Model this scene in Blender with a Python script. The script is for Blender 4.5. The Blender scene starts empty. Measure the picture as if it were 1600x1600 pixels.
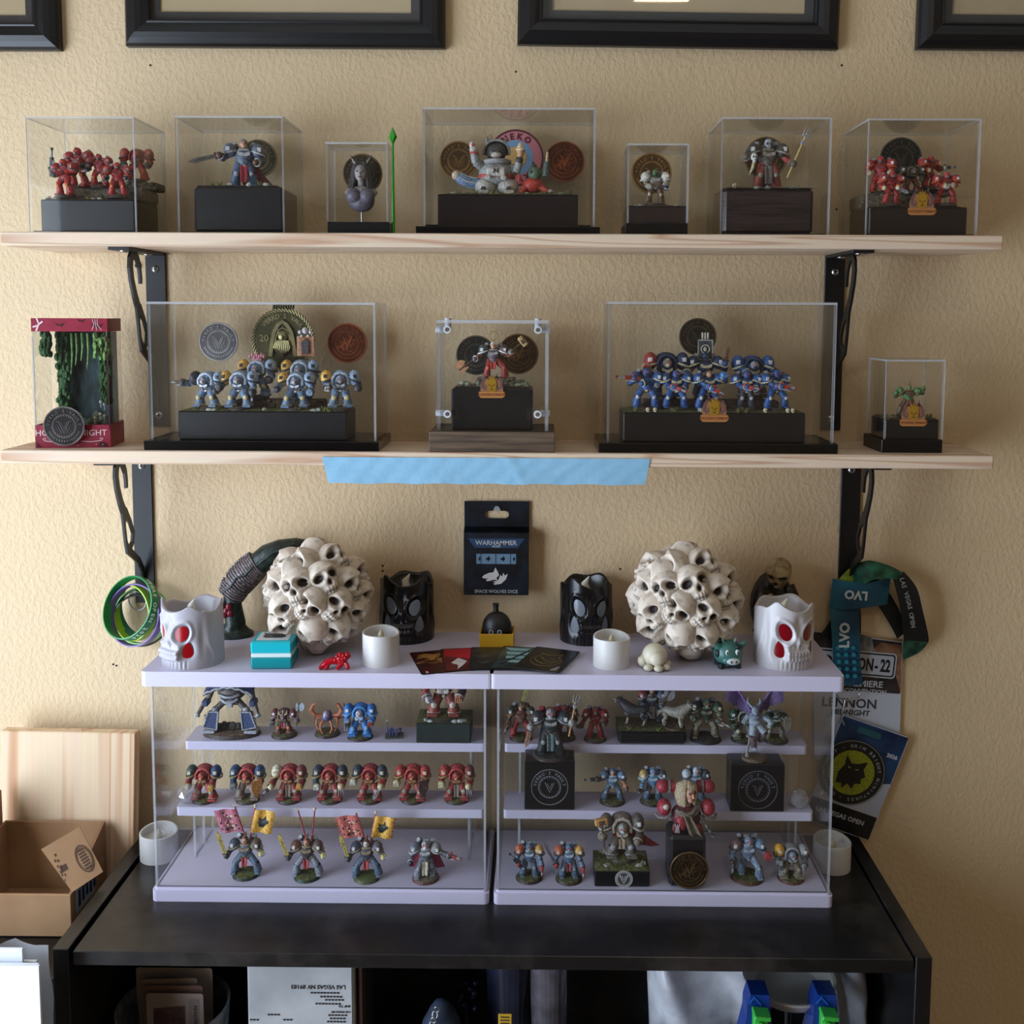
import bpy, bmesh, math, random
from mathutils import Vector, Matrix, Euler
scene = bpy.context.scene
col = scene.collection
rnd = random.Random(7)
PI = math.pi
# ------------------------------------------------------------------ camera
F_PX = 1620.0                       # focal length in pixels of the 1600 px frame
PPX, PPY = 831.0, 635.0             # principal point (the photo is a crop)
CAM = Vector((0.0, -1.41, 1.62))
PITCH, YAW, ROLL = math.radians(-5.0), math.radians(0.5), math.radians(0.26)
CAMROT = (Matrix.Rotation(YAW, 4, 'Z') @ Matrix.Rotation(PI / 2 + PITCH, 4, 'X') @ Matrix.Rotation(ROLL, 4, 'Z')).to_3x3()
cam_data = bpy.data.cameras.new('camera')
cam_data.sensor_width = 36.0
cam_data.lens = 36.0 * F_PX / 1600.0
cam_data.shift_x = (800.0 - PPX) / 1600.0
cam_data.shift_y = (PPY - 800.0) / 1600.0
cam_data.clip_start = 0.02
cam = bpy.data.objects.new('camera', cam_data)
col.objects.link(cam)
cam.matrix_world = Matrix.Translation(CAM) @ CAMROT.to_4x4()
scene.camera = cam
def ray(u, v):
	return CAMROT @ Vector(((u - PPX) / F_PX, -(v - PPY) / F_PX, -1.0))
def PY(u, v, Y):
	"""point of the room seen at photo pixel (u, v) on the vertical plane y = Y"""
	d = ray(u, v)
	return CAM + d * ((Y - CAM.y) / d.y)
def PZ(u, v, Z):
	"""point seen at (u, v) on the horizontal plane z = Z"""
	d = ray(u, v)
	return CAM + d * ((Z - CAM.z) / d.z)
def proj(p):
	q = CAMROT.transposed() @ (Vector(p) - CAM)
	return (PPX + F_PX * q.x / -q.z, PPY - F_PX * q.y / -q.z)
def mpp(Y):
	return (Y - CAM.y) / F_PX       # metres per photo pixel at depth Y
# ------------------------------------------------------------------ light
def lin(c):
	return tuple(((x / 255.0) / 12.92 if x / 255.0 <= 0.04045 else ((x / 255.0 + 0.055) / 1.055) ** 2.4) for x in c)
world = bpy.data.worlds.new('room_world')
scene.world = world
world.use_nodes = True
world.node_tree.nodes['Background'].inputs[0].default_value = (0.62, 0.74, 1.0, 1)
world.node_tree.nodes['Background'].inputs[1].default_value = 0.6
WIN = dict(x=-1.30, y0=-1.62, y1=-0.28, z0=0.06, z1=1.98)      # daylight window in the left wall
def area_light(name, loc, rot, sx, sy, power, colr):
	l = bpy.data.lights.new(name, 'AREA')
	l.shape = 'RECTANGLE'
	l.size, l.size_y = sx, sy
	l.energy = power
	l.color = colr
	o = bpy.data.objects.new(name, l)
	col.objects.link(o)
	o.location = loc
	o.rotation_euler = rot
	return o
area_light('window_daylight', (WIN['x'] - 0.06, (WIN['y0'] + WIN['y1']) / 2, (WIN['z0'] + WIN['z1']) / 2),
		 (0, -PI / 2, 0), WIN['z1'] - WIN['z0'], WIN['y1'] - WIN['y0'], 71, (0.70, 0.82, 0.98))
area_light('added_warm_fill_light', (0.35, -1.7, 2.55), (0, 0, 0), 0.16, 0.16, 2.2, (1.0, 0.70, 0.42))  # warm fill light, added overhead out of view
scene.view_settings.view_transform = 'Standard'
scene.view_settings.look = 'None'
scene.view_settings.gamma = 1.0
scene.view_settings.use_curve_mapping = False
scene.view_settings.exposure = 0.0
scene.cycles.max_bounces = 7
scene.cycles.diffuse_bounces = 3
scene.cycles.adaptive_threshold = 0.03
scene.cycles.transparent_max_bounces = 48
scene.cycles.caustics_reflective = False
scene.cycles.caustics_refractive = False
scene.cycles.sample_clamp_indirect = 4.0
# ------------------------------------------------------------------ materials
MATS = {}
def new_mat(key):
	m = bpy.data.materials.new(key)
	m.use_nodes = True
	nt = m.node_tree
	return m, nt, nt.nodes['Principled BSDF']
def plain(name, rgb, rough=0.5, metal=0.0, spec=0.5, coat=0.0, sss=0.0):
	k = ('plain', name, rgb, rough, metal, spec, coat, sss)
	if k in MATS:
		return MATS[k]
	m, nt, b = new_mat(name)
	b.inputs['Base Color'].default_value = (*lin(rgb), 1)
	b.inputs['Roughness'].default_value = rough
	b.inputs['Metallic'].default_value = metal
	b.inputs['Specular IOR Level'].default_value = spec
	b.inputs['Coat Weight'].default_value = coat
	MATS[k] = m
	return m
def node(nt, kind, **kw):
	n = nt.nodes.new(kind)
	for k, v in kw.items():
		if k in n.inputs:
			n.inputs[k].default_value = v
		else:
			setattr(n, k, v)
	return n
def mottled(name, rgb, rgb2, scale=40, rough=0.6, metal=0.0, bump=0.0, bscale=None, lo=0.35, hi=0.65, detail=4, stretch=None, bdist=0.001, spec=0.5):
	"""two colours mixed by noise, with optional bump"""
	k = ('mot', name, rgb, rgb2, scale, rough, metal, bump, bscale, lo, hi, stretch)
	if k in MATS:
		return MATS[k]
	m, nt, b = new_mat(name)
	tc = node(nt, 'ShaderNodeTexCoord')
	src = tc.outputs['Object']
	if stretch:
		mp = node(nt, 'ShaderNodeMapping')
		mp.inputs['Scale'].default_value = stretch
		nt.links.new(src, mp.inputs['Vector'])
		src = mp.outputs['Vector']
	nz = node(nt, 'ShaderNodeTexNoise', Scale=scale, Detail=detail)
	nt.links.new(src, nz.inputs['Vector'])
	rp = node(nt, 'ShaderNodeValToRGB')
	rp.color_ramp.elements[0].position = lo
	rp.color_ramp.elements[1].position = hi
	rp.color_ramp.elements[0].color = (*lin(rgb), 1)
	rp.color_ramp.elements[1].color = (*lin(rgb2), 1)
	nt.links.new(nz.outputs['Fac'], rp.inputs['Fac'])
	nt.links.new(rp.outputs['Color'], b.inputs['Base Color'])
	b.inputs['Roughness'].default_value = rough
	b.inputs['Metallic'].default_value = metal
	b.inputs['Specular IOR Level'].default_value = spec
	if bump:
		n2 = node(nt, 'ShaderNodeTexNoise', Scale=bscale or scale * 2, Detail=3)
		nt.links.new(src, n2.inputs['Vector'])
		bp = node(nt, 'ShaderNodeBump', Strength=bump, Distance=bdist)
		nt.links.new(n2.outputs['Fac'], bp.inputs['Height'])
		nt.links.new(bp.outputs['Normal'], b.inputs['Normal'])
	MATS[k] = m
	return m
def paint(rgb, metal=0.0, rough=0.5):
	"""hand-brushed miniature paint: base colour, dark wash and pale brush strokes in small irregular marks"""
	k = ('paint', rgb, metal, rough)
	if k in MATS:
		return MATS[k]
	m, nt, b = new_mat('miniature_paint')
	tc = node(nt, 'ShaderNodeTexCoord')
	n1 = node(nt, 'ShaderNodeTexNoise', Scale=520, Detail=3)
	nt.links.new(tc.outputs['Object'], n1.inputs['Vector'])
	rp = node(nt, 'ShaderNodeValToRGB')
	e = rp.color_ramp.elements
	c = lin(rgb)
	e[0].position = 0.33
	e[0].color = (c[0] * 0.5, c[1] * 0.5, c[2] * 0.52, 1)
	e[1].position = 0.72
	e[1].color = (min(1, c[0] * 1.35 + 0.05), min(1, c[1] * 1.35 + 0.05), min(1, c[2] * 1.35 + 0.05), 1)
	mid = rp.color_ramp.elements.new(0.47)
	mid.color = (*c, 1)
	nt.links.new(n1.outputs['Fac'], rp.inputs['Fac'])
	nt.links.new(rp.outputs['Color'], b.inputs['Base Color'])
	b.inputs['Roughness'].default_value = rough
	b.inputs['Metallic'].default_value = metal
	MATS[k] = m
	return m
def acrylic(name, tint=(0.985, 0.99, 0.99), refl=0.022, haze=0.003, rough=0.02):
	k = ('acr', name, tint, refl, haze)
	if k in MATS:
		return MATS[k]
	m = bpy.data.materials.new(name)
	m.use_nodes = True
	nt = m.node_tree
	nt.nodes.clear()
	out = node(nt, 'ShaderNodeOutputMaterial')
	tr = node(nt, 'ShaderNodeBsdfTransparent')
	tr.inputs['Color'].default_value = (*tint, 1)
	gl = node(nt, 'ShaderNodeBsdfGlossy')
	gl.inputs['Roughness'].default_value = rough
	df = node(nt, 'ShaderNodeBsdfDiffuse')
	df.inputs['Color'].default_value = (0.85, 0.87, 0.92, 1)
	geo = node(nt, 'ShaderNodeNewGeometry')
	dot = node(nt, 'ShaderNodeVectorMath', operation='DOT_PRODUCT')
	nt.links.new(geo.outputs['Incoming'], dot.inputs[0])
	nt.links.new(geo.outputs['Normal'], dot.inputs[1])
	ab = node(nt, 'ShaderNodeMath', operation='ABSOLUTE')
	nt.links.new(dot.outputs['Value'], ab.inputs[0])
	inv = node(nt, 'ShaderNodeMath', operation='SUBTRACT')
	inv.inputs[0].default_value = 1.0
	nt.links.new(ab.outputs[0], inv.inputs[1])
	pw = node(nt, 'ShaderNodeMath', operation='POWER')
	nt.links.new(inv.outputs[0], pw.inputs[0])
	pw.inputs[1].default_value = 5.0
	ma = node(nt, 'ShaderNodeMath', operation='MULTIPLY_ADD')
	nt.links.new(pw.outputs[0], ma.inputs[0])
	ma.inputs[1].default_value = 0.9
	ma.inputs[2].default_value = refl
	m1 = node(nt, 'ShaderNodeMixShader')
	m1.inputs[0].default_value = haze
	nt.links.new(tr.outputs[0], m1.inputs[1])
	nt.links.new(df.outputs[0], m1.inputs[2])
	m2 = node(nt, 'ShaderNodeMixShader')
	nt.links.new(ma.outputs[0], m2.inputs[0])
	nt.links.new(m1.outputs[0], m2.inputs[1])
	nt.links.new(gl.outputs[0], m2.inputs[2])
	nt.links.new(m2.outputs[0], out.inputs['Surface'])
	MATS[k] = m
	return m
# ------------------------------------------------------------------ mesh builder
def rotz(a):
	return Matrix.Rotation(a, 4, 'Z')
def T(x, y, z):
	return Matrix.Translation((x, y, z))
def frame_to(p0, p1):
	"""matrix with local z running from p0 to p1"""
	p0, p1 = Vector(p0), Vector(p1)
	d = p1 - p0
	q = d.to_track_quat('Z', 'Y') if d.length > 1e-9 else Matrix.Identity(3).to_quaternion()
	return Matrix.Translation(p0) @ q.to_matrix().to_4x4(), d.length
class MB:
	def __init__(s, scale=1.0):
		s.v, s.f, s.mi, s.sm, s.k = [], [], [], [], scale
	def add(s, vs, fs, M=None, mi=0, smooth=False):
		o = len(s.v)
		for p in vs:
			p = Vector(p)
			if M is not None:
				p = M @ p
			s.v.append(p * s.k)
		for f in fs:
			s.f.append([i + o for i in f])
			s.mi.append(mi)
			s.sm.append(smooth)
		return s
	def box(s, c, size, ch=0.0, M=None, mi=0):
		hx, hy, hz = size[0] / 2, size[1] / 2, size[2] / 2
		M0 = Matrix.Translation(c)
		M = M0 if M is None else M @ M0
		if ch <= 0:
			vs = [(x, y, z) for x in (-hx, hx) for y in (-hy, hy) for z in (-hz, hz)]
			fs = [(0, 1, 3, 2), (4, 6, 7, 5), (0, 4, 5, 1), (2, 3, 7, 6), (0, 2, 6, 4), (1, 5, 7, 3)]
			return s.add(vs, fs, M, mi)
		ch = min(ch, hx * .9, hy * .9, hz * .9)
		vs, idx = [], {}
		for a in (-1, 1):
			for b in (-1, 1):
				for c2 in (-1, 1):
					for ax in range(3):
						p = [a * (hx - ch), b * (hy - ch), c2 * (hz - ch)]
						p[ax] = (a * hx, b * hy, c2 * hz)[ax]
						idx[(a, b, c2, ax)] = len(vs)
						vs.append(p)
		fs = []
		for sg in (-1, 1):
			f = [idx[(sg, b, c2, 0)] for b, c2 in ((-1, -1), (1, -1), (1, 1), (-1, 1))]
			fs.append(f if sg > 0 else f[::-1])
			f = [idx[(a, sg, c2, 1)] for a, c2 in ((-1, -1), (-1, 1), (1, 1), (1, -1))]
			fs.append(f if sg > 0 else f[::-1])
			f = [idx[(a, b, sg, 2)] for a, b in ((-1, -1), (1, -1), (1, 1), (-1, 1))]
			fs.append(f if sg > 0 else f[::-1])
		for a in (-1, 1):
			for b in (-1, 1):
				f = [idx[(a, b, -1, 0)], idx[(a, b, -1, 1)], idx[(a, b, 1, 1)], idx[(a, b, 1, 0)]]
				fs.append(f if a * b > 0 else f[::-1])
				f = [idx[(a, -1, b, 0)], idx[(a, 1, b, 0)], idx[(a, 1, b, 2)], idx[(a, -1, b, 2)]]
				fs.append(f if a * b > 0 else f[::-1])
				f = [idx[(-1, a, b, 1)], idx[(-1, a, b, 2)], idx[(1, a, b, 2)], idx[(1, a, b, 1)]]
				fs.append(f if a * b > 0 else f[::-1])
				for c2 in (-1, 1):
					f = [idx[(a, b, c2, 0)], idx[(a, b, c2, 1)], idx[(a, b, c2, 2)]]
					fs.append(f if a * b * c2 > 0 else f[::-1])
		return s.add(vs, fs, M, mi)
	def cyl(s, p0, p1, r0, r1=None, n=10, caps=True, M=None, mi=0, smooth=True):
		r1 = r0 if r1 is None else r1
		F, L = frame_to(p0, p1)
		if M is not None:
			F = M @ F
		ring = [(math.cos(2 * PI * i / n), math.sin(2 * PI * i / n)) for i in range(n)]
		vs = [(r0 * c, r0 * t, 0) for c, t in ring] + [(r1 * c, r1 * t, L) for c, t in ring]
		s.add(vs, [(i, (i + 1) % n, n + (i + 1) % n, n + i) for i in range(n)], F, mi, smooth)
		if caps:
			if r0 > 1e-6:
				s.add([(r0 * c, r0 * t, 0) for c, t in ring], [tuple(range(n))[::-1]], F, mi)
			if r1 > 1e-6:
				s.add([(r1 * c, r1 * t, L) for c, t in ring], [tuple(range(n))], F, mi)
		return s
	def ell(s, c, r, nu=12, nv=8, M=None, mi=0, fn=None, smooth=True):
		if not hasattr(r, '__len__'):
			r = (r, r, r)
		M0 = Matrix.Translation(c)
		M = M0 if M is None else M @ M0
		vs = [(0, 0, -r[2])]
		for j in range(1, nv):
			t = -PI / 2 + PI * j / nv
			for i in range(nu):
				a = 2 * PI * i / nu
				vs.append((r[0] * math.cos(t) * math.cos(a), r[1] * math.cos(t) * math.sin(a), r[2] * math.sin(t)))
		vs.append((0, 0, r[2]))
		if fn:
			vs = [fn(Vector(p)) for p in vs]
		fs = []
		for i in range(nu):
			fs.append((0, 1 + (i + 1) % nu, 1 + i))
			for j in range(nv - 2):
				a, b = 1 + j * nu + i, 1 + j * nu + (i + 1) % nu
				fs.append((a, b, b + nu, a + nu))
			o = 1 + (nv - 2) * nu
			fs.append((o + i, o + (i + 1) % nu, len(vs) - 1))
		return s.add(vs, fs, M, mi, smooth)
	def lathe(s, prof, n=24, M=None, mi=0, smooth=True, cap0=True, cap1=True, rn=None):
		"""prof: list of (r, z); every ring is duplicated where the profile turns sharply"""
		ring = [(math.cos(2 * PI * i / n), math.sin(2 * PI * i / n)) for i in range(n)]
		for k in range(len(prof) - 1):
			(ra, za), (rb, zb) = prof[k], prof[k + 1]
			vs = [(ra * c, ra * t, za) for c, t in ring] + [(rb * c, rb * t, zb) for c, t in ring]
			s.add(vs, [(i, (i + 1) % n, n + (i + 1) % n, n + i) for i in range(n)], M, mi, smooth)
		if cap0 and prof[0][0] > 1e-6:
			s.add([(prof[0][0] * c, prof[0][0] * t, prof[0][1]) for c, t in ring], [tuple(range(n))[::-1]], M, mi)
		if cap1 and prof[-1][0] > 1e-6:
			s.add([(prof[-1][0] * c, prof[-1][0] * t, prof[-1][1]) for c, t in ring], [tuple(range(n))], M, mi)
		return s
	def prism(s, poly, h0, h1, M=None, mi=0, ms=None):
		"""polygon in local xy extruded from z=h0 to z=h1; ms = material of the rim"""
		n = len(poly)
		ar = sum(poly[i][0] * poly[(i + 1) % n][1] - poly[(i + 1) % n][0] * poly[i][1] for i in range(n))
		if ar < 0:
			poly = poly[::-1]
		lo = [(x, y, h0) for x, y in poly]
		hi = [(x, y, h1) for x, y in poly]
		s.add(lo, [tuple(range(n))[::-1]], M, mi)
		s.add(hi, [tuple(range(n))], M, mi)
		s.add(lo + hi, [(i, (i + 1) % n, n + (i + 1) % n, n + i) for i in range(n)], M, mi if ms is None else ms)
		return s
	def ribbon(s, path, w, h0, h1, M=None, mi=0):
		"""flat strip following a 2-D path, extruded from h0 to h1 along local z"""
		pts = [Vector((p[0], p[1])) for p in path]
		L, R = [], []
		for i, p in enumerate(pts):
			d = (pts[min(i + 1, len(pts) - 1)] - pts[max(i - 1, 0)])
			d = d.normalized() if d.length > 0 else Vector((1, 0))
			nrm = Vector((-d.y, d.x))
			ww = (w[i] if hasattr(w, '__len__') else w) / 2
			L.append(p + nrm * ww)
			R.append(p - nrm * ww)
		n = len(pts)
		vs = [(q.x, q.y, h0) for q in L] + [(q.x, q.y, h0) for q in R] + [(q.x, q.y, h1) for q in L] + [(q.x, q.y, h1) for q in R]
		fs = []
		for i in range(n - 1):
			a, b, c, d = i, i + 1, n + i, n + i + 1
			fs += [(a, b, d, c), (2 * n + a, 2 * n + c, 2 * n + d, 2 * n + b), (a, 2 * n + a, 2 * n + b, b), (c, d, 2 * n + d, 2 * n + c)]
		fs += [(0, n, 3 * n, 2 * n), (n - 1, 3 * n - 1, 4 * n - 1, 2 * n - 1)]
		return s.add(vs, fs, M, mi)
	def tube(s, path, r, n=8, M=None, mi=0, caps=True, smooth=True):
		pts = [Vector(p) for p in path]
		N = len(pts)
		up = Vector((0, 0, 1))
		rings = []
		prev = None
		for i, p in enumerate(pts):
			d = (pts[min(i + 1, N - 1)] - pts[max(i - 1, 0)]).normalized()
			if prev is None:
				a = up if abs(d.dot(up)) < 0.9 else Vector((1, 0, 0))
				x = (a - d * a.dot(d)).normalized()
			else:
				x = (prev - d * prev.dot(d)).normalized()
			prev = x
			y = d.cross(x)
			rr = r[i] if hasattr(r, '__len__') else r
			rings.append([p + (x * math.cos(2 * PI * k / n) + y * math.sin(2 * PI * k / n)) * rr for k in range(n)])
		vs = [q for rg in rings for q in rg]
		fs = [(j * n + i, j * n + (i + 1) % n, (j + 1) * n + (i + 1) % n, (j + 1) * n + i) for j in range(N - 1) for i in range(n)]
		s.add(vs, fs, M, mi, smooth)
		if caps:
			s.add(rings[0], [tuple(range(n))[::-1]], M, mi)
			s.add(rings[-1], [tuple(range(n))], M, mi)
		return s
	def grid(s, fn, nu, nv, M=None, mi=0, smooth=True, wrap=False, flip=False):
		vs = [fn(i / nu, j / nv) for j in range(nv + 1) for i in range(nu + (0 if wrap else 1))]
		w = nu if wrap else nu + 1
		fs = []
		for j in range(nv):
			for i in range(nu):
				a, b = j * w + i, j * w + (i + 1) % w
				f = (a, b, b + w, a + w)
				fs.append(f[::-1] if flip else f)
		return s.add(vs, fs, M, mi, smooth)
	def sheet(s, fn, nu, nv, th, M=None, mi=0, smooth=True):
		"""thin cloth/card sheet with real thickness; fn(u, v) -> (point, normal)"""
		def off(k):
			def g(u, v):
				p, nn = fn(u, v)
				return Vector(p) + Vector(nn) * k
			return g
		s.grid(off(th / 2), nu, nv, M, mi, smooth)
		s.grid(off(-th / 2), nu, nv, M, mi, smooth, flip=True)
		f1, f2 = off(th / 2), off(-th / 2)
		for (a, b, n) in ((0, None, nv), (1, None, nv), (None, 0, nu), (None, 1, nu)):
			A = [f1(a if a is not None else i / n, b if b is not None else i / n) for i in range(n + 1)]
			B = [f2(a if a is not None else i / n, b if b is not None else i / n) for i in range(n + 1)]
			s.add(A + B, [(i, i + 1, n + 2 + i, n + 1 + i) for i in range(n)], M, mi)
		return s
	def text(s, txt, size, M=None, mi=0, depth=0.0004, bold=0.02, align=True):
		vs, fs, w, h = text_mesh(txt, bold)
		k = size
		ox = -w / 2 if align else 0
		vv = [((x + ox) * k, (y - 0.35) * k, z * depth * 2) for x, y, z in vs]
		return s.add(vv, fs, M, mi)
	def arc_text(s, txt, R, size, start, step, M=None, mi=0, depth=0.0003, inward=False, bold=0.02):
		"""characters laid round a circle of radius R in local xy; start/step in degrees (clockwise from the top)"""
		for i, ch in enumerate(txt):
			if ch == ' ':
				continue
			a = math.radians(90 - (start + step * i))
			rot = a - PI / 2 if not inward else a + PI / 2
			m = Matrix.Translation((R * math.cos(a), R * math.sin(a), 0)) @ rotz(rot)
			s.text(ch, size, m if M is None else M @ m, mi, depth, bold)
		return s
	def build(s, name, mats, parent=None, loc=None, rot=None):
		me = bpy.data.meshes.new(name)
		me.from_pydata([tuple(p) for p in s.v], [], s.f)
		if not isinstance(mats, (list, tuple)):
			mats = [mats]
		for m in mats:
			me.materials.append(m)
		me.polygons.foreach_set('material_index', s.mi)
		me.polygons.foreach_set('use_smooth', s.sm)
		me.update()
		o = bpy.data.objects.new(name, me)
		col.objects.link(o)
		if parent is not None:
			o.parent = parent
		if loc is not None:
			o.location = loc
		if rot is not None:
			o.rotation_euler = rot
		return o
_TXT = {}
def text_mesh(txt, bold):
	k = (txt, bold)
	if k not in _TXT:
		cu = bpy.data.curves.new('lettering_source', 'FONT')
		cu.body = txt
		cu.size = 1.0
		cu.extrude = 0.5
		cu.offset = bold
		cu.resolution_u = 2
		ob = bpy.data.objects.new('lettering_source', cu)
		me = ob.to_mesh()
		vs = [tuple(v.co) for v in me.vertices]
		fs = [tuple(p.vertices) for p in me.polygons]
		ob.to_mesh_clear()
		bpy.data.objects.remove(ob)
		bpy.data.curves.remove(cu)
		x0 = min((p[0] for p in vs), default=0)
		x1 = max((p[0] for p in vs), default=0)
		vs = [(p[0] - x0, p[1], p[2]) for p in vs]
		_TXT[k] = (vs, fs, x1 - x0, 0.7)
	return _TXT[k]
# ------------------------------------------------------------------ things
def tag(o, label=None, cat=None, group=None, kind=None):
	if label:
		o['label'] = label
	if cat:
		o['category'] = cat
	if group:
		o['group'] = group
	if kind:
		o['kind'] = kind
	return o
def thing(name, label, cat, loc=(0, 0, 0), rz=0.0, group=None, rot=None):
	o = bpy.data.objects.new(name, None)
	o.empty_display_size = 0.02
	col.objects.link(o)
	o.location = loc
	o.rotation_euler = rot if rot is not None else (0, 0, rz)
	return tag(o, label, cat, group)
def copy_tree(o, parent=None):
	c = o.copy()
	col.objects.link(c)
	c.parent = parent
	for ch in list(o.children):
		copy_tree(ch, c)
	return c
def struct(o):
	o['kind'] = 'structure'
	return o
# ================================================================== ROOM
def wall_material():
	m, nt, b = new_mat('cream_knockdown_plaster')
	tc = node(nt, 'ShaderNodeTexCoord')
	mp = node(nt, 'ShaderNodeMapping')
	mp.inputs['Rotation'].default_value = (0, math.radians(32), 0)
	mp.inputs['Scale'].default_value = (1.0, 1.0, 0.72)
	nt.links.new(tc.outputs['Object'], mp.inputs['Vector'])
	n1 = node(nt, 'ShaderNodeTexNoise', Scale=165, Detail=3.0, Roughness=0.55, Distortion=0.0)
	n2 = node(nt, 'ShaderNodeTexNoise', Scale=2.2, Detail=3)
	n3 = node(nt, 'ShaderNodeTexNoise', Scale=420, Detail=2)
	for n in (n1, n3):
		nt.links.new(mp.outputs['Vector'], n.inputs['Vector'])
	nt.links.new(tc.outputs['Object'], n2.inputs['Vector'])
	rp = node(nt, 'ShaderNodeValToRGB')
	rp.color_ramp.elements[0].position = 0.42
	rp.color_ramp.elements[1].position = 0.60
	nt.links.new(n1.outputs['Fac'], rp.inputs['Fac'])
	add = node(nt, 'ShaderNodeMath', operation='MULTIPLY_ADD')
	nt.links.new(n3.outputs['Fac'], add.inputs[0])
	add.inputs[1].default_value = 0.12
	nt.links.new(rp.outputs['Color'], add.inputs[2])
	bp = node(nt, 'ShaderNodeBump', Strength=0.33, Distance=0.0013)
	nt.links.new(add.outputs[0], bp.inputs['Height'])
	nt.links.new(bp.outputs['Normal'], b.inputs['Normal'])
	cr = node(nt, 'ShaderNodeValToRGB')
	cr.color_ramp.elements[0].color = (*lin((214, 187, 148)), 1)
	cr.color_ramp.elements[1].color = (*lin((222, 197, 160)), 1)
	nt.links.new(n2.outputs['Fac'], cr.inputs['Fac'])
	nt.links.new(cr.outputs['Color'], b.inputs['Base Color'])
	b.inputs['Roughness'].default_value = 0.62
	b.inputs['Specular IOR Level'].default_value = 0.3
	return m
def pine_material(name, c1, c2, c3, axis='X', sc=1.0, rings=7.0, along=1.2):
	m, nt, b = new_mat(name)
	tc = node(nt, 'ShaderNodeTexCoord')
	mp = node(nt, 'ShaderNodeMapping')
	mp.inputs['Scale'].default_value = (along * sc, 24 * sc, 24 * sc) if axis == 'X' else (24 * sc, 24 * sc, along * sc)
	nt.links.new(tc.outputs['Object'], mp.inputs['Vector'])
	n1 = node(nt, 'ShaderNodeTexNoise', Scale=1.1, Detail=2, Distortion=0.35)
	nt.links.new(mp.outputs['Vector'], n1.inputs['Vector'])
	mul = node(nt, 'ShaderNodeMath', operation='MULTIPLY')
	nt.links.new(n1.outputs['Fac'], mul.inputs[0])
	mul.inputs[1].default_value = rings
	fr = node(nt, 'ShaderNodeMath', operation='FRACT')
	nt.links.new(mul.outputs[0], fr.inputs[0])
	rp = node(nt, 'ShaderNodeValToRGB')
	e = rp.color_ramp.elements
	e[0].position, e[0].color = 0.0, (*lin(c1), 1)
	e[1].position, e[1].color = 1.0, (*lin(c2), 1)
	x = e.new(0.62)
	x.color = (*lin(c1), 1)
	x = e.new(0.86)
	x.color = (*lin(c3), 1)
	nt.links.new(fr.outputs[0], rp.inputs['Fac'])
	n2 = node(nt, 'ShaderNodeTexNoise', Scale=14, Detail=4)
	nt.links.new(mp.outputs['Vector'], n2.inputs['Vector'])
	mx = node(nt, 'ShaderNodeMixRGB', blend_type='MULTIPLY')
	mx.inputs[0].default_value = 0.18
	nt.links.new(rp.outputs['Color'], mx.inputs[1])
	nt.links.new(n2.outputs['Color'], mx.inputs[2])
	nt.links.new(mx.outputs[0], b.inputs['Base Color'])
	b.inputs['Roughness'].default_value = 0.55
	b.inputs['Specular IOR Level'].default_value = 0.3
	bp = node(nt, 'ShaderNodeBump', Strength=0.08, Distance=0.0005)
	nt.links.new(n2.outputs['Fac'], bp.inputs['Height'])
	nt.links.new(bp.outputs['Normal'], b.inputs['Normal'])
	return m
M_WALL = wall_material()
M_CEIL = plain('ceiling_paint', (226, 220, 206), 0.8)
M_FLOOR = mottled('tan_carpet', (120, 102, 84), (146, 126, 104), 60, 0.95, bump=0.3, bscale=300)
M_PINE = pine_material('pale_pine', (232, 208, 182), (226, 198, 170), (200, 160, 130))
M_PINE_V = pine_material('leaning_pine', (235, 206, 172), (226, 192, 152), (206, 158, 118), axis='Z', sc=0.8, rings=5.0, along=.45)
M_BLACK = plain('black_steel', (15, 15, 18), 0.42, 0.0)
M_STEEL = plain('zinc_screw', (190, 192, 196), 0.28, 1.0)
M_PLINTH = mottled('matte_black_plinth', (9, 9, 11), (15, 14, 17), 60, 0.36)
M_PLINTHB = mottled('dark_brown_plinth', (34, 24, 24), (50, 36, 35), 30, 0.28, stretch=(2, 2, 30))
M_GLOSSB = plain('gloss_black_acrylic', (10, 10, 12), 0.16)
M_ACR = acrylic('clear_acrylic')
M_ACRE = acrylic('acrylic_edge', tint=(0.86, 0.88, 0.90), refl=0.10, haze=0.34, rough=0.15)
M_GLASS = acrylic('frame_glass', refl=0.05, haze=0.0)
RX0, RX1, RY0, RZ1 = -1.30, 2.9, -4.4, 2.6
struct(MB().box(((RX0 + RX1) / 2, 0.06, RZ1 / 2), (RX1 - RX0 + 0.24, 0.12, RZ1)).build('wall_back', M_WALL))
struct(MB().box((RX1 + 0.06, RY0 / 2, RZ1 / 2), (0.12, -RY0, RZ1)).build('wall_right', M_WALL))
struct(MB().box(((RX0 + RX1) / 2, RY0 - 0.06, RZ1 / 2), (RX1 - RX0 + 0.24, 0.12, RZ1)).build('wall_front', M_WALL))
struct(MB().box(((RX0 + RX1) / 2, RY0 / 2, -0.05), (RX1 - RX0 + 0.24, -RY0 + 0.24, 0.1)).build('floor', M_FLOOR))
struct(MB().box(((RX0 + RX1) / 2, RY0 / 2, RZ1 + 0.05), (RX1 - RX0 + 0.24, -RY0 + 0.24, 0.1)).build('ceiling', M_CEIL))
wl = MB()
w = WIN
xc = RX0 - 0.06
wl.box((xc, (RY0 + w['y0']) / 2, RZ1 / 2), (0.12, w['y0'] - RY0, RZ1))
wl.box((xc, w['y1'] / 2, RZ1 / 2), (0.12, -w['y1'], RZ1))
wl.box((xc, (w['y0'] + w['y1']) / 2, w['z0'] / 2), (0.12, w['y1'] - w['y0'], w['z0']))
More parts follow.
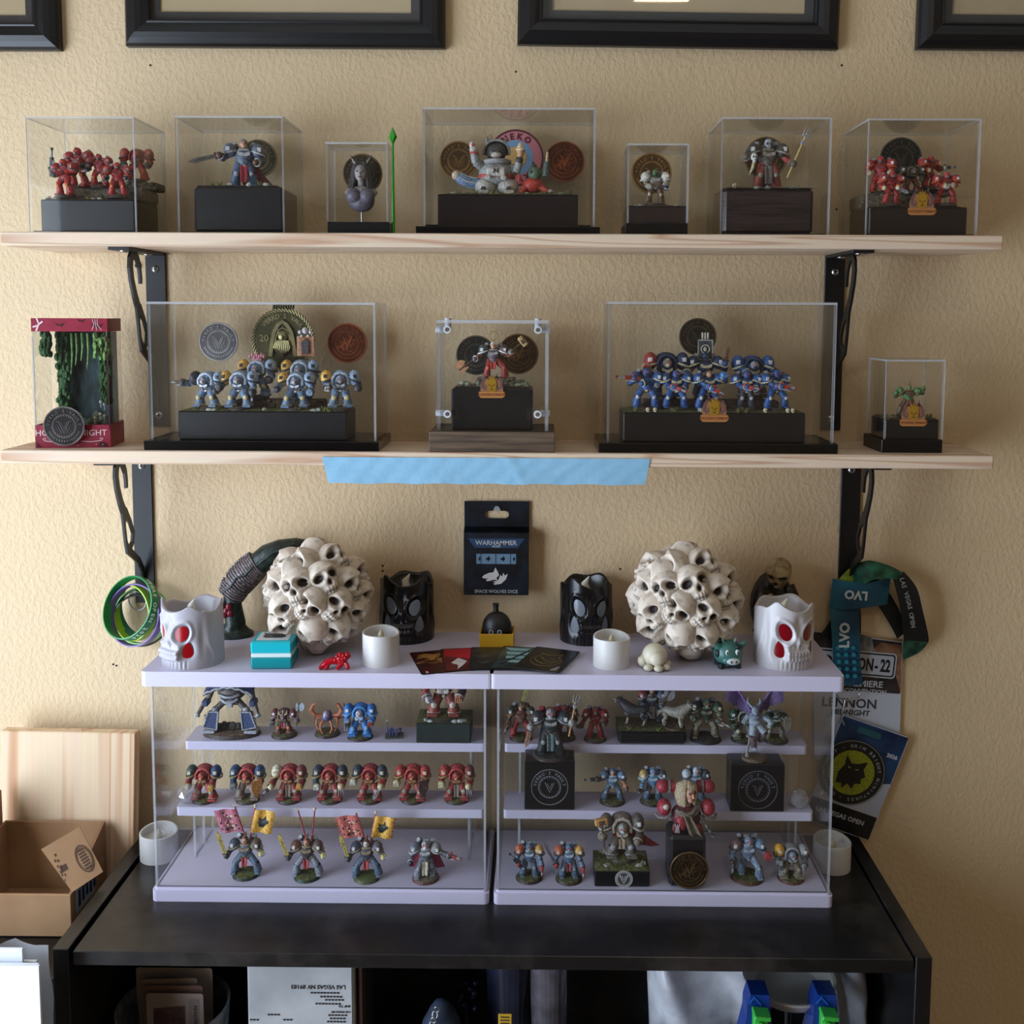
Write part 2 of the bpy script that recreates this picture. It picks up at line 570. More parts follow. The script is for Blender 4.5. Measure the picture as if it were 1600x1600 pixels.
wl.box((xc, (w['y0'] + w['y1']) / 2, (w['z1'] + RZ1) / 2), (0.12, w['y1'] - w['y0'], RZ1 - w['z1']))
struct(wl.build('wall_left', M_WALL))
wf = MB()
yc, zc = (w['y0'] + w['y1']) / 2, (w['z0'] + w['z1']) / 2
W_, H_ = w['y1'] - w['y0'], w['z1'] - w['z0']
for (cy, cz, sy, sz) in ((yc, w['z0'] + .02, W_, .04), (yc, w['z1'] - .02, W_, .04), (w['y0'] + .02, zc, .04, H_), (w['y1'] - .02, zc, .04, H_), (yc, zc, .035, H_)):
	wf.box((RX0 + 0.02, cy, cz), (0.05, sy, sz), 0.004)
win = struct(wf.build('window_1', plain('white_vinyl', (235, 235, 232), 0.4)))
MB().box((RX0 + 0.045, yc, w['z0'] - 0.012), (0.13, W_ + 0.1, 0.024), 0.004).build('window_sill', plain('white_vinyl', (235, 235, 232), 0.4), win)
lampo = thing('added_ceiling_lamp', 'added round ceiling lamp out of view, source of the warm fill light', 'lamp', (0.35, -1.7, RZ1))  # unseen fitting added to go with the warm fill light
MB().lathe([(0.19, 0.0), (0.19, -0.02), (0.17, -0.03)], 32).build('base', plain('white_vinyl', (235, 235, 232), 0.4), lampo)
# small nail holes and anchors left in the wall, children of the wall
wall = bpy.data.objects['wall_back']
hole_m = plain('nail_hole_dark', (30, 22, 16), 0.9)
hole = MB().cyl((0, 0.001, 0), (0, -0.0006, 0), 0.0016, 0.0014, 8)
proto = None
for (u, v) in ((235, 102), (1315, 102), (598, 884), (598, 892), (969, 889), (1307, 327), (177, 1038), (182, 1040), (806, 112)):
	p = PY(u, v, 0.0)
	if proto is None:
		proto = hole.build('nail_hole', hole_m, wall, p)
	else:
		c = proto.copy()
		col.objects.link(c)
		c.parent = wall
		c.location = p
p = PY(215, 415, 0)
anch = MB().cyl((0, 0.001, 0), (0, -0.002, 0), 0.005, n=12).build('wall_anchor', plain('anchor_plastic', (196, 176, 140), 0.6), wall, p)
MB().cyl((0, -0.002, 0), (0, -0.0024, 0), 0.003, n=10).build('hole', hole_m, anch)
# ================================================================== SHELVES AND BRACKETS
SH_D = 0.14
S1X0, S1X1 = PY(0, 363, -SH_D).x, PY(1568, 367, -SH_D).x
S2X0, S2X1 = PY(0, 705, -SH_D).x, PY(1553, 711, -SH_D).x
S1, S2, SH_T = 1.7192, 1.4510, 0.0168         # top heights and thickness
def shelf(x0, x1, z, label):
	o = MB().box((0, 0, 0), (x1 - x0, SH_D - 0.001, SH_T), 0.0012).build('pine_shelf', M_PINE, None, ((x0 + x1) / 2, -SH_D / 2, z - SH_T / 2))
	return tag(o, label, 'shelf', 'pine wall shelves')
shelf(S1X0, S1X1, S1, 'upper pine board shelf carrying seven small display cases')
shelf(S2X0, S2X1, S2, 'lower pine board shelf with blue tape on its front edge')
def bracket(u, v, ztop, L, label, mirror=1):
	x = PY(u, v, -0.002).x
	t = thing('shelf_bracket', label, 'bracket', (x, 0, ztop), group='black scroll shelf brackets')
	W = 0.027
	MB().box((0, -0.002, -L / 2), (W, 0.004, L), 0.0006).build('wall_strap', M_BLACK, t)
	MB().box((0, -0.064, -0.002), (W, 0.122, 0.004), 0.0006).build('shelf_arm', M_BLACK, t)
	M = Matrix(((0, 0, 1, 0), (-1, 0, 0, 0), (0, 1, 0, 0), (0, 0, 0, 1)))   # local x -> -y, local y -> z, local z -> x
	k = 0.66
	hook = [(.058, -.066), (.0585, -.050), (.061, -.033), (.067, -.018), (.075, -.0075), (.083, -.0085), (.089, -.020), (.0905, -.036), (.087, -.060), (.078, -.090), (.066, -.118)]
	hw = [.006, .007, .008, .010, .011, .012, .0125, .0125, .012, .012, .014]
	b = MB()
	h0, h1 = -0.0016, 0.0016
	b.ribbon([(a, c * k) for a, c in hook], hw, h0, h1, M)
	b.ribbon([(.070, -.112 * k), (.069, -.140 * k), (.065, -.172 * k), (.058, -.196 * k)], [.012, .006, .006, .010], h0 * .95, h1 * .95, M)
	b.ribbon([(.066, -.112 * k), (.050, -.136 * k), (.040, -.162 * k), (.043, -.182 * k), (.056, -.194 * k)], [.014, .007, .007, .007, .010], h0 * .9, h1 * .9, M)
	b.ribbon([(.060, -.190 * k), (.042, -.208 * k), (.022, -.228 * k), (.010, -.250 * k), (.006, -.275 * k), (.0055, -L + .03)], [.012, .010, .009, .008, .005, .003], h0 * .85, h1 * .85, M)
	b.build('scroll_brace', M_BLACK, t)
	for (yy, zz, d) in ((-0.004, -0.022, 0), (-0.004, -L + 0.016, 0), (-0.03, -0.004, 1), (-0.108, -0.004, 1)):
		s = MB()
		if d == 0:
			s.ell((0, yy, zz), (.0052, .0024, .0052), 10, 6)
			for a in (0, PI / 2):
				s.box((0, yy - .0023, zz), (.006, .0006, .0012), M=Matrix.Rotation(0, 4, 'Y') if a == 0 else T(0, 0, zz) @ Matrix.Rotation(PI / 2, 4, 'Y') @ T(0, 0, -zz), mi=1)
		else:
			s.ell((0, yy, zz), (.0058, .0058, .0024), 10, 6)
		s.build('screw', [M_STEEL, M_BLACK], t)
	return t
bracket(243, 400, S1 - SH_T, 0.236, 'upper left black scroll bracket behind the grey squad case')
bracket(1305, 400, S1 - SH_T, 0.236, 'upper right black scroll bracket behind the blue squad case')
bracket(222, 735, S2 - SH_T, 0.214, 'lower left black scroll bracket where wristbands hang')
bracket(1330, 735, S2 - SH_T, 0.214, 'lower right black scroll bracket where lanyards hang')
# ================================================================== PICTURE FRAMES
M_FRAME = plain('satin_black_frame', (17, 17, 21), 0.34)
M_MAT = plain('charcoal_mat', (60, 57, 58), 0.8)
M_CARD = mottled('beige_backing', (196, 172, 134), (206, 184, 146), 8, 0.7)
def picture_frame(u0, u1, vb, label, rz=0.0, wm=None):
	a = PY(u0, vb, -0.02) if u0 is not None else None
	b = PY(u1, vb, -0.02) if u1 is not None else None
	W = 0.437 if wm is None else wm
	if a is None:
		x0, x1, z0 = b.x - W, b.x, b.z
	elif b is None:
		x0, x1, z0 = a.x, a.x + W, a.z
	else:
		x0, x1, z0 = a.x, b.x, (a.z + b.z) / 2
	W, H = x1 - x0, 0.345
	t = thing('picture_frame', label, 'picture frame', ((x0 + x1) / 2, -0.0005, z0), group='black picture frames along the top', rot=(0, rz, 0))
	# moulding profile: inset across the face -> height off the wall
	prof = [(0.0, 0.0), (0.0, 0.010), (0.003, 0.014), (0.009, 0.0185), (0.016, 0.0205), (0.023, 0.0190), (0.029, 0.0150), (0.031, 0.0160), (0.033, 0.0145), (0.033, 0.004), (0.033, 0.0)]
	for k in range(4):
		vs, fs = [], []
		for (i, h) in prof:
			X0, X1, Z0, Z1 = -W / 2 + i, W / 2 - i, i, H - i
			c = [(X0, Z0), (X1, Z0), (X1, Z1), (X0, Z1)]
			p, q = c[k], c[(k + 1) % 4]
			vs += [(p[0], -h, p[1]), (q[0], -h, q[1])]
		n = len(prof)
		for j in range(n - 1):
			fs.append((2 * j, 2 * j + 1, 2 * j + 3, 2 * j + 2))
		fs.append((0, 2 * n - 2, 2 * n - 1, 1))
		MB().add(vs, fs).build('frame_rail', M_FRAME, t)
	mb = MB()
	i0, i1 = 0.030, 0.045
	for (xa, xb, za, zb) in ((-W / 2 + i0, W / 2 - i0, i0, i1), (-W / 2 + i0, W / 2 - i0, H - i1, H - i0), (-W / 2 + i0, -W / 2 + i1, i1, H - i1), (W / 2 - i1, W / 2 - i0, i1, H - i1)):
		mb.box(((xa + xb) / 2, -0.006, (za + zb) / 2), (xb - xa, 0.002, zb - za))
	mb.build('mat_board', M_MAT, t)
	MB().box((0, -0.003, H / 2), (W - 0.062, 0.003, H - 0.062)).build('backing_card', M_CARD, t)
	MB().box((0, -0.0085, H / 2), (W - 0.064, 0.0012, H - 0.064)).build('glass_pane', M_GLASS, t)
	return t
picture_frame(None, 88, 75, 'black picture frame cut off at the top left corner', rz=0)
picture_frame(192, 694, 70.5, 'second black picture frame from the left edge', rz=0.004)
picture_frame(808, 1313, 70, 'second black picture frame from the right, hanging slightly tilted', rz=0.013)
picture_frame(1437, None, 75, 'black picture frame cut off at the top right corner', rz=0.008)
# ================================================================== BOOKCASE
DZ = 0.892
def black_wood():
	m, nt, b = new_mat('black_wood_laminate')
	tc = node(nt, 'ShaderNodeTexCoord')
	mp = node(nt, 'ShaderNodeMapping')
	mp.inputs['Scale'].default_value = (3, 40, 40)
	nt.links.new(tc.outputs['Object'], mp.inputs['Vector'])
	n1 = node(nt, 'ShaderNodeTexNoise', Scale=4, Detail=5)
	nt.links.new(mp.outputs['Vector'], n1.inputs['Vector'])
	n2 = node(nt, 'ShaderNodeTexNoise', Scale=9, Detail=6, Roughness=0.7)
	nt.links.new(tc.outputs['Object'], n2.inputs['Vector'])
	r1 = node(nt, 'ShaderNodeValToRGB')
	r1.color_ramp.elements[0].color = (*lin((8, 8, 10)), 1)
	r1.color_ramp.elements[1].color = (*lin((19, 18, 20)), 1)
	nt.links.new(n1.outputs['Fac'], r1.inputs['Fac'])
	r2 = node(nt, 'ShaderNodeValToRGB')
	r2.color_ramp.elements[0].position = 0.46
	r2.color_ramp.elements[1].position = 0.74
	r2.color_ramp.elements[0].color = (0, 0, 0, 1)
	r2.color_ramp.elements[1].color = (0.36, 0.36, 0.36, 1)
	nt.links.new(n2.outputs['Fac'], r2.inputs['Fac'])
	mx = node(nt, 'ShaderNodeMixRGB')
	nt.links.new(r2.outputs['Color'], mx.inputs[0])
	nt.links.new(r1.outputs['Color'], mx.inputs[1])
	mx.inputs[2].default_value = (*lin((92, 84, 78)), 1)       # dust
	nt.links.new(mx.outputs[0], b.inputs['Base Color'])
	b.inputs['Roughness'].default_value = 0.30
	return m
M_DESK = black_wood()
dl = PZ(81, 1483, DZ + 0.003)
dr = PZ(1457, 1496, DZ + 0.003)
DX0, DX1, DYF = dl.x, dr.x, (dl.y + dr.y) / 2
bc = thing('bookcase', 'black wood bookcase under the two tiered cases', 'bookcase', ((DX0 + DX1) / 2, -0.002, 0))
cx = (DX0 + DX1) / 2
PT = 0.0185
DD = -DYF - 0.002
for sx in (DX0 + PT / 2 - cx, DX1 - PT / 2 - cx):
	MB().box((sx, -DD / 2, (DZ + 0.003) / 2), (PT, DD, DZ + 0.003), 0.0008).build('side_panel', M_DESK, bc)
iw = DX1 - DX0 - 2 * PT
MB().box((0.0015, -DD / 2, DZ - 0.0085), (iw - 0.007, DD - 0.001, 0.017), 0.0008).build('top_board', M_DESK, bc)
MB().box((0, -0.004, DZ / 2), (iw, 0.006, DZ - 0.02)).build('back_panel', M_DESK, bc)
CBZ = 0.575
for z in (CBZ, 0.30, 0.06):
	MB().box((0, -DD / 2, z - 0.009), (iw - 0.002, DD - 0.012, 0.018), 0.0008).build('inner_shelf', M_DESK, bc)
# ================================================================== TIERED DISPLAY CASES
M_TRAY = mottled('pale_lavender_plastic', (202, 196, 218), (207, 202, 223), 5, 0.35, spec=0.4)
CZ1 = 1.1865
CYF, CYB = -0.183, -0.022
TRAY = 0.017
Z_TRAY = DZ + TRAY
Z_T1, Z_T2 = 0.982, 1.0545            # tops of the lower and the upper tier
def rounded_rect(w, d, r, n=4):
	pts = []
	for (cx_, cy_, a0) in ((w / 2 - r, d / 2 - r, 0), (-w / 2 + r, d / 2 - r, 90), (-w / 2 + r, -d / 2 + r, 180), (w / 2 - r, -d / 2 + r, 270)):
		for i in range(n + 1):
			a = math.radians(a0 + 90 * i / n)
			pts.append((cx_ + r * math.cos(a), cy_ + r * math.sin(a)))
	return pts
def panel(t, name, x0, x1, y0, y1, z0, z1, thin, mat=None, edge=None):
	"""clear sheet; its two big faces use the clear material, the sawn edges the bright edge material"""
	mat, edge = mat or M_ACR, edge or M_ACRE
	vs = [(x, y, z) for x in (x0, x1) for y in (y0, y1) for z in (z0, z1)]
	fs = {'x': [(0, 1, 3, 2), (4, 6, 7, 5)], 'y': [(0, 4, 5, 1), (2, 3, 7, 6)], 'z': [(0, 2, 6, 4), (1, 5, 7, 3)]}
	b = MB()
	for ax in 'xyz':
		b.add(vs, fs[ax], None, 0 if ax == thin else 1)
	return b.build(name, [mat, edge], t)
def tier_case(u0, u1, label):
	a, b = PY(u0, 1409, CYF), PY(u1, 1411, CYF)
	x0, x1 = a.x, b.x
	cx_, W = (x0 + x1) / 2, x1 - x0
	D = CYB - CYF
	t = thing('tiered_display_case', label, 'display case', (cx_, (CYF + CYB) / 2, DZ), group='tiered clear display cases')
	tr = MB()
	tr.prism(rounded_rect(W, D, 0.006), 0, TRAY - 0.003)
	tr.prism(rounded_rect(W - 0.006, D - 0.006, 0.004), TRAY - 0.003, TRAY)
	tr.build('tray', M_TRAY, t)
	H = CZ1 - DZ
	MB().prism(rounded_rect(W + 0.010, D + 0.006, 0.006), H - 0.0185, H).build('lid', M_TRAY, t)
	iw_ = W - 0.008
	th = 0.0028
	for sx in (-1, 1):
		xa = sx * iw_ / 2
		panel(t, 'side_pane', min(xa, xa - sx * th), max(xa, xa - sx * th), -D / 2 + 0.004, D / 2 - 0.004, TRAY, H - 0.0185, 'x')
	panel(t, 'back_pane', -iw_ / 2 + th, iw_ / 2 - th, D / 2 - 0.004 - th, D / 2 - 0.004, TRAY, H - 0.0185, 'y')
	panel(t, 'front_pane', -iw_ / 2 + th, iw_ / 2 - th, -D / 2 + 0.004, -D / 2 + 0.004 + th, TRAY, H - 0.0185, 'y')
	tw = W - 0.020
	for (z, y0, y1) in ((Z_T1 - DZ, -0.118 - (CYF + CYB) / 2, -0.064 - (CYF + CYB) / 2), (Z_T2 - DZ, -0.080 - (CYF + CYB) / 2, -0.027 - (CYF + CYB) / 2)):
		b_ = MB()
		b_.prism(rounded_rect(tw, y1 - y0, 0.004), z - 0.0115, z, T(0, (y0 + y1) / 2, 0))
		b_.build('tier', M_TRAY, t)
		for sx in (-1, 1):
			xa = sx * (tw / 2 - 0.02)
			panel(t, 'tier_leg', xa - 0.0015, xa + 0.0015, (y0 + y1) / 2 - 0.018, (y0 + y1) / 2 + 0.018, TRAY, z - 0.0115, 'x')
	return t, x0, x1
tier_case(237, 764, 'left tiered display case with the row of red armoured miniatures')
tier_case(771, 1302, 'right tiered display case with the two black cubes inside')
# ================================================================== CLEAR CASES ON THE WALL SHELVES
SHELF_CASES = {}
def clear_case(name, label, uf0, uf1, vt, zsh, yf, depth, base=None, base_uv=None, base_mat=None, th=0.0024, group='clear display cases on the wall shelves', step=None, base_d=None, thinbase=True, cat='display case'):
	"""acrylic cover on a base; (uf0, uf1, vt) outline of the front pane in the photo"""
	v_ref = (vt + proj((0, yf, zsh))[1]) / 2
	x0, x1 = PY(uf0, v_ref, yf).x, PY(uf1, v_ref, yf).x
	zt = PY((uf0 + uf1) / 2, vt, yf).z
	cx_ = (x0 + x1) / 2
	t = thing(name, label, cat, (cx_, yf + depth / 2, zsh), group=group)
	bh = 0.002 if base is None else base
	W, H = x1 - x0, zt - zsh
	bw = W - 2 * th - 0.001 if base_uv is None else (PY(base_uv[1], v_ref, yf).x - PY(base_uv[0], v_ref, yf).x)
	bd = depth - 2 * th - 0.001 if base_d is None else base_d
	bx = 0 if base_uv is None else (PY(base_uv[1], v_ref, yf).x + PY(base_uv[0], v_ref, yf).x) / 2 - cx_
	MB().box((bx, 0, bh / 2), (bw, bd, bh), 0.0006).build('base', base_mat or M_GLOSSB, t)
	z0 = 0.0005 if base is None else bh
	if base_uv is None and base is not None:
		z0 = 0.0
		# cover slips over the base
	if step:
		MB().box((bx, 0, bh + step / 2), (W - 2 * th - 0.002, depth - 2 * th - 0.002, step), 0.0005).build('base_step', base_mat or M_GLOSSB, t)
	panel(t, 'front_pane', -W / 2, W / 2, -depth / 2, -depth / 2 + th, z0, H - th, 'y')
	panel(t, 'back_pane', -W / 2, W / 2, depth / 2 - th, depth / 2, z0, H - th, 'y')
	for sx in (-1, 1):
		xa, xb = sx * W / 2, sx * (W / 2 - th)
		panel(t, 'side_pane', min(xa, xb), max(xa, xb), -depth / 2 + th, depth / 2 - th, z0, H - th, 'x')
	panel(t, 'top_pane', -W / 2, W / 2, -depth / 2, depth / 2, H - th, H, 'z')
	info = dict(t=t, x0=x0, x1=x1, yf=yf, yb=yf + depth, cx=cx_, cy=yf + depth / 2, zb=zsh + bh + (step or 0), zt=zt)
	return info
def plinth(name, label, u0, u1, v0, zbase, yf, depth, mat, group=None, topmat=None, toph=0.004, inset=0.0, grass=True, ch=0.0012, v1=None):
	"""solid block whose front face fills (u0..u1, v0..) in the photo, with a scenic top"""
	vb = proj((0, yf, zbase))[1]
	x0, x1 = PY(u0, (v0 + vb) / 2, yf).x, PY(u1, (v0 + vb) / 2, yf).x
	z1 = PY((u0 + u1) / 2, v0, yf).z
	W, H = x1 - x0, z1 - zbase
	t = thing(name, label, 'plinth', ((x0 + x1) / 2, yf + depth / 2, zbase), group=group)
	MB().box((0, 0, H / 2), (W, depth, H), ch).build('block', mat, t)
	if topmat is not None:
		r = random.Random(int(u0 * 7 + v0))
		iw_, id_ = W - 2 * inset, depth - 2 * inset
		def f(a, b_):
			e = min(a, 1 - a, b_, 1 - b_)
			h = 0 if e < 1e-6 else toph * (0.45 + 0.55 * r.random()) * min(1, e * 9)
			return ((a - .5) * iw_, (b_ - .5) * id_, H + h + 0.0002)
		MB().grid(f, 28, 14).build('ground_texture', topmat, t)
	return dict(t=t, x0=x0, x1=x1, z=z1, cx=(x0 + x1) / 2, cy=yf + depth / 2, yf=yf, H=H)
# ================================================================== MINIATURE FIGURES
RED, DRED, CRIM = (168, 38, 34), (112, 24, 26), (150, 28, 44)
BLUE, DBLUE, CYAN = (38, 84, 146), (26, 44, 80), (40, 128, 196)
WOLF, PALEB = (128, 148, 172), (150, 170, 196)
GREY, STEEL, DARK = (112, 112, 116), (150, 152, 158), (38, 38, 44)
BONE, WHITE, GOLD = (206, 192, 156), (222, 220, 216), (186, 138, 58)
GREEN, DGREEN, OLIVE = (52, 112, 62), (28, 62, 42), (92, 92, 48)
YEL, ORANGE, PINK = (214, 166, 76), (206, 102, 50), (196, 130, 140)
BROWN, DBROWN, SKIN, PURPLE = (92, 62, 42), (52, 36, 28), (200, 150, 120), (112, 82, 138)
M_GRASS = mottled('static_grass', (58, 66, 34), (116, 112, 64), 260, 0.95, bump=0.8, bscale=900, bdist=0.0006)
M_MUD = mottled('brown_basing_grit', (62, 48, 36), (122, 100, 74), 300, 0.95, bump=0.9, bscale=900, bdist=0.0006)
M_GRIT = mottled('grey_brown_grit', (84, 76, 62), (136, 126, 104), 300, 0.95, bump=0.9, bscale=900, bdist=0.0006)
M_ROCK = mottled('pale_slate', (120, 122, 108), (176, 178, 164), 200, 0.9, bump=0.6, bscale=500)
M_TUFT = mottled('grass_tuft', (84, 94, 48), (146, 146, 84), 400, 0.95)
def V3(*a):
	return Vector(a)
def disc_base(t, r, h, rim=DBROWN, top=None, oval=1.0):
	b = MB()
	M = Matrix.Diagonal((1, oval, 1, 1))
	b.lathe([(r, 0), (r * 0.985, h * .3), (r * 0.90, h)], 24, M, 0)
	b.build('base', paint(rim), t)
	q = random.Random(int(r * 1e6) + len(col.objects))
	def f(a, bb):
		rr = r * 0.90 * bb
		z = h + (0.0004 + 0.0012 * q.random() if bb < 0.99 else 0.0)
		return (rr * math.cos(2 * PI * a), oval * rr * math.sin(2 * PI * a), z)
	MB().grid(f, 20, 5, wrap=True, flip=True).build('ground_texture', top or M_GRASS, t)
def elbow_of(s, h, out):
	m = (s + h) / 2
	d = h - s
	reach = 0.42
	gap = max(0.0, (reach / 2) ** 2 - (d.length / 2) ** 2) ** 0.5
	o = Vector(out)
	o = o - d * (o.dot(d) / max(d.length_squared, 1e-6))
	return m + o.normalized() * gap if o.length > 1e-6 else m
def blade_frame(p, d):
	"""local y runs along d, local z faces the viewer as far as it can"""
	d = Vector(d).normalized()
	f = Vector((0.15, -1, 0))
	f = (f - d * f.dot(d)).normalized()
	x = d.cross(f)
	return Matrix.Translation(p) @ Matrix((x, d, f)).transposed().to_4x4()
def add_weapon(t, k, H, hands, pal):
	kind, side = k[0], k[1]
	p = hands[side]
	b = MB(H)
	if kind == 'gun':
		d = V3(*k[2]).normalized()
		L = k[3] if len(k) > 3 else 0.42
		F, _ = frame_to(p - d * L * .35, p + d * L * .65)
		b.box((0, 0, L * .42), (.075, .10, L * .62), .012, F)
		b.box((0, .07, L * .38), (.05, .08, .07), .008, F)
		b.box((0, -.06, L * .45), (.045, .05, L * .35), .008, F, 1)
		b.cyl((0, 0, L * .7), (0, 0, L), .028, n=8, M=F, mi=1)
		b.cyl((0, 0, L * .95), (0, 0, L * 1.03), .036, n=8, M=F)
		b.build('gun', [paint(k[4] if len(k) > 4 else DARK), paint(STEEL)], t)
	elif kind == 'twin':
		d = V3(*k[2]).normalized()
		F, _ = frame_to(p - d * .1, p + d * .3)
		b.box((0, 0, .12), (.13, .13, .26), .02, F)
		for sx in (-.035, .035):
			b.cyl((sx, 0, .2), (sx, 0, .38), .024, n=8, M=F, mi=1)
		b.box((0, .09, .08), (.1, .07, .12), .01, F, 1)
		b.build('gun', [paint(k[3] if len(k) > 3 else DARK), paint(STEEL)], t)
	elif kind == 'sword':
		d = V3(*k[2]).normalized()
		L = k[3]
		F = blade_frame(p, d)
		b.cyl((0, -.1, 0), (0, .06, 0), .02, n=6, M=F, mi=1)
		b.box((0, .07, 0), (.15, .035, .04), .005, F, 1)
		b.prism([(-.040, .08), (-.050, L * .8), (0, L), (.050, L * .8), (.040, .08)], -.014, .014, F)
		b.box((0, L * .45, 0), (.018, L * .6, .034), .004, F, 1)
		b.build('sword', [paint(k[4] if len(k) > 4 else STEEL), paint(tuple(int(c * .55) for c in (k[4] if len(k) > 4 else STEEL)))], t)
	elif kind == 'axe':
		d = V3(*k[2]).normalized()
		L = k[3]
		F = blade_frame(p, d)
		b.cyl((0, -.2, 0), (0, L, 0), .024, n=6, M=F, mi=1)
		R = .19
		for sg in (1, -1):
			rr = R if sg > 0 else R * .45
			arc = [(sg * (.03 + rr * math.sin(a_)), L * .80 + R * 1.0 * math.cos(a_)) for a_ in [math.radians(x) for x in range(25, 160, 12)]]
			b.prism([(sg * .02, L * .90)] + arc + [(sg * .02, L * .70)], -.016, .016, F)
		b.build('axe', [paint(k[4] if len(k) > 4 else STEEL), paint(BROWN)], t)
	elif kind == 'hammer':
		d = V3(*k[2]).normalized()
		L = k[3]
		F = blade_frame(p, d) @ Matrix.Rotation(-PI / 2, 4, 'X')
		b.cyl((0, 0, -.25), (0, 0, L), .02, n=6, M=F, mi=1)
		b.box((0, 0, L), (.30, .14, .16), .03, F)
		b.box((0, -.075, L), (.12, .02, .1), .005, F, 1)
		b.build('hammer', [paint(k[4] if len(k) > 4 else GOLD), paint(BROWN)], t)
	elif kind == 'claw':
		d = V3(*k[2]).normalized()
		F, _ = frame_to(p, p + d)
		b.box((0, 0, .02), (.14, .12, .12), .03, F)
		for sx in (-.05, 0, .05):
			b.cyl((sx, 0, .06), (sx * 1.4, -.02, .26), .02, .003, 6, M=F, mi=1)
		b.build('claw', [paint(k[3] if len(k) > 3 else RED), paint(STEEL)], t)
	elif kind == 'fist':
		b.box(p, (.17, .18, .17), .045)
		for i in range(4):
			b.box(p + V3(-.06 + .04 * i, -.09, -.01), (.034, .05, .10), .012, mi=1)
		b.build('gauntlet', [paint(k[2]), paint(k[3] if len(k) > 3 else k[2])], t)
	elif kind == 'staff':
		d = V3(*k[2]).normalized()
		L = k[3]
		F = blade_frame(p, d) @ Matrix.Rotation(-PI / 2, 4, 'X')
		b.cyl((0, 0, -.30), (0, 0, L), .022, n=6, M=F)
		b.box((0, 0, L * .7), (.07, .06, .08), .01, F, 1)
		for sx in (-.05, 0, .05):
			b.cyl((sx, 0, L * .92), (sx * 1.5, 0, L * 1.22), .018, .006, 6, M=F, mi=1)
		b.box((0, 0, L * .92), (.14, .05, .04), .01, F, 1)
		b.build('staff', [paint(k[4] if len(k) > 4 else BONE), paint(STEEL)], t)
	elif kind == 'shield':
		F = Matrix.Translation(p + V3(0, -.08, 0)) @ rotz(k[2] if len(k) > 2 else 0)
		b.prism([(-.15, .22), (.15, .22), (.15, -.05), (0, -.28), (-.15, -.05)], -.02, .02, F @ Matrix.Rotation(PI / 2, 4, 'X'))
		b.build('shield', [paint(k[3] if len(k) > 3 else RED)], t)
def banner(t, H, p0, p1, side, w, h, colr, polecol, motif=None, name='flag', fringe=None, amp=.03, finial='skull'):
	"""pole from p0 to p1 with a waving flag near its top, on side -1 (viewer left) or +1"""
	p0, p1 = V3(*p0), V3(*p1)
	d = (p1 - p0).normalized()
	b = MB(H)
	b.cyl(p0, p1, .020, n=6)
	if finial == 'skull':
		b.ell(p1 + d * .03, (.04, .04, .045), 8, 6, mi=1)
		b.box(p1 + d * .03 + V3(0, -.035, -.01), (.05, .02, .03), .004, mi=1)
	elif finial == 'horns':
		for sx in (-1, 1):
			b.cyl(p1, p1 + V3(sx * .07, 0, .06), .018, .008, 6, mi=1)
	b.build('banner_pole', [paint(polecol), paint(BONE)], t)
	top = p0 + d * ((p1 - p0).length * .93)
	ax = (V3(1, 0, 0) * side - V3(0, 0, 1) * 0.10 * 1).normalized()
	def f(u, v):
		p = top + ax * (w * u) - d * (h * v) + V3(0, -amp * math.sin(u * 9.0 + v), 0)
		n = V3(side * .0 - amp * 9 * math.cos(u * 9 + v) / max(w, .1) * .3, -1, 0).normalized()
		return p, n
	fl = MB(H)
	fl.sheet(f, 14, 6, .012)
	fo = fl.build(name, paint(colr, rough=0.5), t)
	if motif:
		m = MB(H)
		q = random.Random(5)
		if motif == 'wolf':
			# howling wolf head in profile
			poly = [(-.30, -.32), (.05, -.36), (.24, -.16), (.46, -.02), (.40, .10), (.20, .14), (.12, .36), (-.02, .16), (-.22, .12), (-.40, .28), (-.34, .02), (-.46, -.10), (-.30, -.12)]
			def mp(x, y):
				u = .5 + x * .62
				v = .5 - y * .75
				p, n = f(u, v)
				return Vector(p) + n * .010
			fr = [mp(x, y) for x, y in poly]
			bk = [mp(x, y) + V3(0, -.006, 0) for x, y in poly]
			m.add(bk, [tuple(range(len(poly)))])
			m.add(bk, [tuple(range(len(poly)))[::-1]])
			m.build('emblem', paint(motif_dark()), fo)
		else:
			for i in range(26):
				u, v = .1 + .8 * q.random(), .1 + .8 * q.random()
				p, n = f(u, v)
				m.ell(Vector(p) + n * .008, (.035 * (0.6 + q.random()), .006, .03), 6, 4, mi=q.randrange(3))
			m.build('emblem', [paint(PINK), paint(DARK), paint(BONE)], fo)
	if fringe:
		g = MB(H)
		for i in range(7):
			v = (i + .5) / 7
			p, n = f(1.0, v)
			g.cyl(Vector(p), Vector(p) + ax * .06 + V3(0, 0, -.015), .026, .004, 5)
		g.build('fringe', paint(fringe), fo)
def motif_dark():
	return (24, 40, 38)
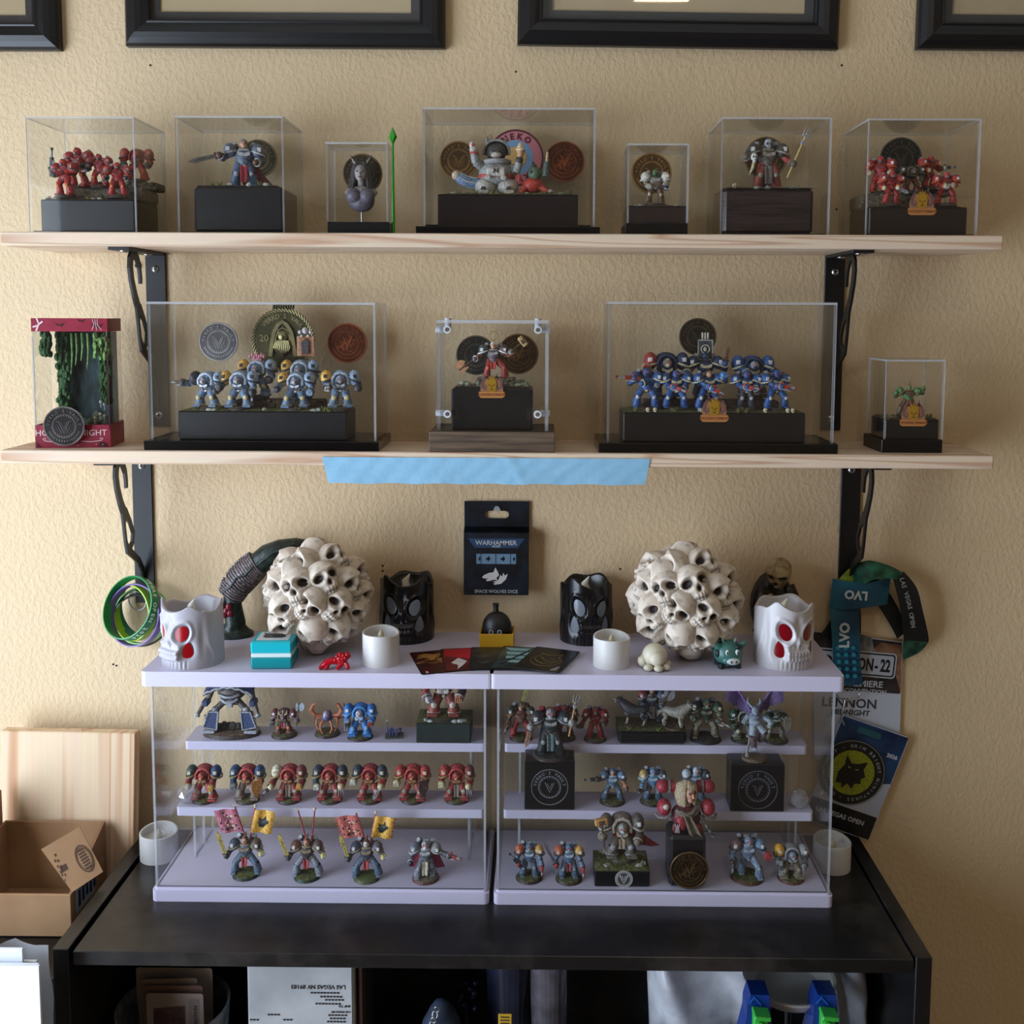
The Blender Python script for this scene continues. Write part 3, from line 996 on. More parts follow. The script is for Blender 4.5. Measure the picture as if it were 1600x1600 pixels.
def figure(name, label, group, pos, H, pal, kind='term', rz=0.0, base=None, hands=None, weapons=(), helm='helm', extras=(), lean=0.0, legs=None, lift=0.0):
	"""armoured figurine. H = height from the feet to the top of hood/helmet. base = (radius_m, rim colour, ground material)"""
	g = lambda k, d=None: pal.get(k, d if d is not None else pal['armor'])
	t = thing(name, label, 'figurine', pos, rz, group)
	bh = 0.0
	if base:
		bh = 0.0032
		disc_base(t, base[0], bh, base[1] if len(base) > 1 else DBROWN, base[2] if len(base) > 2 else M_GRASS)
	z0 = (bh + lift) / H
	O = T(0, 0, z0)
	mk = lambda: MB(H)
	def put(b, nm, mats):
		mats = [paint(m) if isinstance(m, tuple) else m for m in (mats if isinstance(mats, list) else [mats])]
		b.v = [O @ (p / H) * H for p in b.v] if False else [p + V3(0, 0, z0 * H) for p in b.v]
		return b.build(nm, mats, t)
	A, TR = g('armor'), g('trim', GOLD)
	term = kind == 'term'
	# ---- legs
	lg = legs or ((.20, -.05), (.20, -.05))
	for s, (sp, fw) in zip((-1, 1), lg):
		b = mk()
		if term:
			b.cyl((s * .11, 0, .44), (s * (sp - .02), fw - .03, .26), .115, .105, 10)
			b.cyl((s * (sp - .01), fw + .0, .27), (s * (sp - .01), fw + .01, .23), .10, .10, 10, mi=2)
			b.cyl((s * sp, fw + .02, .24), (s * (sp + .02), fw + .04, .05), .105, .145, 10)
			b.ell((s * sp, fw - .10, .26), (.075, .05, .075), 8, 6, mi=1)
			b.box((s * (sp + .03), fw - .02, .035), (.24, .30, .075), .022)
			b.cyl((s * (sp + .02), fw + .04, .045), (s * (sp + .02), fw + .04, .085), .152, .146, 12, mi=1)
		else:
			b.cyl((s * .09, 0, .48), (s * (sp - .05), fw - .04, .29), .092, .082, 10)
			b.cyl((s * (sp - .05), fw - .02, .31), (s * (sp - .05), fw - .01, .27), .075, .075, 10, mi=2)
			b.cyl((s * (sp - .045), fw, .27), (s * (sp - .02), fw + .05, .06), .082, .108, 10)
			b.ell((s * (sp - .05), fw - .075, .28), (.052, .038, .06), 8, 6, mi=1)
			b.box((s * (sp - .01), fw, .03), (.13, .24, .065), .02)
		put(b, 'leg', [g('leg'), g('knee', TR), DARK])
	# ---- waist
	b = mk()
	b.box((0, 0, .44), (.25 if term else .20, .19, .10), .025)
	b.box((0, -.10, .44), (.07, .03, .06), .01, mi=1)
	for s in (-1, 1):
		b.box((s * .085, -.095, .45), (.06, .04, .06), .012, mi=2)
	put(b, 'belt', [DARK, TR, g('pouch', BROWN)])
	if 'tabard' in extras or 'loin' in extras:
		b = mk()
		L = .34 if 'tabard' in extras else .2
		b.sheet(lambda u, v: (V3((u - .5) * (.16 - .02 * v), -.115 - .05 * v - .015 * math.sin(u * 9), .44 - L * v), V3(0, -1, 0)), 6, 5, .015)
		put(b, 'loincloth', g('cloth', CRIM))
	# ---- torso
	b = mk()
	if term:
		b.box((0, .02, .64), (.42, .34, .34), .10)
		b.ell((0, .11, .80), (.25, .17, .17), 14, 8)
		b.tube([(-.19, -.13, .60), (-.20, -.12, .74), (-.13, -.10, .86), (0, -.10, .91), (.13, -.10, .86), (.20, -.12, .74), (.19, -.13, .60)], .040, 8, mi=1)
		b.box((0, -.17, .58), (.26, .09, .13), .03, mi=2)
		for s in (-1, 1):
			b.prism([(0, 0), (s * .11, .045), (s * .12, -.01), (s * .03, -.05)], -.012, .012, T(0, -.222, .585) @ Matrix.Rotation(PI / 2, 4, 'X'), mi=3)
	else:
		b.ell((0, 0, .64), (.185, .145, .165), 14, 10)
		b.cyl((0, .0, .45), (0, 0, .56), .12, .15, 12, mi=0)
		for s in (-1, 1):
			b.prism([(0, .03), (s * .13, .075), (s * .12, .0), (s * .02, -.03)], -.012, .012, T(0, -.145, .655) @ Matrix.Rotation(PI / 2, 4, 'X'), mi=3)
		b.ell((0, -.145, .66), (.03, .02, .035), 6, 5, mi=3)
		b.tube([(-.10, -.06, .76), (0, -.10, .775), (.10, -.06, .76)], .03, 6, mi=1)
	put(b, 'torso', [A, g('hood', TR), g('chest', A), TR])
	# ---- backpack
	if not term and 'nopack' not in extras:
		b = mk()
		b.box((0, .20, .70), (.28, .14, .24), .03)
		for s in (-1, 1):
			b.ell((s * .17, .20, .86), (.075, .075, .075), 10, 6)
			b.cyl((s * .17, .20, .86), (s * .20, .12, .92), .05, .055, 8, mi=1)
		b.box((0, .20, .85), (.16, .10, .10), .02, mi=1)
		put(b, 'backpack', [g('pack', A), g('vent', STEEL)])
	# ---- head
	hc = V3(0, -.20, .735) if term else V3(0, -.06, .875)
	b = mk()
	if helm == 'helm':
		b.ell(hc, (.10, .105, .11), 12, 8)
		b.box(hc + V3(0, -.09, -.045), (.085, .07, .08), .02, mi=1)
		for s in (-1, 1):
			b.box(hc + V3(s * .042, -.098, .018), (.042, .02, .022), .003, mi=2)
		b.box(hc + V3(0, -.03, .085), (.03, .14, .03), .006, mi=1)
	elif helm == 'skull':
		b.ell(hc + V3(0, 0, .02), (.085, .09, .09), 12, 8, mi=1)
		b.box(hc + V3(0, -.07, -.055), (.075, .05, .06), .015, mi=1)
		for s in (-1, 1):
			b.ell(hc + V3(s * .035, -.078, .0), (.024, .02, .022), 6, 5, mi=3)
	else:
		b.ell(hc, (.075, .085, .095), 12, 8, mi=4)
		b.ell(hc + V3(0, -.082, -.005), (.016, .022, .024), 6, 5, mi=4)
		for s in (-1, 1):
			b.ell(hc + V3(s * .032, -.072, .015), (.013, .012, .010), 6, 4, mi=3)
		b.ell(hc + V3(0, .02, .035), (.086, .085, .08), 12, 7, mi=5)
		if helm == 'beard':
			b.ell(hc + V3(0, -.055, -.085), (.065, .05, .085), 10, 6, mi=5)
		if 'topknot' in extras:
			b.cyl(hc + V3(0, 0, .09), hc + V3(.03, .05, .22), .035, .012, 8, mi=5)
	put(b, 'head', [g('head', A), g('face', STEEL), g('eye', (220, 60, 40)), DARK, g('skin', SKIN), g('hair', BROWN)])
	if 'horns' in extras:
		b = mk()
		for s in (-1, 1):
			b.tube([hc + V3(s * .07, 0, .05), hc + V3(s * .16, -.02, .12), hc + V3(s * .17, -.02, .26)], [.035, .028, .006], 6)
		b.cyl(hc + V3(0, 0, .08), hc + V3(0, 0, .25), .022, .01, 6)
		put(b, 'horns', BONE)
	if 'halo' in extras:
		b = mk()
		n = 20
		b.tube([hc + V3(.115 * math.cos(2 * PI * i / n), .1, .27 + .115 * math.sin(2 * PI * i / n)) for i in range(n + 1)], .012, 6, caps=False)
		for i in range(8):
			a = 2 * PI * i / 8 + PI / 8
			b.cyl(hc + V3(.115 * math.cos(a), .1, .27 + .115 * math.sin(a)), hc + V3(.17 * math.cos(a), .1, .27 + .17 * math.sin(a)), .012, .004, 5)
		b.cyl(hc + V3(0, .1, .0), hc + V3(0, .1, .16), .014, n=6)
		put(b, 'halo', GOLD)
	# ---- shoulder pads and arms
	hs = hands or {}
	defh = {'l': (-.34, -.20, .42), 'r': (.34, -.20, .42)} if term else {'l': (-.26, -.24, .50), 'r': (.26, -.24, .50)}
	HP = {}
	for sd, s in (('l', -1), ('r', 1)):
		sh = V3(s * .33, .02, .72) if term else V3(s * .25, 0, .71)
		pc = g('pad_' + sd, g('pad', A))
		b = mk()
		if term:
			b.ell(sh + V3(s * .02, .0, .05), (.155, .215, .20), 14, 9)
			n = 16
			b.tube([sh + V3(s * .03 + .155 * math.cos(2 * PI * i / n), .215 * math.sin(2 * PI * i / n), -.03 + .05 * math.cos(2 * PI * i / n) * s * -1) for i in range(n + 1)], .026, 6, mi=1, caps=False)
			b.box(sh + V3(s * .04, -.185, .09), (.10, .05, .10), .015, mi=2)
		else:
			b.ell(sh + V3(s * .025, 0, .045), (.135, .165, .15), 14, 9)
			n = 16
			b.tube([sh + V3(s * .035 + .14 * math.cos(2 * PI * i / n), .17 * math.sin(2 * PI * i / n), -.01 - s * .045 * math.cos(2 * PI * i / n)) for i in range(n + 1)], .020, 6, mi=1, caps=False)
			b.box(sh + V3(s * .06, -.145, .06), (.08, .03, .09), .01, mi=2)
		put(b, 'shoulder_pad', [pc, g('rim', TR), g('badge', WHITE)])
		h = V3(*hs.get(sd, defh[sd]))
		e = elbow_of(sh, h, (s * .6, .25, -.6))
		HP[sd] = h
		b = mk()
		ra = .10 if term else .075
		b.cyl(sh, e, ra, ra * .85, 10)
		b.ell(e, ra * .88, 8, 6, mi=2)
		w0, w1 = e + (h - e) * .18, e + (h - e) * .85
		b.cyl(e, w0, ra * .8, n=8, mi=2)
		b.cyl(w0, w1, ra * .9, ra * 1.12, 10)
		b.cyl(w1 - (h - e) * .06, w1 + (h - e) * .02, ra * 1.18, n=10, mi=3)
		b.ell(h, (ra * .95, ra * .95, ra * .95), 8, 6, mi=1)
		put(b, 'arm', [g('arm_' + sd, A), g('glove', A), DARK, g('rim', TR)])
	HPz = {k: v + V3(0, 0, z0) for k, v in HP.items()}
	for wpn in weapons:
		add_weapon(t, wpn, H, HPz, pal)
	if 'cape' in extras:
		b = mk()
		cw = pal.get('cape_w', (.34, .5))
		sw = pal.get('cape_swing', 0.0)
		b.sheet(lambda u, v: (V3((u - .5) * (cw[0] + (cw[1] - cw[0]) * v) + sw * v * v, .19 + .10 * v + .03 * math.sin(u * 14) * v, .80 - .72 * v), V3(0, 1, 0)), 14, 8, .02)
		put(b, 'cape', [g('cape', CRIM)])
	return t
def feet(u, v, z):
	return PZ(u, v, z)
# ================================================================== COINS AND PINS
RX90 = Matrix.Rotation(PI / 2, 4, 'X')
def metal_mat(name, rgb, rough=0.34):
	return mottled(name, tuple(int(c * .62) for c in rgb), rgb, 25, rough, 0.85, bump=0.12, bscale=260, lo=0.3, hi=0.6)
BRONZE, ABRONZE, COPPER = (150, 118, 74), (112, 98, 72), (150, 84, 58)
SILVER, GUNMETAL, NICKEL = (132, 128, 128), (84, 82, 80), (196, 196, 200)
def coin(label, pos, r, rgb, style='v', tilt=0.0, group='challenge coins', rough=0.34, spin=0.0, hi=None, rzz=0.0):
	"""round struck coin, face towards the room; pos = centre of its back"""
	t = thing('challenge_coin', label, 'coin', pos, 0, group, rot=(tilt, spin, rzz))
	m = metal_mat('coin_field_darkened', tuple(int(c * .72) for c in rgb), rough + .12)  # recessed field darkened and relief lightened in colour to deepen its shading
	mh = metal_mat('coin_relief_lightened', hi or tuple(min(255, int(c * 1.3) + 12) for c in rgb), rough)
	th = 0.10
	M = RX90
	MB(r).lathe([(0.97, 0), (1.0, .02), (1.0, th - .02), (.975, th - .004), (.92, th - .03)], 48, M).build('disc', m, t)
	MB(r).lathe([(1.0, th - .02), (.985, th), (.93, th), (.915, th - .03)], 48, M, cap0=False, cap1=False).build('rim', mh, t)
	z = th - .031
	b = MB(r)
	b.lathe([(.60, z), (.60, z + .022), (.565, z + .022), (.565, z)], 40, M, cap0=False, cap1=False)
	n = 28
	if style == 'v':
		for i in range(n):
			a = 2 * PI * i / n
			b.box((.52 * math.cos(a), .52 * math.sin(a), z + .010), (.05, .05, .022), 0, M @ T(0, 0, 0)) if False else \
				b.prism([(.49, -.022), (.555, -.034), (.555, .034), (.49, .022)], z, z + .022, M @ rotz(a))
	b.build('gear_ring', mh, t)
	tx = MB(r)
	tx.arc_text("VERKO'S VAULT", .76, .23, -82, 13.7, M @ T(0, 0, z + .010), 0, .034)
	for i in range(15):
		a = math.radians(-90 + (i - 7) * 9.5)
		tx.box((.76 * math.cos(a), .76 * math.sin(a), 0), (.05, .10, .03), 0, M @ T(0, 0, z + .004) if i % 2 == 0 else M @ T(0, 0, z))
	tx.build('lettering', mh, t)
	e = MB(r)
	if style == 'v':
		e.ribbon([(-.27, .26), (0, -.34), (.27, .26)], .045, z, z + .028, M)
		e.ribbon([(-.36, .24), (-.20, .24)], .035, z, z + .028, M)
		e.ribbon([(.36, .24), (.20, .24)], .035, z, z + .028, M)
		e.ribbon([(-.15, .20), (0, -.16), (.15, .20)], .035, z, z + .022, M)
		e.ribbon([(-.33, .10), (-.13, -.33)], .02, z, z + .02, M)
		e.ribbon([(.33, .10), (.13, -.33)], .02, z, z + .02, M)
	else:
		q = random.Random(3)
		for k in range(11):
			a0, r0 = q.random() * 6.28, .12 + .3 * q.random()
			c = (r0 * math.cos(a0), r0 * math.sin(a0))
			pts = []
			for j in range(14):
				a = a0 + j * .42 * (1 if k % 2 else -1)
				rr = .22 - .013 * j
				pts.append((c[0] + rr * math.cos(a), c[1] + rr * math.sin(a)))
			e.ribbon(pts, .035, z, z + .02 + .002 * k, M)
		e.ribbon([(.0, -.18), (.14, .1), (.30, .42)], [.02, .10, .03], z, z + .05, M)
		e.ribbon([(-.02, -.18), (-.1, .12), (-.26, .40)], [.02, .10, .03], z, z + .05, M)
	e.build('emblem', mh, t)
	return t
def demon_pin(label, u, v, w_px, Y, group='gold award pins'):
	"""small enamel award pin: winged crest with a flame-crowned golden face over a lettered banner"""
	p = PY(u, v, Y)
	k = w_px * mpp(Y)
	t = thing('award_pin', label, 'pin', (p.x, Y, p.z), 0, group)
	M = RX90
	edge, enam, gold = plain('pin_rose_gold', (196, 142, 108), 0.35, .5), plain('pin_mauve_enamel', (122, 84, 84), 0.3), plain('pin_gold', (206, 160, 44), 0.32, .55)
	b = MB(k)
	arch = [(-.44, -.28)] + [(-.44 + .0 + .44 - .44 * math.cos(a) - 0, -.05 + .42 * math.sin(a)) for a in [PI * i / 12 for i in range(13)]] + [(.44, -.28)]
	b.prism(arch, .0, .04, M)
	b.build('crest', edge, t)
	b = MB(k)
	for s in (-1, 1):
		b.ribbon([(s * .13, .40), (s * .28, .30), (s * .37, .12), (s * .36, -.06), (s * .27, -.13), (s * .20, -.04), (s * .25, .05)], [.03, .08, .11, .11, .09, .07, .04], .04, .055, M)
		b.prism([(s * .13, .30), (s * .22, .52), (s * .26, .26)], .0, .055, M)
	b.build('horns', enam, t)
	b = MB(k)
	fl = [(-.15, -.18), (-.19, .02), (-.16, .16), (-.21, .30), (-.11, .24), (-.09, .40), (-.03, .28), (0, .46), (.03, .28), (.09, .40), (.11, .24), (.21, .30), (.16, .16), (.19, .02), (.15, -.18), (0, -.26)]
	b.prism(fl, .04, .085, M)
	b.build('flame_face', gold, t)
	b = MB(k)
	for s in (-1, 1):
		b.prism([(s * .03, .03), (s * .12, .08), (s * .11, .01)], .085, .092, M)
	b.prism([(-.08, -.10), (.08, -.10), (.05, -.15), (-.05, -.15)], .085, .092, M)
	b.prism([(-.015, .02), (.015, .02), (.03, -.05), (-.03, -.05)], .085, .098, M)
	b.build('features', plain('pin_dark_line', (110, 70, 20), 0.5), t)
	b = MB(k)
	b.prism([(-.50, -.22), (.50, -.22), (.50, -.40), (.42, -.47), (-.42, -.47), (-.50, -.40)], .03, .07, M)
	bo = b.build('scroll_banner', plain('pin_orange', (206, 138, 78), 0.4, .2), t)
	MB(k).text('GOLDEN DEMON', .135, M @ T(0, -.335, .071), 0, .012).build('lettering', plain('pin_letters', (150, 84, 40), 0.4), bo)
	return t
# ================================================================== UPPER SHELF
def FIG(label, group, u, vf, vt, Y, zs, pal, **kw):
	name = kw.pop('name', 'armoured_miniature')
	p = PY(u, (vf + vt) / 2, Y)
	z = zs if zs is not None else PY(u, vf, Y).z
	bh = 0.0032 if kw.get('base') else 0.0
	H = PY(u, vt, Y).z - z - bh
	return figure(name, label, group, (p.x, Y, z), H, pal, **kw)
def terrace(t, boxes, mat, seed=1):
	q = random.Random(seed)
	for (x, y, z, sx, sy, sz) in boxes:
		b = MB()
		b.box((x, y, z + sz / 2), (sx, sy, sz), min(sx, sy, sz) * .18)
		for i in range(10):
			b.ell((x + (q.random() - .5) * sx, y - sy / 2, z + q.random() * sz), (.004, .003, .003), 6, 4)
		b.build('terrace', mat, t)
def tufts(t, pts, mat=None, s=.004, name='grass_tuft'):
	q = random.Random(len(pts) * 3 + int(abs(pts[0][0]) * 1e4))
	for (x, y, z) in pts:
		b = MB()
		for i in range(16):
			a = q.random() * 6.28
			l = s * (.6 + .8 * q.random())
			b.cyl((x + .3 * s * math.cos(a), y + .3 * s * math.sin(a), z), (x + l * .7 * math.cos(a), y + l * .7 * math.sin(a), z + l), s * .16, s * .03, 4, caps=False)
		b.build(name, mat or M_TUFT, t)
def rocks(t, pts, s=.005, mat=None, name='rock'):
	q = random.Random(int(abs(pts[0][0]) * 1e5))
	for (x, y, z) in pts:
		b = MB()
		b.ell((x, y, z + s * .3), (s * (.8 + .5 * q.random()), s * .8, s * (.5 + .4 * q.random())), 7, 5, fn=lambda p: p * (0.8 + .4 * q.random()), smooth=False)
		b.build(name, mat or M_ROCK, t)
def tiny_skull(t, p, s=.004):
	b = MB(s)
	b.ell((0, 0, .9), (.75, .85, .75), 10, 8)
	b.box((0, -.5, .35), (.7, .5, .5), .12)
	for sx in (-.3, .3):
		b.ell((sx, -.72, .8), (.19, .15, .2), 6, 5, mi=1)
	b.ell((0, -.83, .5), (.08, .08, .12), 5, 4, mi=1)
	b.build('skull', [paint(BONE), paint(DARK)], t, p)
YF1, D1 = -0.132, 0.105
YC = YF1 + D1 / 2
# ---- 1: red squad
c = clear_case('clear_display_case', 'clear case holding five red armoured miniatures at left end of top shelf', 43, 211, 182, S1, YF1, D1)
pl = plinth('display_plinth', 'low black plinth under the five red miniatures', 64, 210, 312, c['zb'], YF1 + .012, .080, M_PLINTH, 'plinths inside the display cases', M_MUD, .003)
z1 = pl['z']
t = pl['t']
terrace(t, [(.012, .012, pl['H'], .098, .05, .017), (.040, .022, pl['H'] + .017, .06, .03, .010), (-.010, .026, pl['H'] + .017, .05, .022, .010)], M_GRIT, 2)
tufts(t, [(-.052, -.034, pl['H']), (-.048, -.030, pl['H']), (.0, -.036, pl['H'])])
rocks(t, [(.006, -.036, pl['H']), (.014, -.036, pl['H'])], .003)
RP = dict(armor=RED, trim=DRED, rim=(96, 90, 84), hood=DRED, chest=(70, 60, 58), face=GREY, pad=RED, glove=(60, 56, 54), knee=ORANGE, pack=DRED, badge=(130, 110, 100))
gq = 'red armoured miniatures in the left top case'
zz = PY(100, 303, YF1 + .03).z
FIG('red miniature shouldering a dark upright cannon, nearest the case corner', gq, 102, 304, 248, YF1 + .026, z1 + .003, RP, kind='marine', rz=-.3, base=(.013, DBROWN, M_MUD), hands={'l': (-.36, -.10, .72), 'r': (-.1, -.3, .52)}, weapons=[('gun', 'l', (0.05, 0, 1), .85, DARK)])
FIG('red miniature on the ledge behind the cannon bearer', gq, 124, 282, 230, YF1 + .055, pl['z'] + .017, RP, kind='marine', rz=-.25, base=(.012, DBROWN, M_MUD), weapons=[('twin', 'l', (-.3, -1, -.2))])
FIG('red miniature at the middle of the stepped ruin', gq, 156, 292, 240, YF1 + .045, pl['z'] + .017, RP, kind='marine', base=(.012, DBROWN, M_MUD), weapons=[('twin', 'l', (-.2, -1, -.4)), ('claw', 'r', (0, -1, -.2), DRED)])
FIG('red miniature standing front right on the black plinth', gq, 184, 305, 253, YF1 + .026, z1 + .003, RP, kind='marine', rz=.2, base=(.013, DBROWN, M_MUD), weapons=[('gun', 'l', (-.4, -1, -.6), .4)])
FIG('red miniature farthest back right by the clear side wall', gq, 214, 282, 230, YF1 + .062, pl['z'] + .017 + .010, RP, kind='term', rz=.2, base=(.012, DBROWN, M_MUD))
# ---- 2: sword hero
c = clear_case('clear_display_case', 'clear case with one caped grey swordsman on a tall black plinth', 275, 443, 181, S1, YF1, D1)
pl = plinth('display_plinth', 'tall black plinth under the caped grey swordsman', 303, 442, 292, c['zb'], YF1 + .012, .078, M_PLINTH, 'plinths inside the display cases', M_GRIT, .003, inset=.006, ch=.003)
t = pl['t']
MB().box((-.002, 0, pl['H'] + .0012), (.100, .070, .0024), .0008).build('wooden_cap', M_PLINTHB, t)
tufts(t, [(-.034, -.03, pl['H'] + .002), (-.026, -.03, pl['H'] + .002), (.026, -.03, pl['H'] + .002)], s=.005)
rocks(t, [(.034, -.032, pl['H'] + .002), (-.012, -.03, pl['H'] + .002), (.012, -.033, pl['H'] + .002)], .004)
HPAL = dict(armor=(96, 106, 124), trim=(176, 176, 176), leg=(70, 96, 128), head=(176, 172, 168), cape=(112, 34, 36), cape_w=(.3, .62), cape_swing=.30, knee=STEEL, hair=GREY, glove=BROWN, pack=(120, 118, 116), chest=STEEL)
FIG('grey blue swordsman with dark red cape pointing a blade to the left', None, 381, 284, 217, YC - .012, pl['z'] + .002, HPAL, kind='marine', rz=.25, hands={'l': (-.48, -.22, .62), 'r': (.24, -.2, .50)}, weapons=[('sword', 'l', (-1, -.05, -.28), .62, (92, 84, 78))], helm='bare', extras=('cape', 'tabard'), name='caped_miniature')
coin('dark bronze coin behind the caped swordsman', (PY(402, 247, -.033).x, -.0275, PY(402, 247, -.033).z), 29 * mpp(-.03), ABRONZE, 'v')
# ---- 3: bust
c = clear_case('clear_display_case', 'small clear case holding the grey female bust', 509, 606, 222, S1, -.128, .052, base=.0145, base_mat=M_PLINTH, base_uv=(510, 607))
p = PY(565, 330, -.102)
bt = thing('portrait_bust', 'grey painted female bust with pointed ears on a thin pin', 'bust', (p.x, -.102, c['zb']))
k = PY(565, 243, -.102).z - PY(565, 330, -.102).z
zb0 = PY(565, 330, -.102).z - c['zb']
b = MB()
b.cyl((0, 0, 0), (0, 0, zb0 + .004), .0009, n=8)
b.build('pin', M_STEEL, bt)
gs, gd, gl = paint((150, 140, 134)), paint((52, 47, 47)), paint((92, 84, 96))
off = T(0, 0, zb0)
def bp(name, mats, fn):
	b_ = MB(k)
	fn(b_)
	b_.v = [q + V3(0, 0, zb0) for q in b_.v]
	return b_.build(name, mats, bt)
bp('chest', [gl, gs], lambda b_: (b_.ell((0, 0, .18), (.24, .17, .20), 14, 10), b_.ell((0, -.02, .33), (.30, .15, .12), 14, 8, mi=1),
								 b_.ell((-.12, -.11, .27), (.15, .13, .14), 12, 8), b_.ell((.12, -.11, .27), (.15, .13, .14), 12, 8)))
bp('neck', gs, lambda b_: b_.cyl((0, .01, .36), (0, -.02, .56), .075, .07, 12))
def head_fn(b_):
	b_.ell((0, -.04, .68), (.115, .13, .16), 16, 12)
	b_.ell((0, -.17, .655), (.022, .03, .035), 8, 6)
	b_.ell((0, -.10, .57), (.06, .06, .05), 10, 6)
	for s in (-1, 1):
		b_.ell((s * .048, -.155, .70), (.026, .012, .014), 8, 5, mi=1)
	b_.ell((0, -.162, .598), (.034, .014, .013), 8, 5, mi=2)
bp('head', [gs, gd, paint((110, 66, 66))], head_fn)
def hair_fn(b_):
	b_.ell((0, .03, .74), (.155, .15, .16), 14, 10)
	for i in range(16):
		a = -2.4 + 4.8 * i / 15
		x, y = .14 * math.sin(a), .02 + .10 * math.cos(a)
		b_.tube([(x * .6, y * .4 - .03, .88), (x * 1.05, y, .76), (x * 1.25, y + .02, .58), (x * 1.5, y - .05, .42), (x * 1.35, y - .09, .32)], [.03, .045, .045, .035, .01], 6)
bp('hair', gd, hair_fn)
def ears_fn(b_):
	for s in (-1, 1):
		b_.cyl((s * .10, 0, .85), (s * .19, -.02, 1.0), .05, .004, 8)
		b_.cyl((s * .105, -.03, .86), (s * .18, -.035, .97), .03, .004, 6, mi=1)
bp('ears', [gd, gs], ears_fn)
coin('dark bronze coin behind the grey female bust', (PY(567, 272, -.078).x, -.0788, PY(567, 272, -.078).z), 30.5 * mpp(-.08), ABRONZE, 'dragon')
# ---- green gem on a rod beside the bust case
p = PY(614, 361, -.118)
gm = thing('gem_rod', 'green faceted gem on a thin green rod beside the bust case', 'ornament', (p.x + .0005, -.118, S1))
zt = PY(612, 225, -.118).z - S1
zg1 = PY(612, 198, -.118).z - S1
gp = plain('green_acrylic', (52, 150, 44), 0.15)
MB().cyl((0, 0, 0), (0, 0, zt), .0022, .0012, 8).build('rod', gp, gm)
b = MB()
n = 6
ring = [(.0055 * math.cos(2 * PI * i / n), .0055 * math.sin(2 * PI * i / n), zt + (zg1 - zt) * .42) for i in range(n)]
b.add(ring + [(0, 0, zt - .002), (0, 0, zg1)], [(i, (i + 1) % n, n + 1) for i in range(n)] + [((i + 1) % n, i, n) for i in range(n)])
b.build('gem', gp, gm)
# ---- 4: astronaut diorama
c = clear_case('clear_display_case', 'widest clear case of the top shelf with the round astronaut', 661, 930, 168, S1, YF1, D1, base=.0085, base_uv=(650, 938), base_d=.118, step=.003)
pl = plinth('display_plinth', 'glossy dark plinth under the round astronaut', 684, 903, 304, c['zb'], YF1 + .014, .074, plain('gloss_dark_plinth', (30, 24, 26), 0.12), 'plinths inside the display cases', M_GRASS, .004)
t = pl['t']
tufts(t, [(-.06, -.03, pl['H']), (-.04, -.03, pl['H']), (.045, -.03, pl['H']), (.075, -.03, pl['H']), (-.02, -.032, pl['H'])], s=.005)
rocks(t, [(-.068, -.028, pl['H']), (.064, -.028, pl['H']), (.068, -.026, pl['H'])], .0045)
p = PY(776, 292, YC - .012)
k = PY(776, 205, YC - .012).z - PY(776, 292, YC - .012).z
at = thing('astronaut_figurine', 'chubby grey cat astronaut figurine with striped tail', 'figurine', (p.x, YC - .012, pl['z']), .0)
ag, aw, ad, ar, ab_ = paint((142, 142, 140)), paint((186, 180, 170)), paint((58, 54, 52)), paint((172, 62, 52)), paint((112, 140, 176))
def ap(name, mats, fn, parent=None):
	b_ = MB(k)
	fn(b_)
	return b_.build(name, mats, parent or at)
for s in (-1, 1):
	ap('leg', [aw, ad], lambda b_: (b_.ell((s * .20, -.02, .17), (.20, .22, .17), 14, 9), b_.box((s * .23, -.12, .05), (.22, .30, .10), .03, mi=0), b_.cyl((s * .23, -.2, .12), (s * .23, -.235, .12), .05, n=10, mi=1)))
ap('suit', [ag, ar, aw], lambda b_: (b_.ell((0, 0, .42), (.33, .27, .25), 18, 12), b_.lathe([(.335, .33), (.345, .36), (.335, .39)], 24, Matrix.Diagonal((1, .82, 1, 1)), 1, cap0=False, cap1=False),
									 b_.box((0, -.27, .42), (.34, .06, .16), .03, mi=2), b_.box((-.14, -.29, .31), (.1, .06, .08), .02, mi=2), b_.box((.14, -.29, .31), (.1, .06, .08), .02, mi=2)))
MB(k).text('N', .13, T(0, -.302, .44) @ RX90, 0, .012).build('lettering', ad, at)
ap('collar', ag, lambda b_: b_.lathe([(.24, .58), (.27, .61), (.27, .65), (.22, .67)], 24))
ap('cat_head', [ad, paint((176, 166, 156)), paint((40, 34, 34))], lambda b_: (b_.ell((0, -.02, .80), (.185, .17, .165), 16, 10), b_.ell((0, -.14, .735), (.10, .07, .065), 12, 8, mi=1),
										b_.tube([(-.09, -.185, .80), (-.06, -.195, .785), (-.03, -.19, .80)], .008, 5, mi=2), b_.tube([(.03, -.19, .80), (.06, -.195, .785), (.09, -.185, .80)], .008, 5, mi=2)))
hm = ap('helmet', [ag, ar], lambda b_: (b_.grid(lambda u, v: (.245 * math.cos(-.15 + (PI + .3) * u) * math.cos((v) * 1.35 - .3), .02 + .235 * math.sin(v * 1.35 - .3) * 1.0 + .0, .80 + .225 * math.sin(-.15 + (PI + .3) * u) * math.cos(v * 1.35 - .3)), 24, 8),
										b_.tube([(.235 * math.cos(-.2 + (PI + .4) * i / 20), -.05, .80 + .215 * math.sin(-.2 + (PI + .4) * i / 20)) for i in range(21)], .022, 8),
										b_.cyl((-.16, .0, .97), (-.19, -.01, 1.08), .06, .012, 8), b_.cyl((.14, .0, .97), (.18, -.01, 1.06), .06, .012, 8), b_.cyl((-.10, .02, 1.0), (-.10, .02, 1.12), .008, n=6, mi=1)))
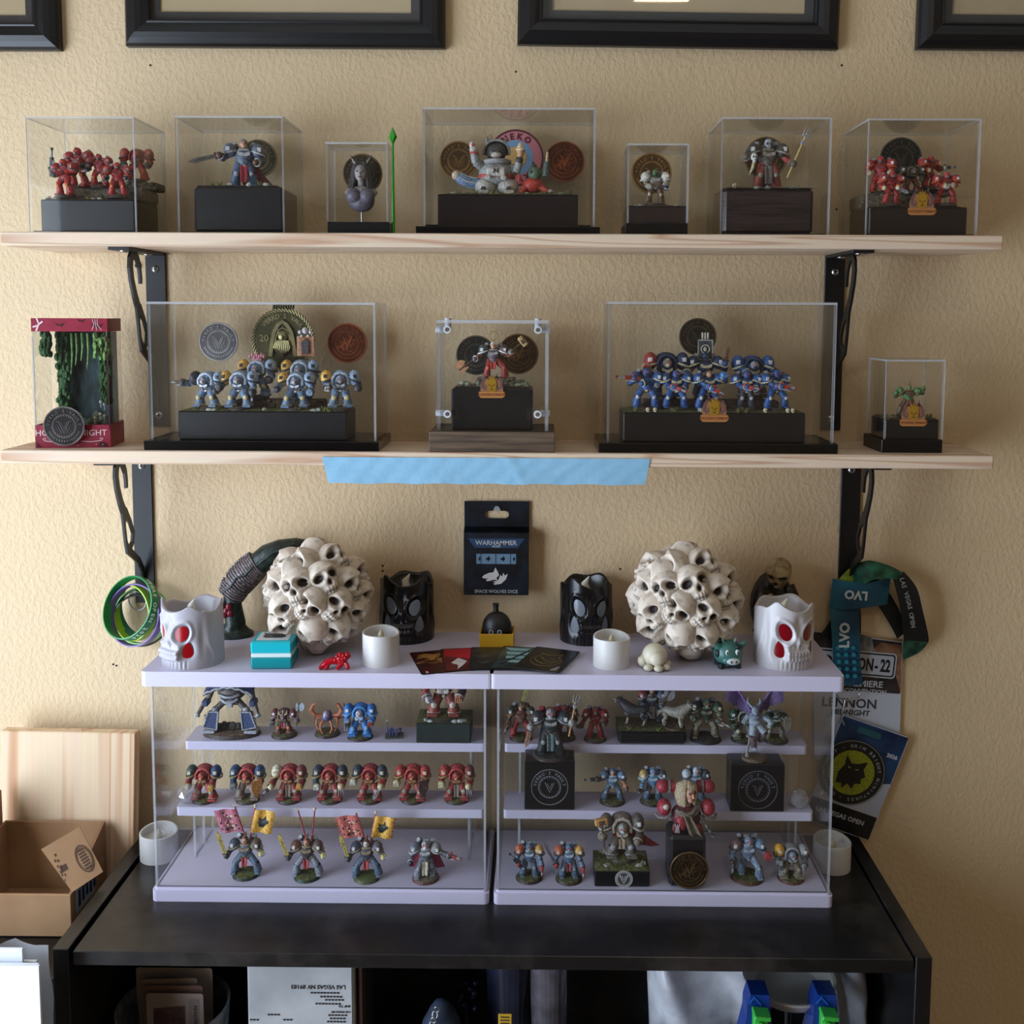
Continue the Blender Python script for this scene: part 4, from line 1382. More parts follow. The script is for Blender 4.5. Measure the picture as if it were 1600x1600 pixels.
ap('arm', [ag, ar, aw], lambda b_: (b_.cyl((-.26, -.04, .54), (-.37, -.14, .60), .085, .08, 10), b_.cyl((-.37, -.14, .60), (-.40, -.18, .76), .08, .075, 10), b_.ell((-.41, -.18, .82), (.075, .075, .085), 10, 7, mi=2), b_.cyl((-.405, -.18, .74), (-.40, -.18, .77), .085, n=10, mi=1)))
ap('arm', [ag, ad], lambda b_: (b_.cyl((.26, -.04, .52), (.36, -.14, .44), .085, .08, 10), b_.cyl((.36, -.14, .44), (.42, -.2, .60), .08, .07, 10), b_.ell((.42, -.2, .64), (.07, .07, .07), 10, 7, mi=1)))
ap('ice_cream', [paint((184, 140, 96)), paint((214, 186, 150))], lambda b_: (b_.cyl((.42, -.21, .60), (.44, -.2, .80), .03, .075, 10), b_.lathe([(.085, .80), (.09, .83), (.06, .86), (.065, .88), (.04, .91), (.04, .925), (.005, .96)], 14, T(.44, -.2, 0), 1)))
ap('fish_snack', [aw, ar], lambda b_: (b_.ell((-.43, -.2, .90), (.06, .04, .07), 8, 6), b_.box((-.42, -.235, .90), (.05, .02, .06), .01, mi=1)))
tl = ap('tail', [ab_, aw], lambda b_: b_.tube([(-.26, .06, .26), (-.40, .06, .24), (-.54, .05, .27), (-.66, .03, .34), (-.70, .02, .37)], [.10, .11, .115, .11, .09], 12))
ap('tail_tip', paint((196, 176, 152)), lambda b_: b_.ell((-.74, .02, .39), (.085, .085, .09), 10, 8), tl)
for j in range(3):
	ap('stripe', aw, lambda b_: b_.tube([(-.26, .06 - .105 * math.cos(j - 1), .26 + .105 * math.sin(j - 1)), (-.40, .06 - .113 * math.cos(j - 1), .24 + .113 * math.sin(j - 1)), (-.54, .05 - .118 * math.cos(j - 1), .27 + .118 * math.sin(j - 1)), (-.66, .03 - .113 * math.cos(j - 1), .34 + .11 * math.sin(j - 1))], .014, 5), tl)
# crouching companion
p2 = PY(832, 293, YC - .014)
cr = thing('alien_figurine', 'small red and green crouching alien figurine beside the astronaut', 'figurine', (p2.x, YC - .014, pl['z']))
def cp(name, mats, fn):
	b_ = MB(k)
	fn(b_)
	return b_.build(name, mats, cr)
cp('body', [paint((182, 58, 40)), aw], lambda b_: (b_.ell((0, 0, .20), (.20, .17, .15), 14, 9), b_.cyl((-.13, -.08, .16), (-.22, -.16, .03), .06, .05, 8), b_.cyl((.15, -.08, .16), (.30, -.14, .06), .06, .04, 8), b_.ell((.33, -.15, .08), (.05, .05, .04), 8, 5, mi=1), b_.ell((-.10, -.2, .03), (.05, .07, .035), 8, 5, mi=1), b_.ell((-.24, -.12, .32), (.035, .035, .09), 8, 6)))
cp('head', [paint((86, 106, 84)), ad], lambda b_: (b_.ell((.04, -.02, .42), (.13, .13, .13), 14, 9), b_.cyl((.04, -.02, .54), (.0, 0, .64), .05, .01, 8, mi=1), b_.ell((-.03, -.14, .43), (.025, .02, .03), 6, 5, mi=1)))
cp('blaster', [paint((70, 84, 76)), paint((190, 170, 130))], lambda b_: (b_.cyl((.24, -.06, .36), (.26, -.06, .62), .07, .055, 10), b_.cyl((.26, -.06, .62), (.27, -.06, .80), .03, .02, 8, mi=1)))
cpos = lambda u, v, Y: (PY(u, v, Y).x, Y, PY(u, v, Y).z)
coin('bronze coin behind the left side of the astronaut', cpos(717, 251, -.0275), 29.5 * mpp(-.03), BRONZE, 'v')
coin('shiny copper coin right of the astronaut', cpos(882, 253, -.0275), 31 * mpp(-.03), COPPER, 'dragon', rough=.2)
# pink enamel badge
r = 43 * mpp(-.03)
eb = thing('enamel_badge', 'pink and blue enamel badge behind the astronaut', 'badge', cpos(806, 247, -.0275))
MB(r).lathe([(1, 0), (1, .07), (.93, .075), (.93, .06)], 40, RX90).build('rim', plain('badge_maroon', (92, 36, 44), .35), eb)
MB(r).lathe([(.93, 0), (.93, .064), (.60, .064)], 40, RX90, cap0=False, cap1=False).build('pink_ring', plain('badge_pink', (206, 128, 138), .35), eb)
MB(r).lathe([(.62, .02), (.62, .072), (.56, .072), (.56, .066), (.44, .066), (.44, .072), (.40, .072), (.40, .06)], 40, RX90).build('blue_ring', plain('badge_blue', (120, 160, 200), .35), eb)
MB(r).ell((0, -.07, 0), (.40, .02, .40), 20, 8).build('centre', plain('badge_cream', (206, 164, 104), .4), eb)
bx = MB(r)
bx.arc_text('NEKO', .76, .30, -32, 22, RX90 @ T(0, 0, .07), 0, .012, bold=.035)
bx.arc_text('GALAXY', .76, .30, 232, -21, RX90 @ T(0, 0, .07), 0, .012, inward=True, bold=.035)
bx.build('lettering', plain('badge_maroon', (92, 36, 44), .35), eb)
# ---- 5: small case, white helmeted miniature
c = clear_case('clear_display_case', 'small clear case with a bone and green miniature', 980, 1076, 224, S1, -.130, .072, base=.0140, base_mat=M_PLINTH, base_uv=(978, 1076))
pl = plinth('display_plinth', 'small brown plinth under the bone and green miniature', 981, 1073, 322, c['zb'], -.124, .058, M_PLINTHB, 'plinths inside the display cases', M_GRIT, .002)
rocks(pl['t'], [(-.026, -.024, pl['H']), (-.020, -.025, pl['H']), (.024, -.024, pl['H']), (.03, -.022, pl['H'])], .003)
FIG('bone and green armoured miniature alone in its small case', None, 1024, 317, 263, -.100, pl['z'] + .001, dict(armor=(150, 140, 122), leg=(116, 84, 62), head=GREEN, pad=(216, 208, 190), rim=WHITE, trim=STEEL, chest=DGREEN, knee=BONE, hood=DGREEN, face=DGREEN), kind='marine', base=(.016, DBROWN, M_GRIT), hands={'l': (-.16, -.25, .46), 'r': (.24, -.26, .44)}, weapons=[('twin', 'r', (.2, -1, -.3))], legs=((.22, -.05), (.20, .0)))
coin('bronze gear coin behind the bone and green miniature', cpos(1018, 271, -.0610), 31 * mpp(-.06), BRONZE, 'v')
# ---- 6: skull-masked priest
c = clear_case('clear_display_case', 'clear case with the red robed staff bearer', 1127, 1298, 183, S1, YF1, D1)
pl = plinth('display_plinth', 'tall dark brown plinth under the red robed staff bearer', 1130, 1271, 294, c['zb'], YF1 + .010, .082, mottled('brown_plinth_painted_reflection', (30, 20, 22), (58, 44, 46), 6, .25, stretch=(3, 3, 60)), 'plinths inside the display cases', M_GRIT, .003, ch=.004)  # stripes imitate the room's reflection, put into the plinth colour
t = pl['t']
rocks(t, [(.030, -.034, pl['H']), (.037, -.033, pl['H']), (-.014, -.036, pl['H']), (.0, -.036, pl['H'])], .0042)
tiny_skull(t, (-.040, -.032, pl['H']), .0042)
FIG('skull masked priest in red robes raising a silver topped staff', None, 1199, 288, 216, YC - .014, pl['z'] + .001, dict(armor=(96, 84, 76), leg=(140, 62, 46), head=GREY, trim=(146, 138, 122), arm_l=(156, 64, 48), arm_r=(156, 64, 48), pad=(66, 58, 56), cloth=(96, 88, 82), cape=(70, 40, 36), cape_w=(.3, .44), chest=(70, 64, 60), glove=(92, 84, 70), pack=(88, 80, 76)), kind='marine', helm='skull', hands={'l': (-.46, -.2, .62), 'r': (.46, -.22, .48)}, weapons=[('staff', 'r', (.42, 0, 1), .62, (196, 176, 120))], extras=('tabard', 'cape'), name='robed_miniature')
p = PY(1178, 252, YC - .026)
sk = thing('skull_trophy', 'white skull trophy held out by the red robed priest', 'ornament', (p.x, YC - .026, PY(1178, 259, YC - .026).z))
b = MB(.0052)
b.ell((0, 0, 2.1), (.85, .95, .9), 12, 9)
b.box((0, -.4, 1.1), (.8, .7, .8), .2)
for s in (-.32, .32):
	b.ell((s, -.82, 2.0), (.22, .2, .24), 8, 6, mi=1)
b.build('skull', [paint(WHITE), paint(DARK)], sk)
MB(.0052).tube([(0, 0, .7), (-.3, 0, -.6), (-1.1, 0, -2.2)], [.35, .42, .06], 8).build('horn', paint((206, 186, 140)), sk)
coin('bronze coin behind the red robed staff bearer', cpos(1196, 247, -.0275), 32 * mpp(-.03), ABRONZE, 'v')
# ---- 7: second red squad
c = clear_case('clear_display_case', 'clear case with a red squad at the right end of the top shelf', 1355, 1530, 185, S1, YF1, D1)
pl = plinth('display_plinth', 'dark brown plinth with a gold pin under the right red squad', 1358, 1511, 324, c['zb'], YF1 + .010, .082, mottled('dark_brown_stain', (22, 14, 14), (34, 22, 20), 30, .4), 'plinths inside the display cases', M_MUD, .003)
t = pl['t']
terrace(t, [(-.012, .014, pl['H'], .10, .05, .020), (.03, .024, pl['H'] + .020, .06, .03, .006)], M_GRIT, 5)
R2 = dict(armor=(172, 46, 44), trim=(120, 36, 36), rim=ORANGE, chest=(84, 62, 66), face=GREY, glove=BONE, knee=RED, hood=DRED)
gq = 'red armoured miniatures in the right top case'
FIG('red miniature at far left of the right top case', gq, 1376, 288, 243, YF1 + .055, pl['z'] + .020, R2, kind='marine', rz=-.4, base=(.012, DBROWN, M_MUD))
FIG('red miniature with a silver knife, front left in its case', gq, 1392, 318, 267, YF1 + .024, pl['z'] + .002, R2, kind='marine', rz=.2, base=(.014, DBROWN, M_MUD), hands={'l': (-.32, -.18, .46), 'r': (.06, -.3, .46)}, weapons=[('sword', 'r', (1, -.3, -.55), .36)])
FIG('dark faced miniature kneeling between the red ones in its case', gq, 1424, 300, 258, YF1 + .045, pl['z'] + .020, dict(armor=(70, 62, 60), trim=OLIVE, leg=DRED, head=(120, 112, 110), pad=(58, 54, 54), rim=OLIVE), kind='term', base=(.012, DBROWN, M_MUD))
FIG('red miniature with a dark gun on the ledge behind the pin', gq, 1451, 288, 243, YF1 + .058, pl['z'] + .026, R2, kind='marine', rz=.5, base=(.012, DBROWN, M_MUD), hands={'r': (.42, -.25, .62)}, weapons=[('gun', 'r', (1, -.5, .1), .5, DARK)])
FIG('red miniature front right in the right top case', gq, 1478, 318, 268, YF1 + .024, pl['z'] + .002, R2, kind='marine', rz=-.1, base=(.014, DBROWN, M_MUD), hands={'l': (-.1, -.3, .52), 'r': (.12, -.3, .56)}, weapons=[('gun', 'l', (1, -.4, .2), .4, (150, 130, 96))], legs=((.26, -.05), (.26, -.02)))
coin('dark grey coin behind the right red squad', cpos(1407, 248, -.0275), 32 * mpp(-.03), GUNMETAL, 'v')
demon_pin('gold award pin on the brown plinth of the right red squad', 1440, 316, 42, YF1 + .0095)
# ================================================================== LOWER SHELF
YF2, D2 = -0.128, 0.094
YC2 = YF2 + D2 / 2
# ---- red window box with the moss scene
q0, q1 = PY(45.5, 697, -.118), PY(163, 698, -.112)
bxw = (q1 - q0).length
bxd = .062
zt = PY(40, 497, -.118).z - S2
ang = .12
t = thing('window_box', 'red and clear window gift box with a mossy scene inside', 'gift box', ((q0.x + q1.x) / 2 + .004, -.083, S2), ang)
MR = mottled('crimson_print', (132, 26, 48), (150, 34, 58), 60, .35)
MRD = plain('dark_crimson_print', (70, 12, 24), .35)
MKR = plain('card_inside', (176, 150, 116), .8)
W, D, H = bxw * .985, bxd, zt
bb = MB()
bb.box((0, -D / 2 + .0005, .0145), (W, .001, .029))
bb.box((0, D / 2 - .0005, .0145), (W, .001, .029))
bb.box((-W / 2 + .0005, 0, .0145), (.001, D - .002, .029))
bb.box((W / 2 - .0005, 0, .0145), (.001, D - .002, .029))
bb.box((0, 0, .0008), (W - .002, D - .002, .001))
bot = bb.build('lower_band', MR, t)
hb = .0165
tb = MB()
tb.box((0, -D / 2 + .0005, H - hb / 2), (W, .001, hb))
tb.box((-W / 2 + .0005, 0, H - hb / 2), (.001, D - .002, hb))
tb.box((W / 2 - .0005, 0, H - hb / 2), (.001, D - .002, hb))
tb.box((0, 0, H - .0006), (W - .002, D - .002, .001), mi=1)
top = tb.build('upper_band', [MR, MKR], t)
panel(t, 'front_window', -W / 2, W / 2, -D / 2 + .001, -D / 2 + .0014, .029, H - hb, 'y')
for s in (-1, 1):
	panel(t, 'side_window', s * (W / 2 - .0012) - .0002, s * (W / 2 - .0012) + .0002, -D / 2, D / 2, .029, H - hb, 'x')
for sx in (-1, 1):
	MB().box((sx * (W / 2 - .0008), -D / 2 + .0008, H / 2), (.0016, .0016, H - .046)).build('corner_strip', MRD if sx > 0 else M_ACRE, t)
M = T(0, -D / 2 - .00005, 0) @ RX90
wh = plain('white_print', (226, 206, 208), .5)
lt = MB()
for s_, x_ in (('HOLLOW', -.0215), ('KNIGHT', .0215)):
	MB().text(s_, .0108, M @ T(x_, .0192, 0), 0, .0002, bold=.0).build('lettering', wh, bot)
for s in (-1, 1):
	lt.ribbon([(s * .010, .0085), (s * .022, .0075), (s * .034, .0090), (s * .0365, .0115), (s * .034, .0125), (s * .0325, .011)], .0008, 0, .0003, M)
for (x, y) in ((-.018, .004), (.006, .003), (.028, .0045), (.036, .004)):
	lt.cyl((x, y, 0), (x, y, .0003), .0007, n=6, M=M)
lt.build('ornament_print', wh, bot)
pr = MB()
for (x, y, k) in ((-.012, H - .008, 1), (.014, H - .003, .8), (.033, H - .009, 1.2)):
	pr.prism([(x - .006 * k, y + .002), (x - .002 * k, y - .002 * k), (x, y - .001), (x + .003 * k, y - .003 * k), (x + .007 * k, y + .0025), (x + .002, y + .0005), (x - .001, y + .001)], 0, .0003, M)
pr.prism([(-W / 2 + .002, .001), (-W / 2 + .002, .008), (-W / 2 + .008, .001)], 0, .0003, M)
pr.prism([(.030, .001), (.033, .0075), (.040, .0065), (.044, .001)], 0, .0003, M)
pr.build('print', MRD, top)
th_ = MB()
th_.ribbon([(-W / 2 + .006, H - .016), (-W / 2 + .009, H - .008), (-W / 2 + .014, H - .004)], .002, 0, .0004, M)
th_.ribbon([(-W / 2 + .009, H - .009), (-W / 2 + .002, H - .011)], .0018, 0, .0004, M)
th_.ribbon([(-W / 2 + .009, H - .006), (-W / 2 + .007, H)], .0018, 0, .0004, M)
for i in range(3):
	th_.ribbon([(.028 + .003 * i, H - .001), (.030 + .002 * i, H - .008), (.027 + .006 * i, H - .015)], .0005, 0, .0004, M)
th_.build('white_print', wh, top)
# moss scene inside
sc = thing('moss_diorama', 'mossy cave scene with vines, stones and mushrooms inside the red gift box', 'diorama', t.location, ang)
sc.location = (t.location.x, t.location.y, S2 + .0015)
sc.scale = (1, 1, (H - hb - .001) / .124)
MB().box((.010, D / 2 - .006, .062), (W - .030, .004, .122)).build('painted_backdrop', mottled('teal_cave_print', (26, 40, 42), (66, 92, 96), 50, .7, stretch=(3, 3, 1)), sc)
q = random.Random(11)
moss = mottled('dark_moss', (20, 44, 24), (62, 98, 50), 500, .95)
vine = mottled('pale_vine', (70, 110, 52), (140, 176, 104), 200, .9)
def moss_col(x, y, z0, z1, w, n, mat, nm='moss_column'):
	b = MB()
	for i in range(n):
		px, py, pz = x + (q.random() - .5) * w, y + (q.random() - .5) * w * .8, z0 + (z1 - z0) * q.random()
		r_ = .0016 + .0022 * q.random()
		b.ell((px, py, pz), (r_, r_, r_ * 1.3), 5, 4, smooth=False)
	b.build(nm, mat, sc)
moss_col(-.022, .012, .02, .122, .016, 190, moss)
moss_col(.032, .006, .045, .120, .014, 150, moss)
moss_col(.030, .002, .095, .122, .018, 90, vine, 'moss_clump')
moss_col(-.037, -.006, .098, .122, .010, 60, moss, 'moss_clump')
MB().ell((-.022, .014, .07), (.007, .006, .055), 10, 8).build('pillar', moss, sc)
MB().ell((.034, .008, .085), (.006, .006, .045), 10, 8).build('pillar', moss, sc)
for (x, l) in ((-.010, .045), (-.004, .035), (.003, .030), (.010, .040), (.018, .028)):
	MB().tube([(x, .008, .121), (x + .001, .006, .121 - l * .5), (x - .0015, .006, .121 - l)], [.0018, .0014, .0006], 6).build('vine', vine, sc)
b = MB()
b.grid(lambda u, v: ((u - .5) * (W - .004), (v - .5) * (D - .006), .002 + .020 * (.4 + .6 * abs(math.sin(u * 7 + v * 3))) * (.4 + v * .6)), 16, 10)
b.build('ground', mottled('dark_stone_ground', (34, 38, 36), (86, 92, 84), 90, .9, bump=.5), sc)
for (x, y, z, s) in ((.016, -.008, .022, .010), (-.004, .002, .026, .011), (-.014, -.012, .022, .007), (.028, -.004, .026, .007), (.006, -.004, .024, .006), (-.036, -.016, .022, .006), (.036, -.014, .024, .006), (.022, .004, .030, .009)):
	MB().ell((x, y, z), (s, s * .8, s * .7), 8, 6, fn=lambda p: p * (.85 + .3 * q.random()), smooth=False).build('stone', mottled('mossy_stone', (52, 58, 50), (110, 116, 98), 120, .9), sc)
for (x, y, z) in ((.030, -.018, .034), (.034, -.014, .032), (-.030, -.018, .036), (.024, -.02, .030), (.004, -.02, .032), (.026, .0, .046), (.030, .002, .043)):
	b = MB()
	b.cyl((x, y, z - .006), (x, y, z), .0006, n=5)
	b.ell((x, y, z), (.0021, .0021, .0017), 8, 6)
	b.build('mushroom', plain('pale_mushroom', (206, 202, 188), .6), sc)
coin('shiny nickel coin leaning on the red gift box', (PY(99.5, 666, -.124).x, -.1215, PY(99.5, 666, -.124).z), 31.5 * mpp(-.124), (120, 120, 124), 'v', rough=.14, hi=(214, 212, 214), rzz=ang)
# ---- wide case left: grey wolves
c = clear_case('clear_display_case', 'wide clear case with the grey and yellow armoured squad', 232, 587, 472, S2, YF2, D2, base=.0118, base_uv=(224, 592), base_d=.104, th=.003)
pl = plinth('display_plinth', 'long black plinth under the grey and yellow squad', 279, 541, 643, c['zb'], YF2 + .012, .066, M_PLINTH, 'plinths inside the display cases', M_GRASS, .003)
t = pl['t']
Hh = pl['H']
MB().box((-.005, .006, Hh - .0122 + .012), (.30, .086, .0005)) if False else None
terrace(t, [(.012, .014, Hh, .115, .034, .012)], M_MUD, 8)
tufts(t, [(-.085, -.028, Hh), (-.06, -.028, Hh), (.045, -.028, Hh), (.078, -.028, Hh), (.09, -.026, Hh), (.084, -.03, Hh)], s=.005)
rocks(t, [(-.068, -.029, Hh), (-.062, -.029, Hh), (.064, -.029, Hh), (.07, -.028, Hh), (.002, -.028, Hh)], .004)
WP = dict(armor=WOLF, trim=(190, 196, 206), leg=(96, 120, 148), pad_l=YEL, pad_r=PALEB, rim=(60, 62, 70), hood=(176, 186, 200), chest=(96, 92, 92), face=(196, 176, 156), knee=(196, 180, 130), glove=(70, 66, 66), badge=DARK, eye=(200, 60, 40), pouch=(150, 110, 70))
gq = 'grey and yellow armoured miniatures'
zz = pl['z'] + .001
BB = (.0155, DBROWN, M_MUD)
FIG('grey miniature aiming a gun to the left, first in its case', gq, 324, 633, 578, YF2 + .030, zz, dict(WP, pad_l=DARK), rz=-.2, base=BB, hands={'l': (-.62, -.22, .66), 'r': (.34, -.2, .44)}, weapons=[('gun', 'l', (-1, -.3, .05), .5, (90, 70, 58))])
FIG('grey miniature with raised claws, second in the front row', gq, 374, 636, 577, YF2 + .028, zz, WP, base=BB, hands={'l': (-.46, -.26, .52), 'r': (.40, -.22, .40)}, weapons=[('claw', 'l', (-.3, -.6, .6), STEEL), ('gun', 'r', (.1, -.4, -1), .4)])
f = FIG('grey miniature with a pink trophy rack, behind the second one', gq, 402, 621, 559, YF2 + .055, zz + .012, WP, base=BB, weapons=[('fist', 'r', GREY)])
b = MB()
for i in range(7):
	b.ell(((i - 3) * .0030, .0, .0545 + .0015 * (i % 2)), (.0022, .002, .0032), 6, 5)
b.box((0, .001, .049), (.012, .002, .010), .0005)
b.build('trophy_rack', [paint(PINK)], f)
FIG('grey miniature striding forward with a pale claw, third in the front row', gq, 463, 636, 579, YF2 + .028, zz, WP, base=BB, hands={'l': (-.48, -.28, .50), 'r': (.42, -.2, .42)}, weapons=[('claw', 'l', (-.2, -.8, -.3), STEEL), ('fist', 'r', PALEB)], legs=((.22, -.12), (.18, .02)))
f = FIG('grey standard bearer with a brown banner and skull, back row', gq, 469, 618, 560, YF2 + .055, zz + .012, WP, base=BB, weapons=[('fist', 'r', ORANGE)])
b = MB()
b.cyl((.006, .008, .03), (.006, .008, .088), .0010, n=6)
b.build('banner_pole', paint(BROWN), f)
b = MB()
b.sheet(lambda u, v: (V3(.006 + (u - .5) * .022, .006 - .001 * math.sin(u * 6), .081 - .026 * v), V3(0, -1, 0)), 6, 4, .0008)
fo = b.build('banner', paint((160, 106, 66)), f)
b = MB()
b.prism([(-.004, -.009), (.004, -.009), (.005, .006), (0, .010), (-.005, .006)], 0, .001, T(.006, .0048, .067) @ RX90)
b.build('emblem', paint((58, 54, 60)), fo)
b = MB()
b.ell((.006, .006, .088), (.0042, .004, .0045), 8, 6)
for s in (-1, 1):
	b.ell((.006 + s * .007, .006, .086), (.0026, .0025, .003), 6, 5)
	b.ell((.006 + s * .004, .004, .081), (.0022, .002, .002), 6, 5)
b.build('skull_finial', paint((196, 190, 190)), f)
FIG('grey miniature with a yellow shoulder, last at right in its case', gq, 532, 634, 576, YF2 + .030, zz, WP, rz=.15, base=BB, hands={'l': (-.3, -.34, .52), 'r': (.44, -.2, .50)}, weapons=[('twin', 'l', (-.1, -1, -.1), (190, 180, 168))], legs=((.16, -.05), (.16, -.02)))
ycb = YF2 + D2 - .003 - .0032
coin('silver gear coin on the back of the grey squad case', cpos(342, 534, ycb), 30.5 * mpp(ycb), SILVER, 'v')
coin('copper coin at the right of the big bearded medal', cpos(543, 536, ycb), 31 * mpp(ycb), (142, 76, 46), 'dragon')
# big medal
r = 49 * mpp(ycb)
t = thing('anniversary_medal', 'big antique brass medal with rope rim and hooded bearded face', 'medal', cpos(443, 531, ycb))
mb_, mh_ = metal_mat('medal_brass', (84, 80, 54), .5), metal_mat('medal_brass_high', (156, 146, 104), .4)
MB(r).lathe([(.94, 0), (.95, .05), (.90, .06)], 48, RX90).build('disc', mb_, t)
rp_ = MB(r)
n = 56
for i in range(n):
	a = 2 * PI * i / n
	p0 = V3(.955 * math.cos(a), .955 * math.sin(a), .05)
	p1 = V3(1.0 * math.cos(a + .13), 1.0 * math.sin(a + .13), .055)
	rp_.cyl(p0 * .95, p1, .036, n=6, M=RX90)
rp_.build('rope_rim', mh_, t)
hd = MB(r)
for i in range(9):
	hd.cyl((-.30 + .075 * i, .98, .02), (-.27 + .075 * i, 1.10, .02), .05, n=6, M=RX90)
hd.box((0, 1.02, .02), (.66, .10, .05), .02, RX90)
hd.build('loop', mb_, t)
le = MB(r)
le.arc_text("VERKO'S VAULT", .76, .20, -50, 9.4, RX90 @ T(0, 0, .064), 0, .02, bold=.03)
MB(r).text('20', .30, RX90 @ T(-.60, .06, .064), 0, .02, bold=.03).build('lettering', mh_, t)
le.arc_text('SC', .78, .18, 196, -12, RX90 @ T(0, 0, .064), 0, .02, inward=True, bold=.03)
le.build('lettering', mh_, t)
fc = MB(r)
fc.ribbon([(-.40, -.52), (-.34, -.10), (-.28, .24), (-.14, .48), (0, .58), (.14, .48), (.28, .24), (.34, -.10), (.40, -.52)], .12, .05, .13, RX90)
fc.ribbon([(-.26, -.2), (-.22, .10), (-.12, .32), (0, .38), (.12, .32), (.22, .10), (.26, -.2)], .05, .05, .11, RX90)
fc.build('hood', mh_, t)
fc = MB(r)
fc.ell((0, -.08, .12), (.17, .09, .20), 14, 10)
fc.ell((0, -.17, .08), (.035, .05, .08), 8, 6)
for s in (-1, 1):
	fc.ell((s * .08, -.15, .16), (.045, .03, .022), 8, 5)
	fc.tube([(s * .02, -.16, .22), (s * .09, -.17, .235), (s * .15, -.14, .20)], .02, 6)
fc.build('face', mh_, t)
fc = MB(r)
for i in range(9):
	x = (i - 4) * .05
	fc.tube([(x * .9, -.13, -.02), (x * 1.25, -.16, -.24), (x * .9, -.13, -.46 + abs(x) * .5), (x * .4, -.08, -.58 + abs(x) * .6)], [.04, .05, .04, .01], 6)
fc.build('beard', mh_, t)
# ---- centre case on wood
c = clear_case('clear_display_case', 'bolted clear box on a wooden base with the red hero', 682, 857, 500, S2, YF2, .085, base=.0255, base_uv=(671, 867), base_d=.100, base_mat=mottled('grey_brown_wood', (66, 52, 40), (112, 92, 72), 6, .6, stretch=(3, 30, 30)), th=.0042)
for o in list(c['t'].children):
	if o.name.startswith('base'):
		o.data.materials[0] = mottled('grey_brown_wood', (58, 44, 34), (104, 84, 64), 5, .6, stretch=(2, 40, 40))
t = c['t']
Wc, Hc = c['x1'] - c['x0'], c['zt'] - S2
for sx in (-1, 1):
	for (zz_, big) in ((Hc - .012, 1), (.047, 0)):
		b = MB()
		x = sx * (Wc / 2 - .0135)
		if big:
			pts = [(sx * (Wc / 2 - .003) - x, Hc - .004 - zz_)] + [(sx * (Wc / 2 - .003) - x - sx * .028 * math.cos(a), Hc - .004 - zz_ - .028 * math.sin(a)) for a in [PI / 2 * i / 8 for i in range(9)]]
		else:
			pts = [(sx * .0105, .008), (-sx * .012, .008), (-sx * .0135, .006), (-sx * .0135, -.006), (-sx * .012, -.008), (sx * .0105, -.008)]
		b.prism(pts, 0, .003, T(x, -.085 / 2 + .0075, zz_) @ RX90, 0, 1)
		bk = b.build('corner_bracket', [M_ACR, M_ACRE], t)
		b = MB()
		b.cyl((x, -.0425 + .004, zz_), (x, -.0425 - .0028, zz_), .0048, n=14)
		b.cyl((x, -.0425 - .0028, zz_), (x, -.0425 - .0033, zz_), .0028, n=6, mi=1)
		b.cyl((x + sx * .004, -.0425 + .012, zz_), (sx * (Wc / 2 + .002), -.0425 + .012, zz_), .0042, n=12)
		if big:
			b.cyl((x, -.0425 + .012, zz_), (x, -.0425 + .012, Hc + .002), .0042, n=12)
		b.build('bolt', [plain('white_nylon', (206, 208, 214), .3), M_STEEL], t)
pl = plinth('display_plinth', 'black cube plinth with gold pin inside the bolted box', 705, 832, 607, c['zb'], YF2 + .010, .060, M_PLINTH, 'plinths inside the display cases', M_GRIT, .003, inset=.003, ch=.0022)
t = pl['t']
MB().box((0, 0, pl['H'] + .0012), (.092, .055, .0024), .0006).build('wooden_cap', M_PLINTHB, t)
rocks(t, [(.024, -.02, pl['H'] + .002), (.032, -.02, pl['H'] + .002), (.040, -.018, pl['H'] + .002), (.028, -.008, pl['H'] + .006), (.036, -.006, pl['H'] + .005), (-.030, -.02, pl['H'] + .002), (-.036, -.016, pl['H'] + .004), (-.016, -.02, pl['H'] + .002), (.016, -.006, pl['H'] + .008)], .0055, mottled('green_slate', (92, 96, 74), (150, 154, 128), 200, .9, bump=.6))
terrace(t, [(.004, .004, pl['H'] + .002, .05, .028, .010)], M_GRIT, 4)
FIG('red and steel hero with sun halo swinging an axe and a hammer', None, 771, 594, 533, YF2 + .034, pl['z'] + .012, dict(armor=(96, 84, 88), trim=(150, 140, 138), leg=(150, 44, 40), knee=ORANGE, head=(126, 96, 84), chest=(110, 104, 106), pad_l=(72, 92, 92), pad_r=(92, 66, 72), arm_l=(170, 110, 80), arm_r=(160, 96, 76), hair=WHITE, rim=WHITE, cloth=RED), kind='marine', helm='bare', hands={'l': (-.50, -.20, .52), 'r': (.50, -.16, .74)}, weapons=[('axe', 'l', (-.85, -.1, -.62), .52, (190, 140, 100)), ('hammer', 'r', (.72, .0, .62), .40, (190, 160, 104))], extras=('halo', 'loin'), legs=((.20, -.05), (.34, -.02)), name='hero_miniature')
ycb = YF2 + .085 - .0042 - .0032
coin('dark grey coin behind the left arm of the red hero', cpos(744, 555, ycb), 31 * mpp(ycb), (88, 86, 78), 'v')
coin('dark brown coin behind the hammer of the red hero', cpos(810, 553, ycb), 31.5 * mpp(ycb), (104, 76, 42), 'dragon')
demon_pin('gold award pin on the black cube inside the bolted box', 768.5, 603, 40, YF2 + .0095)
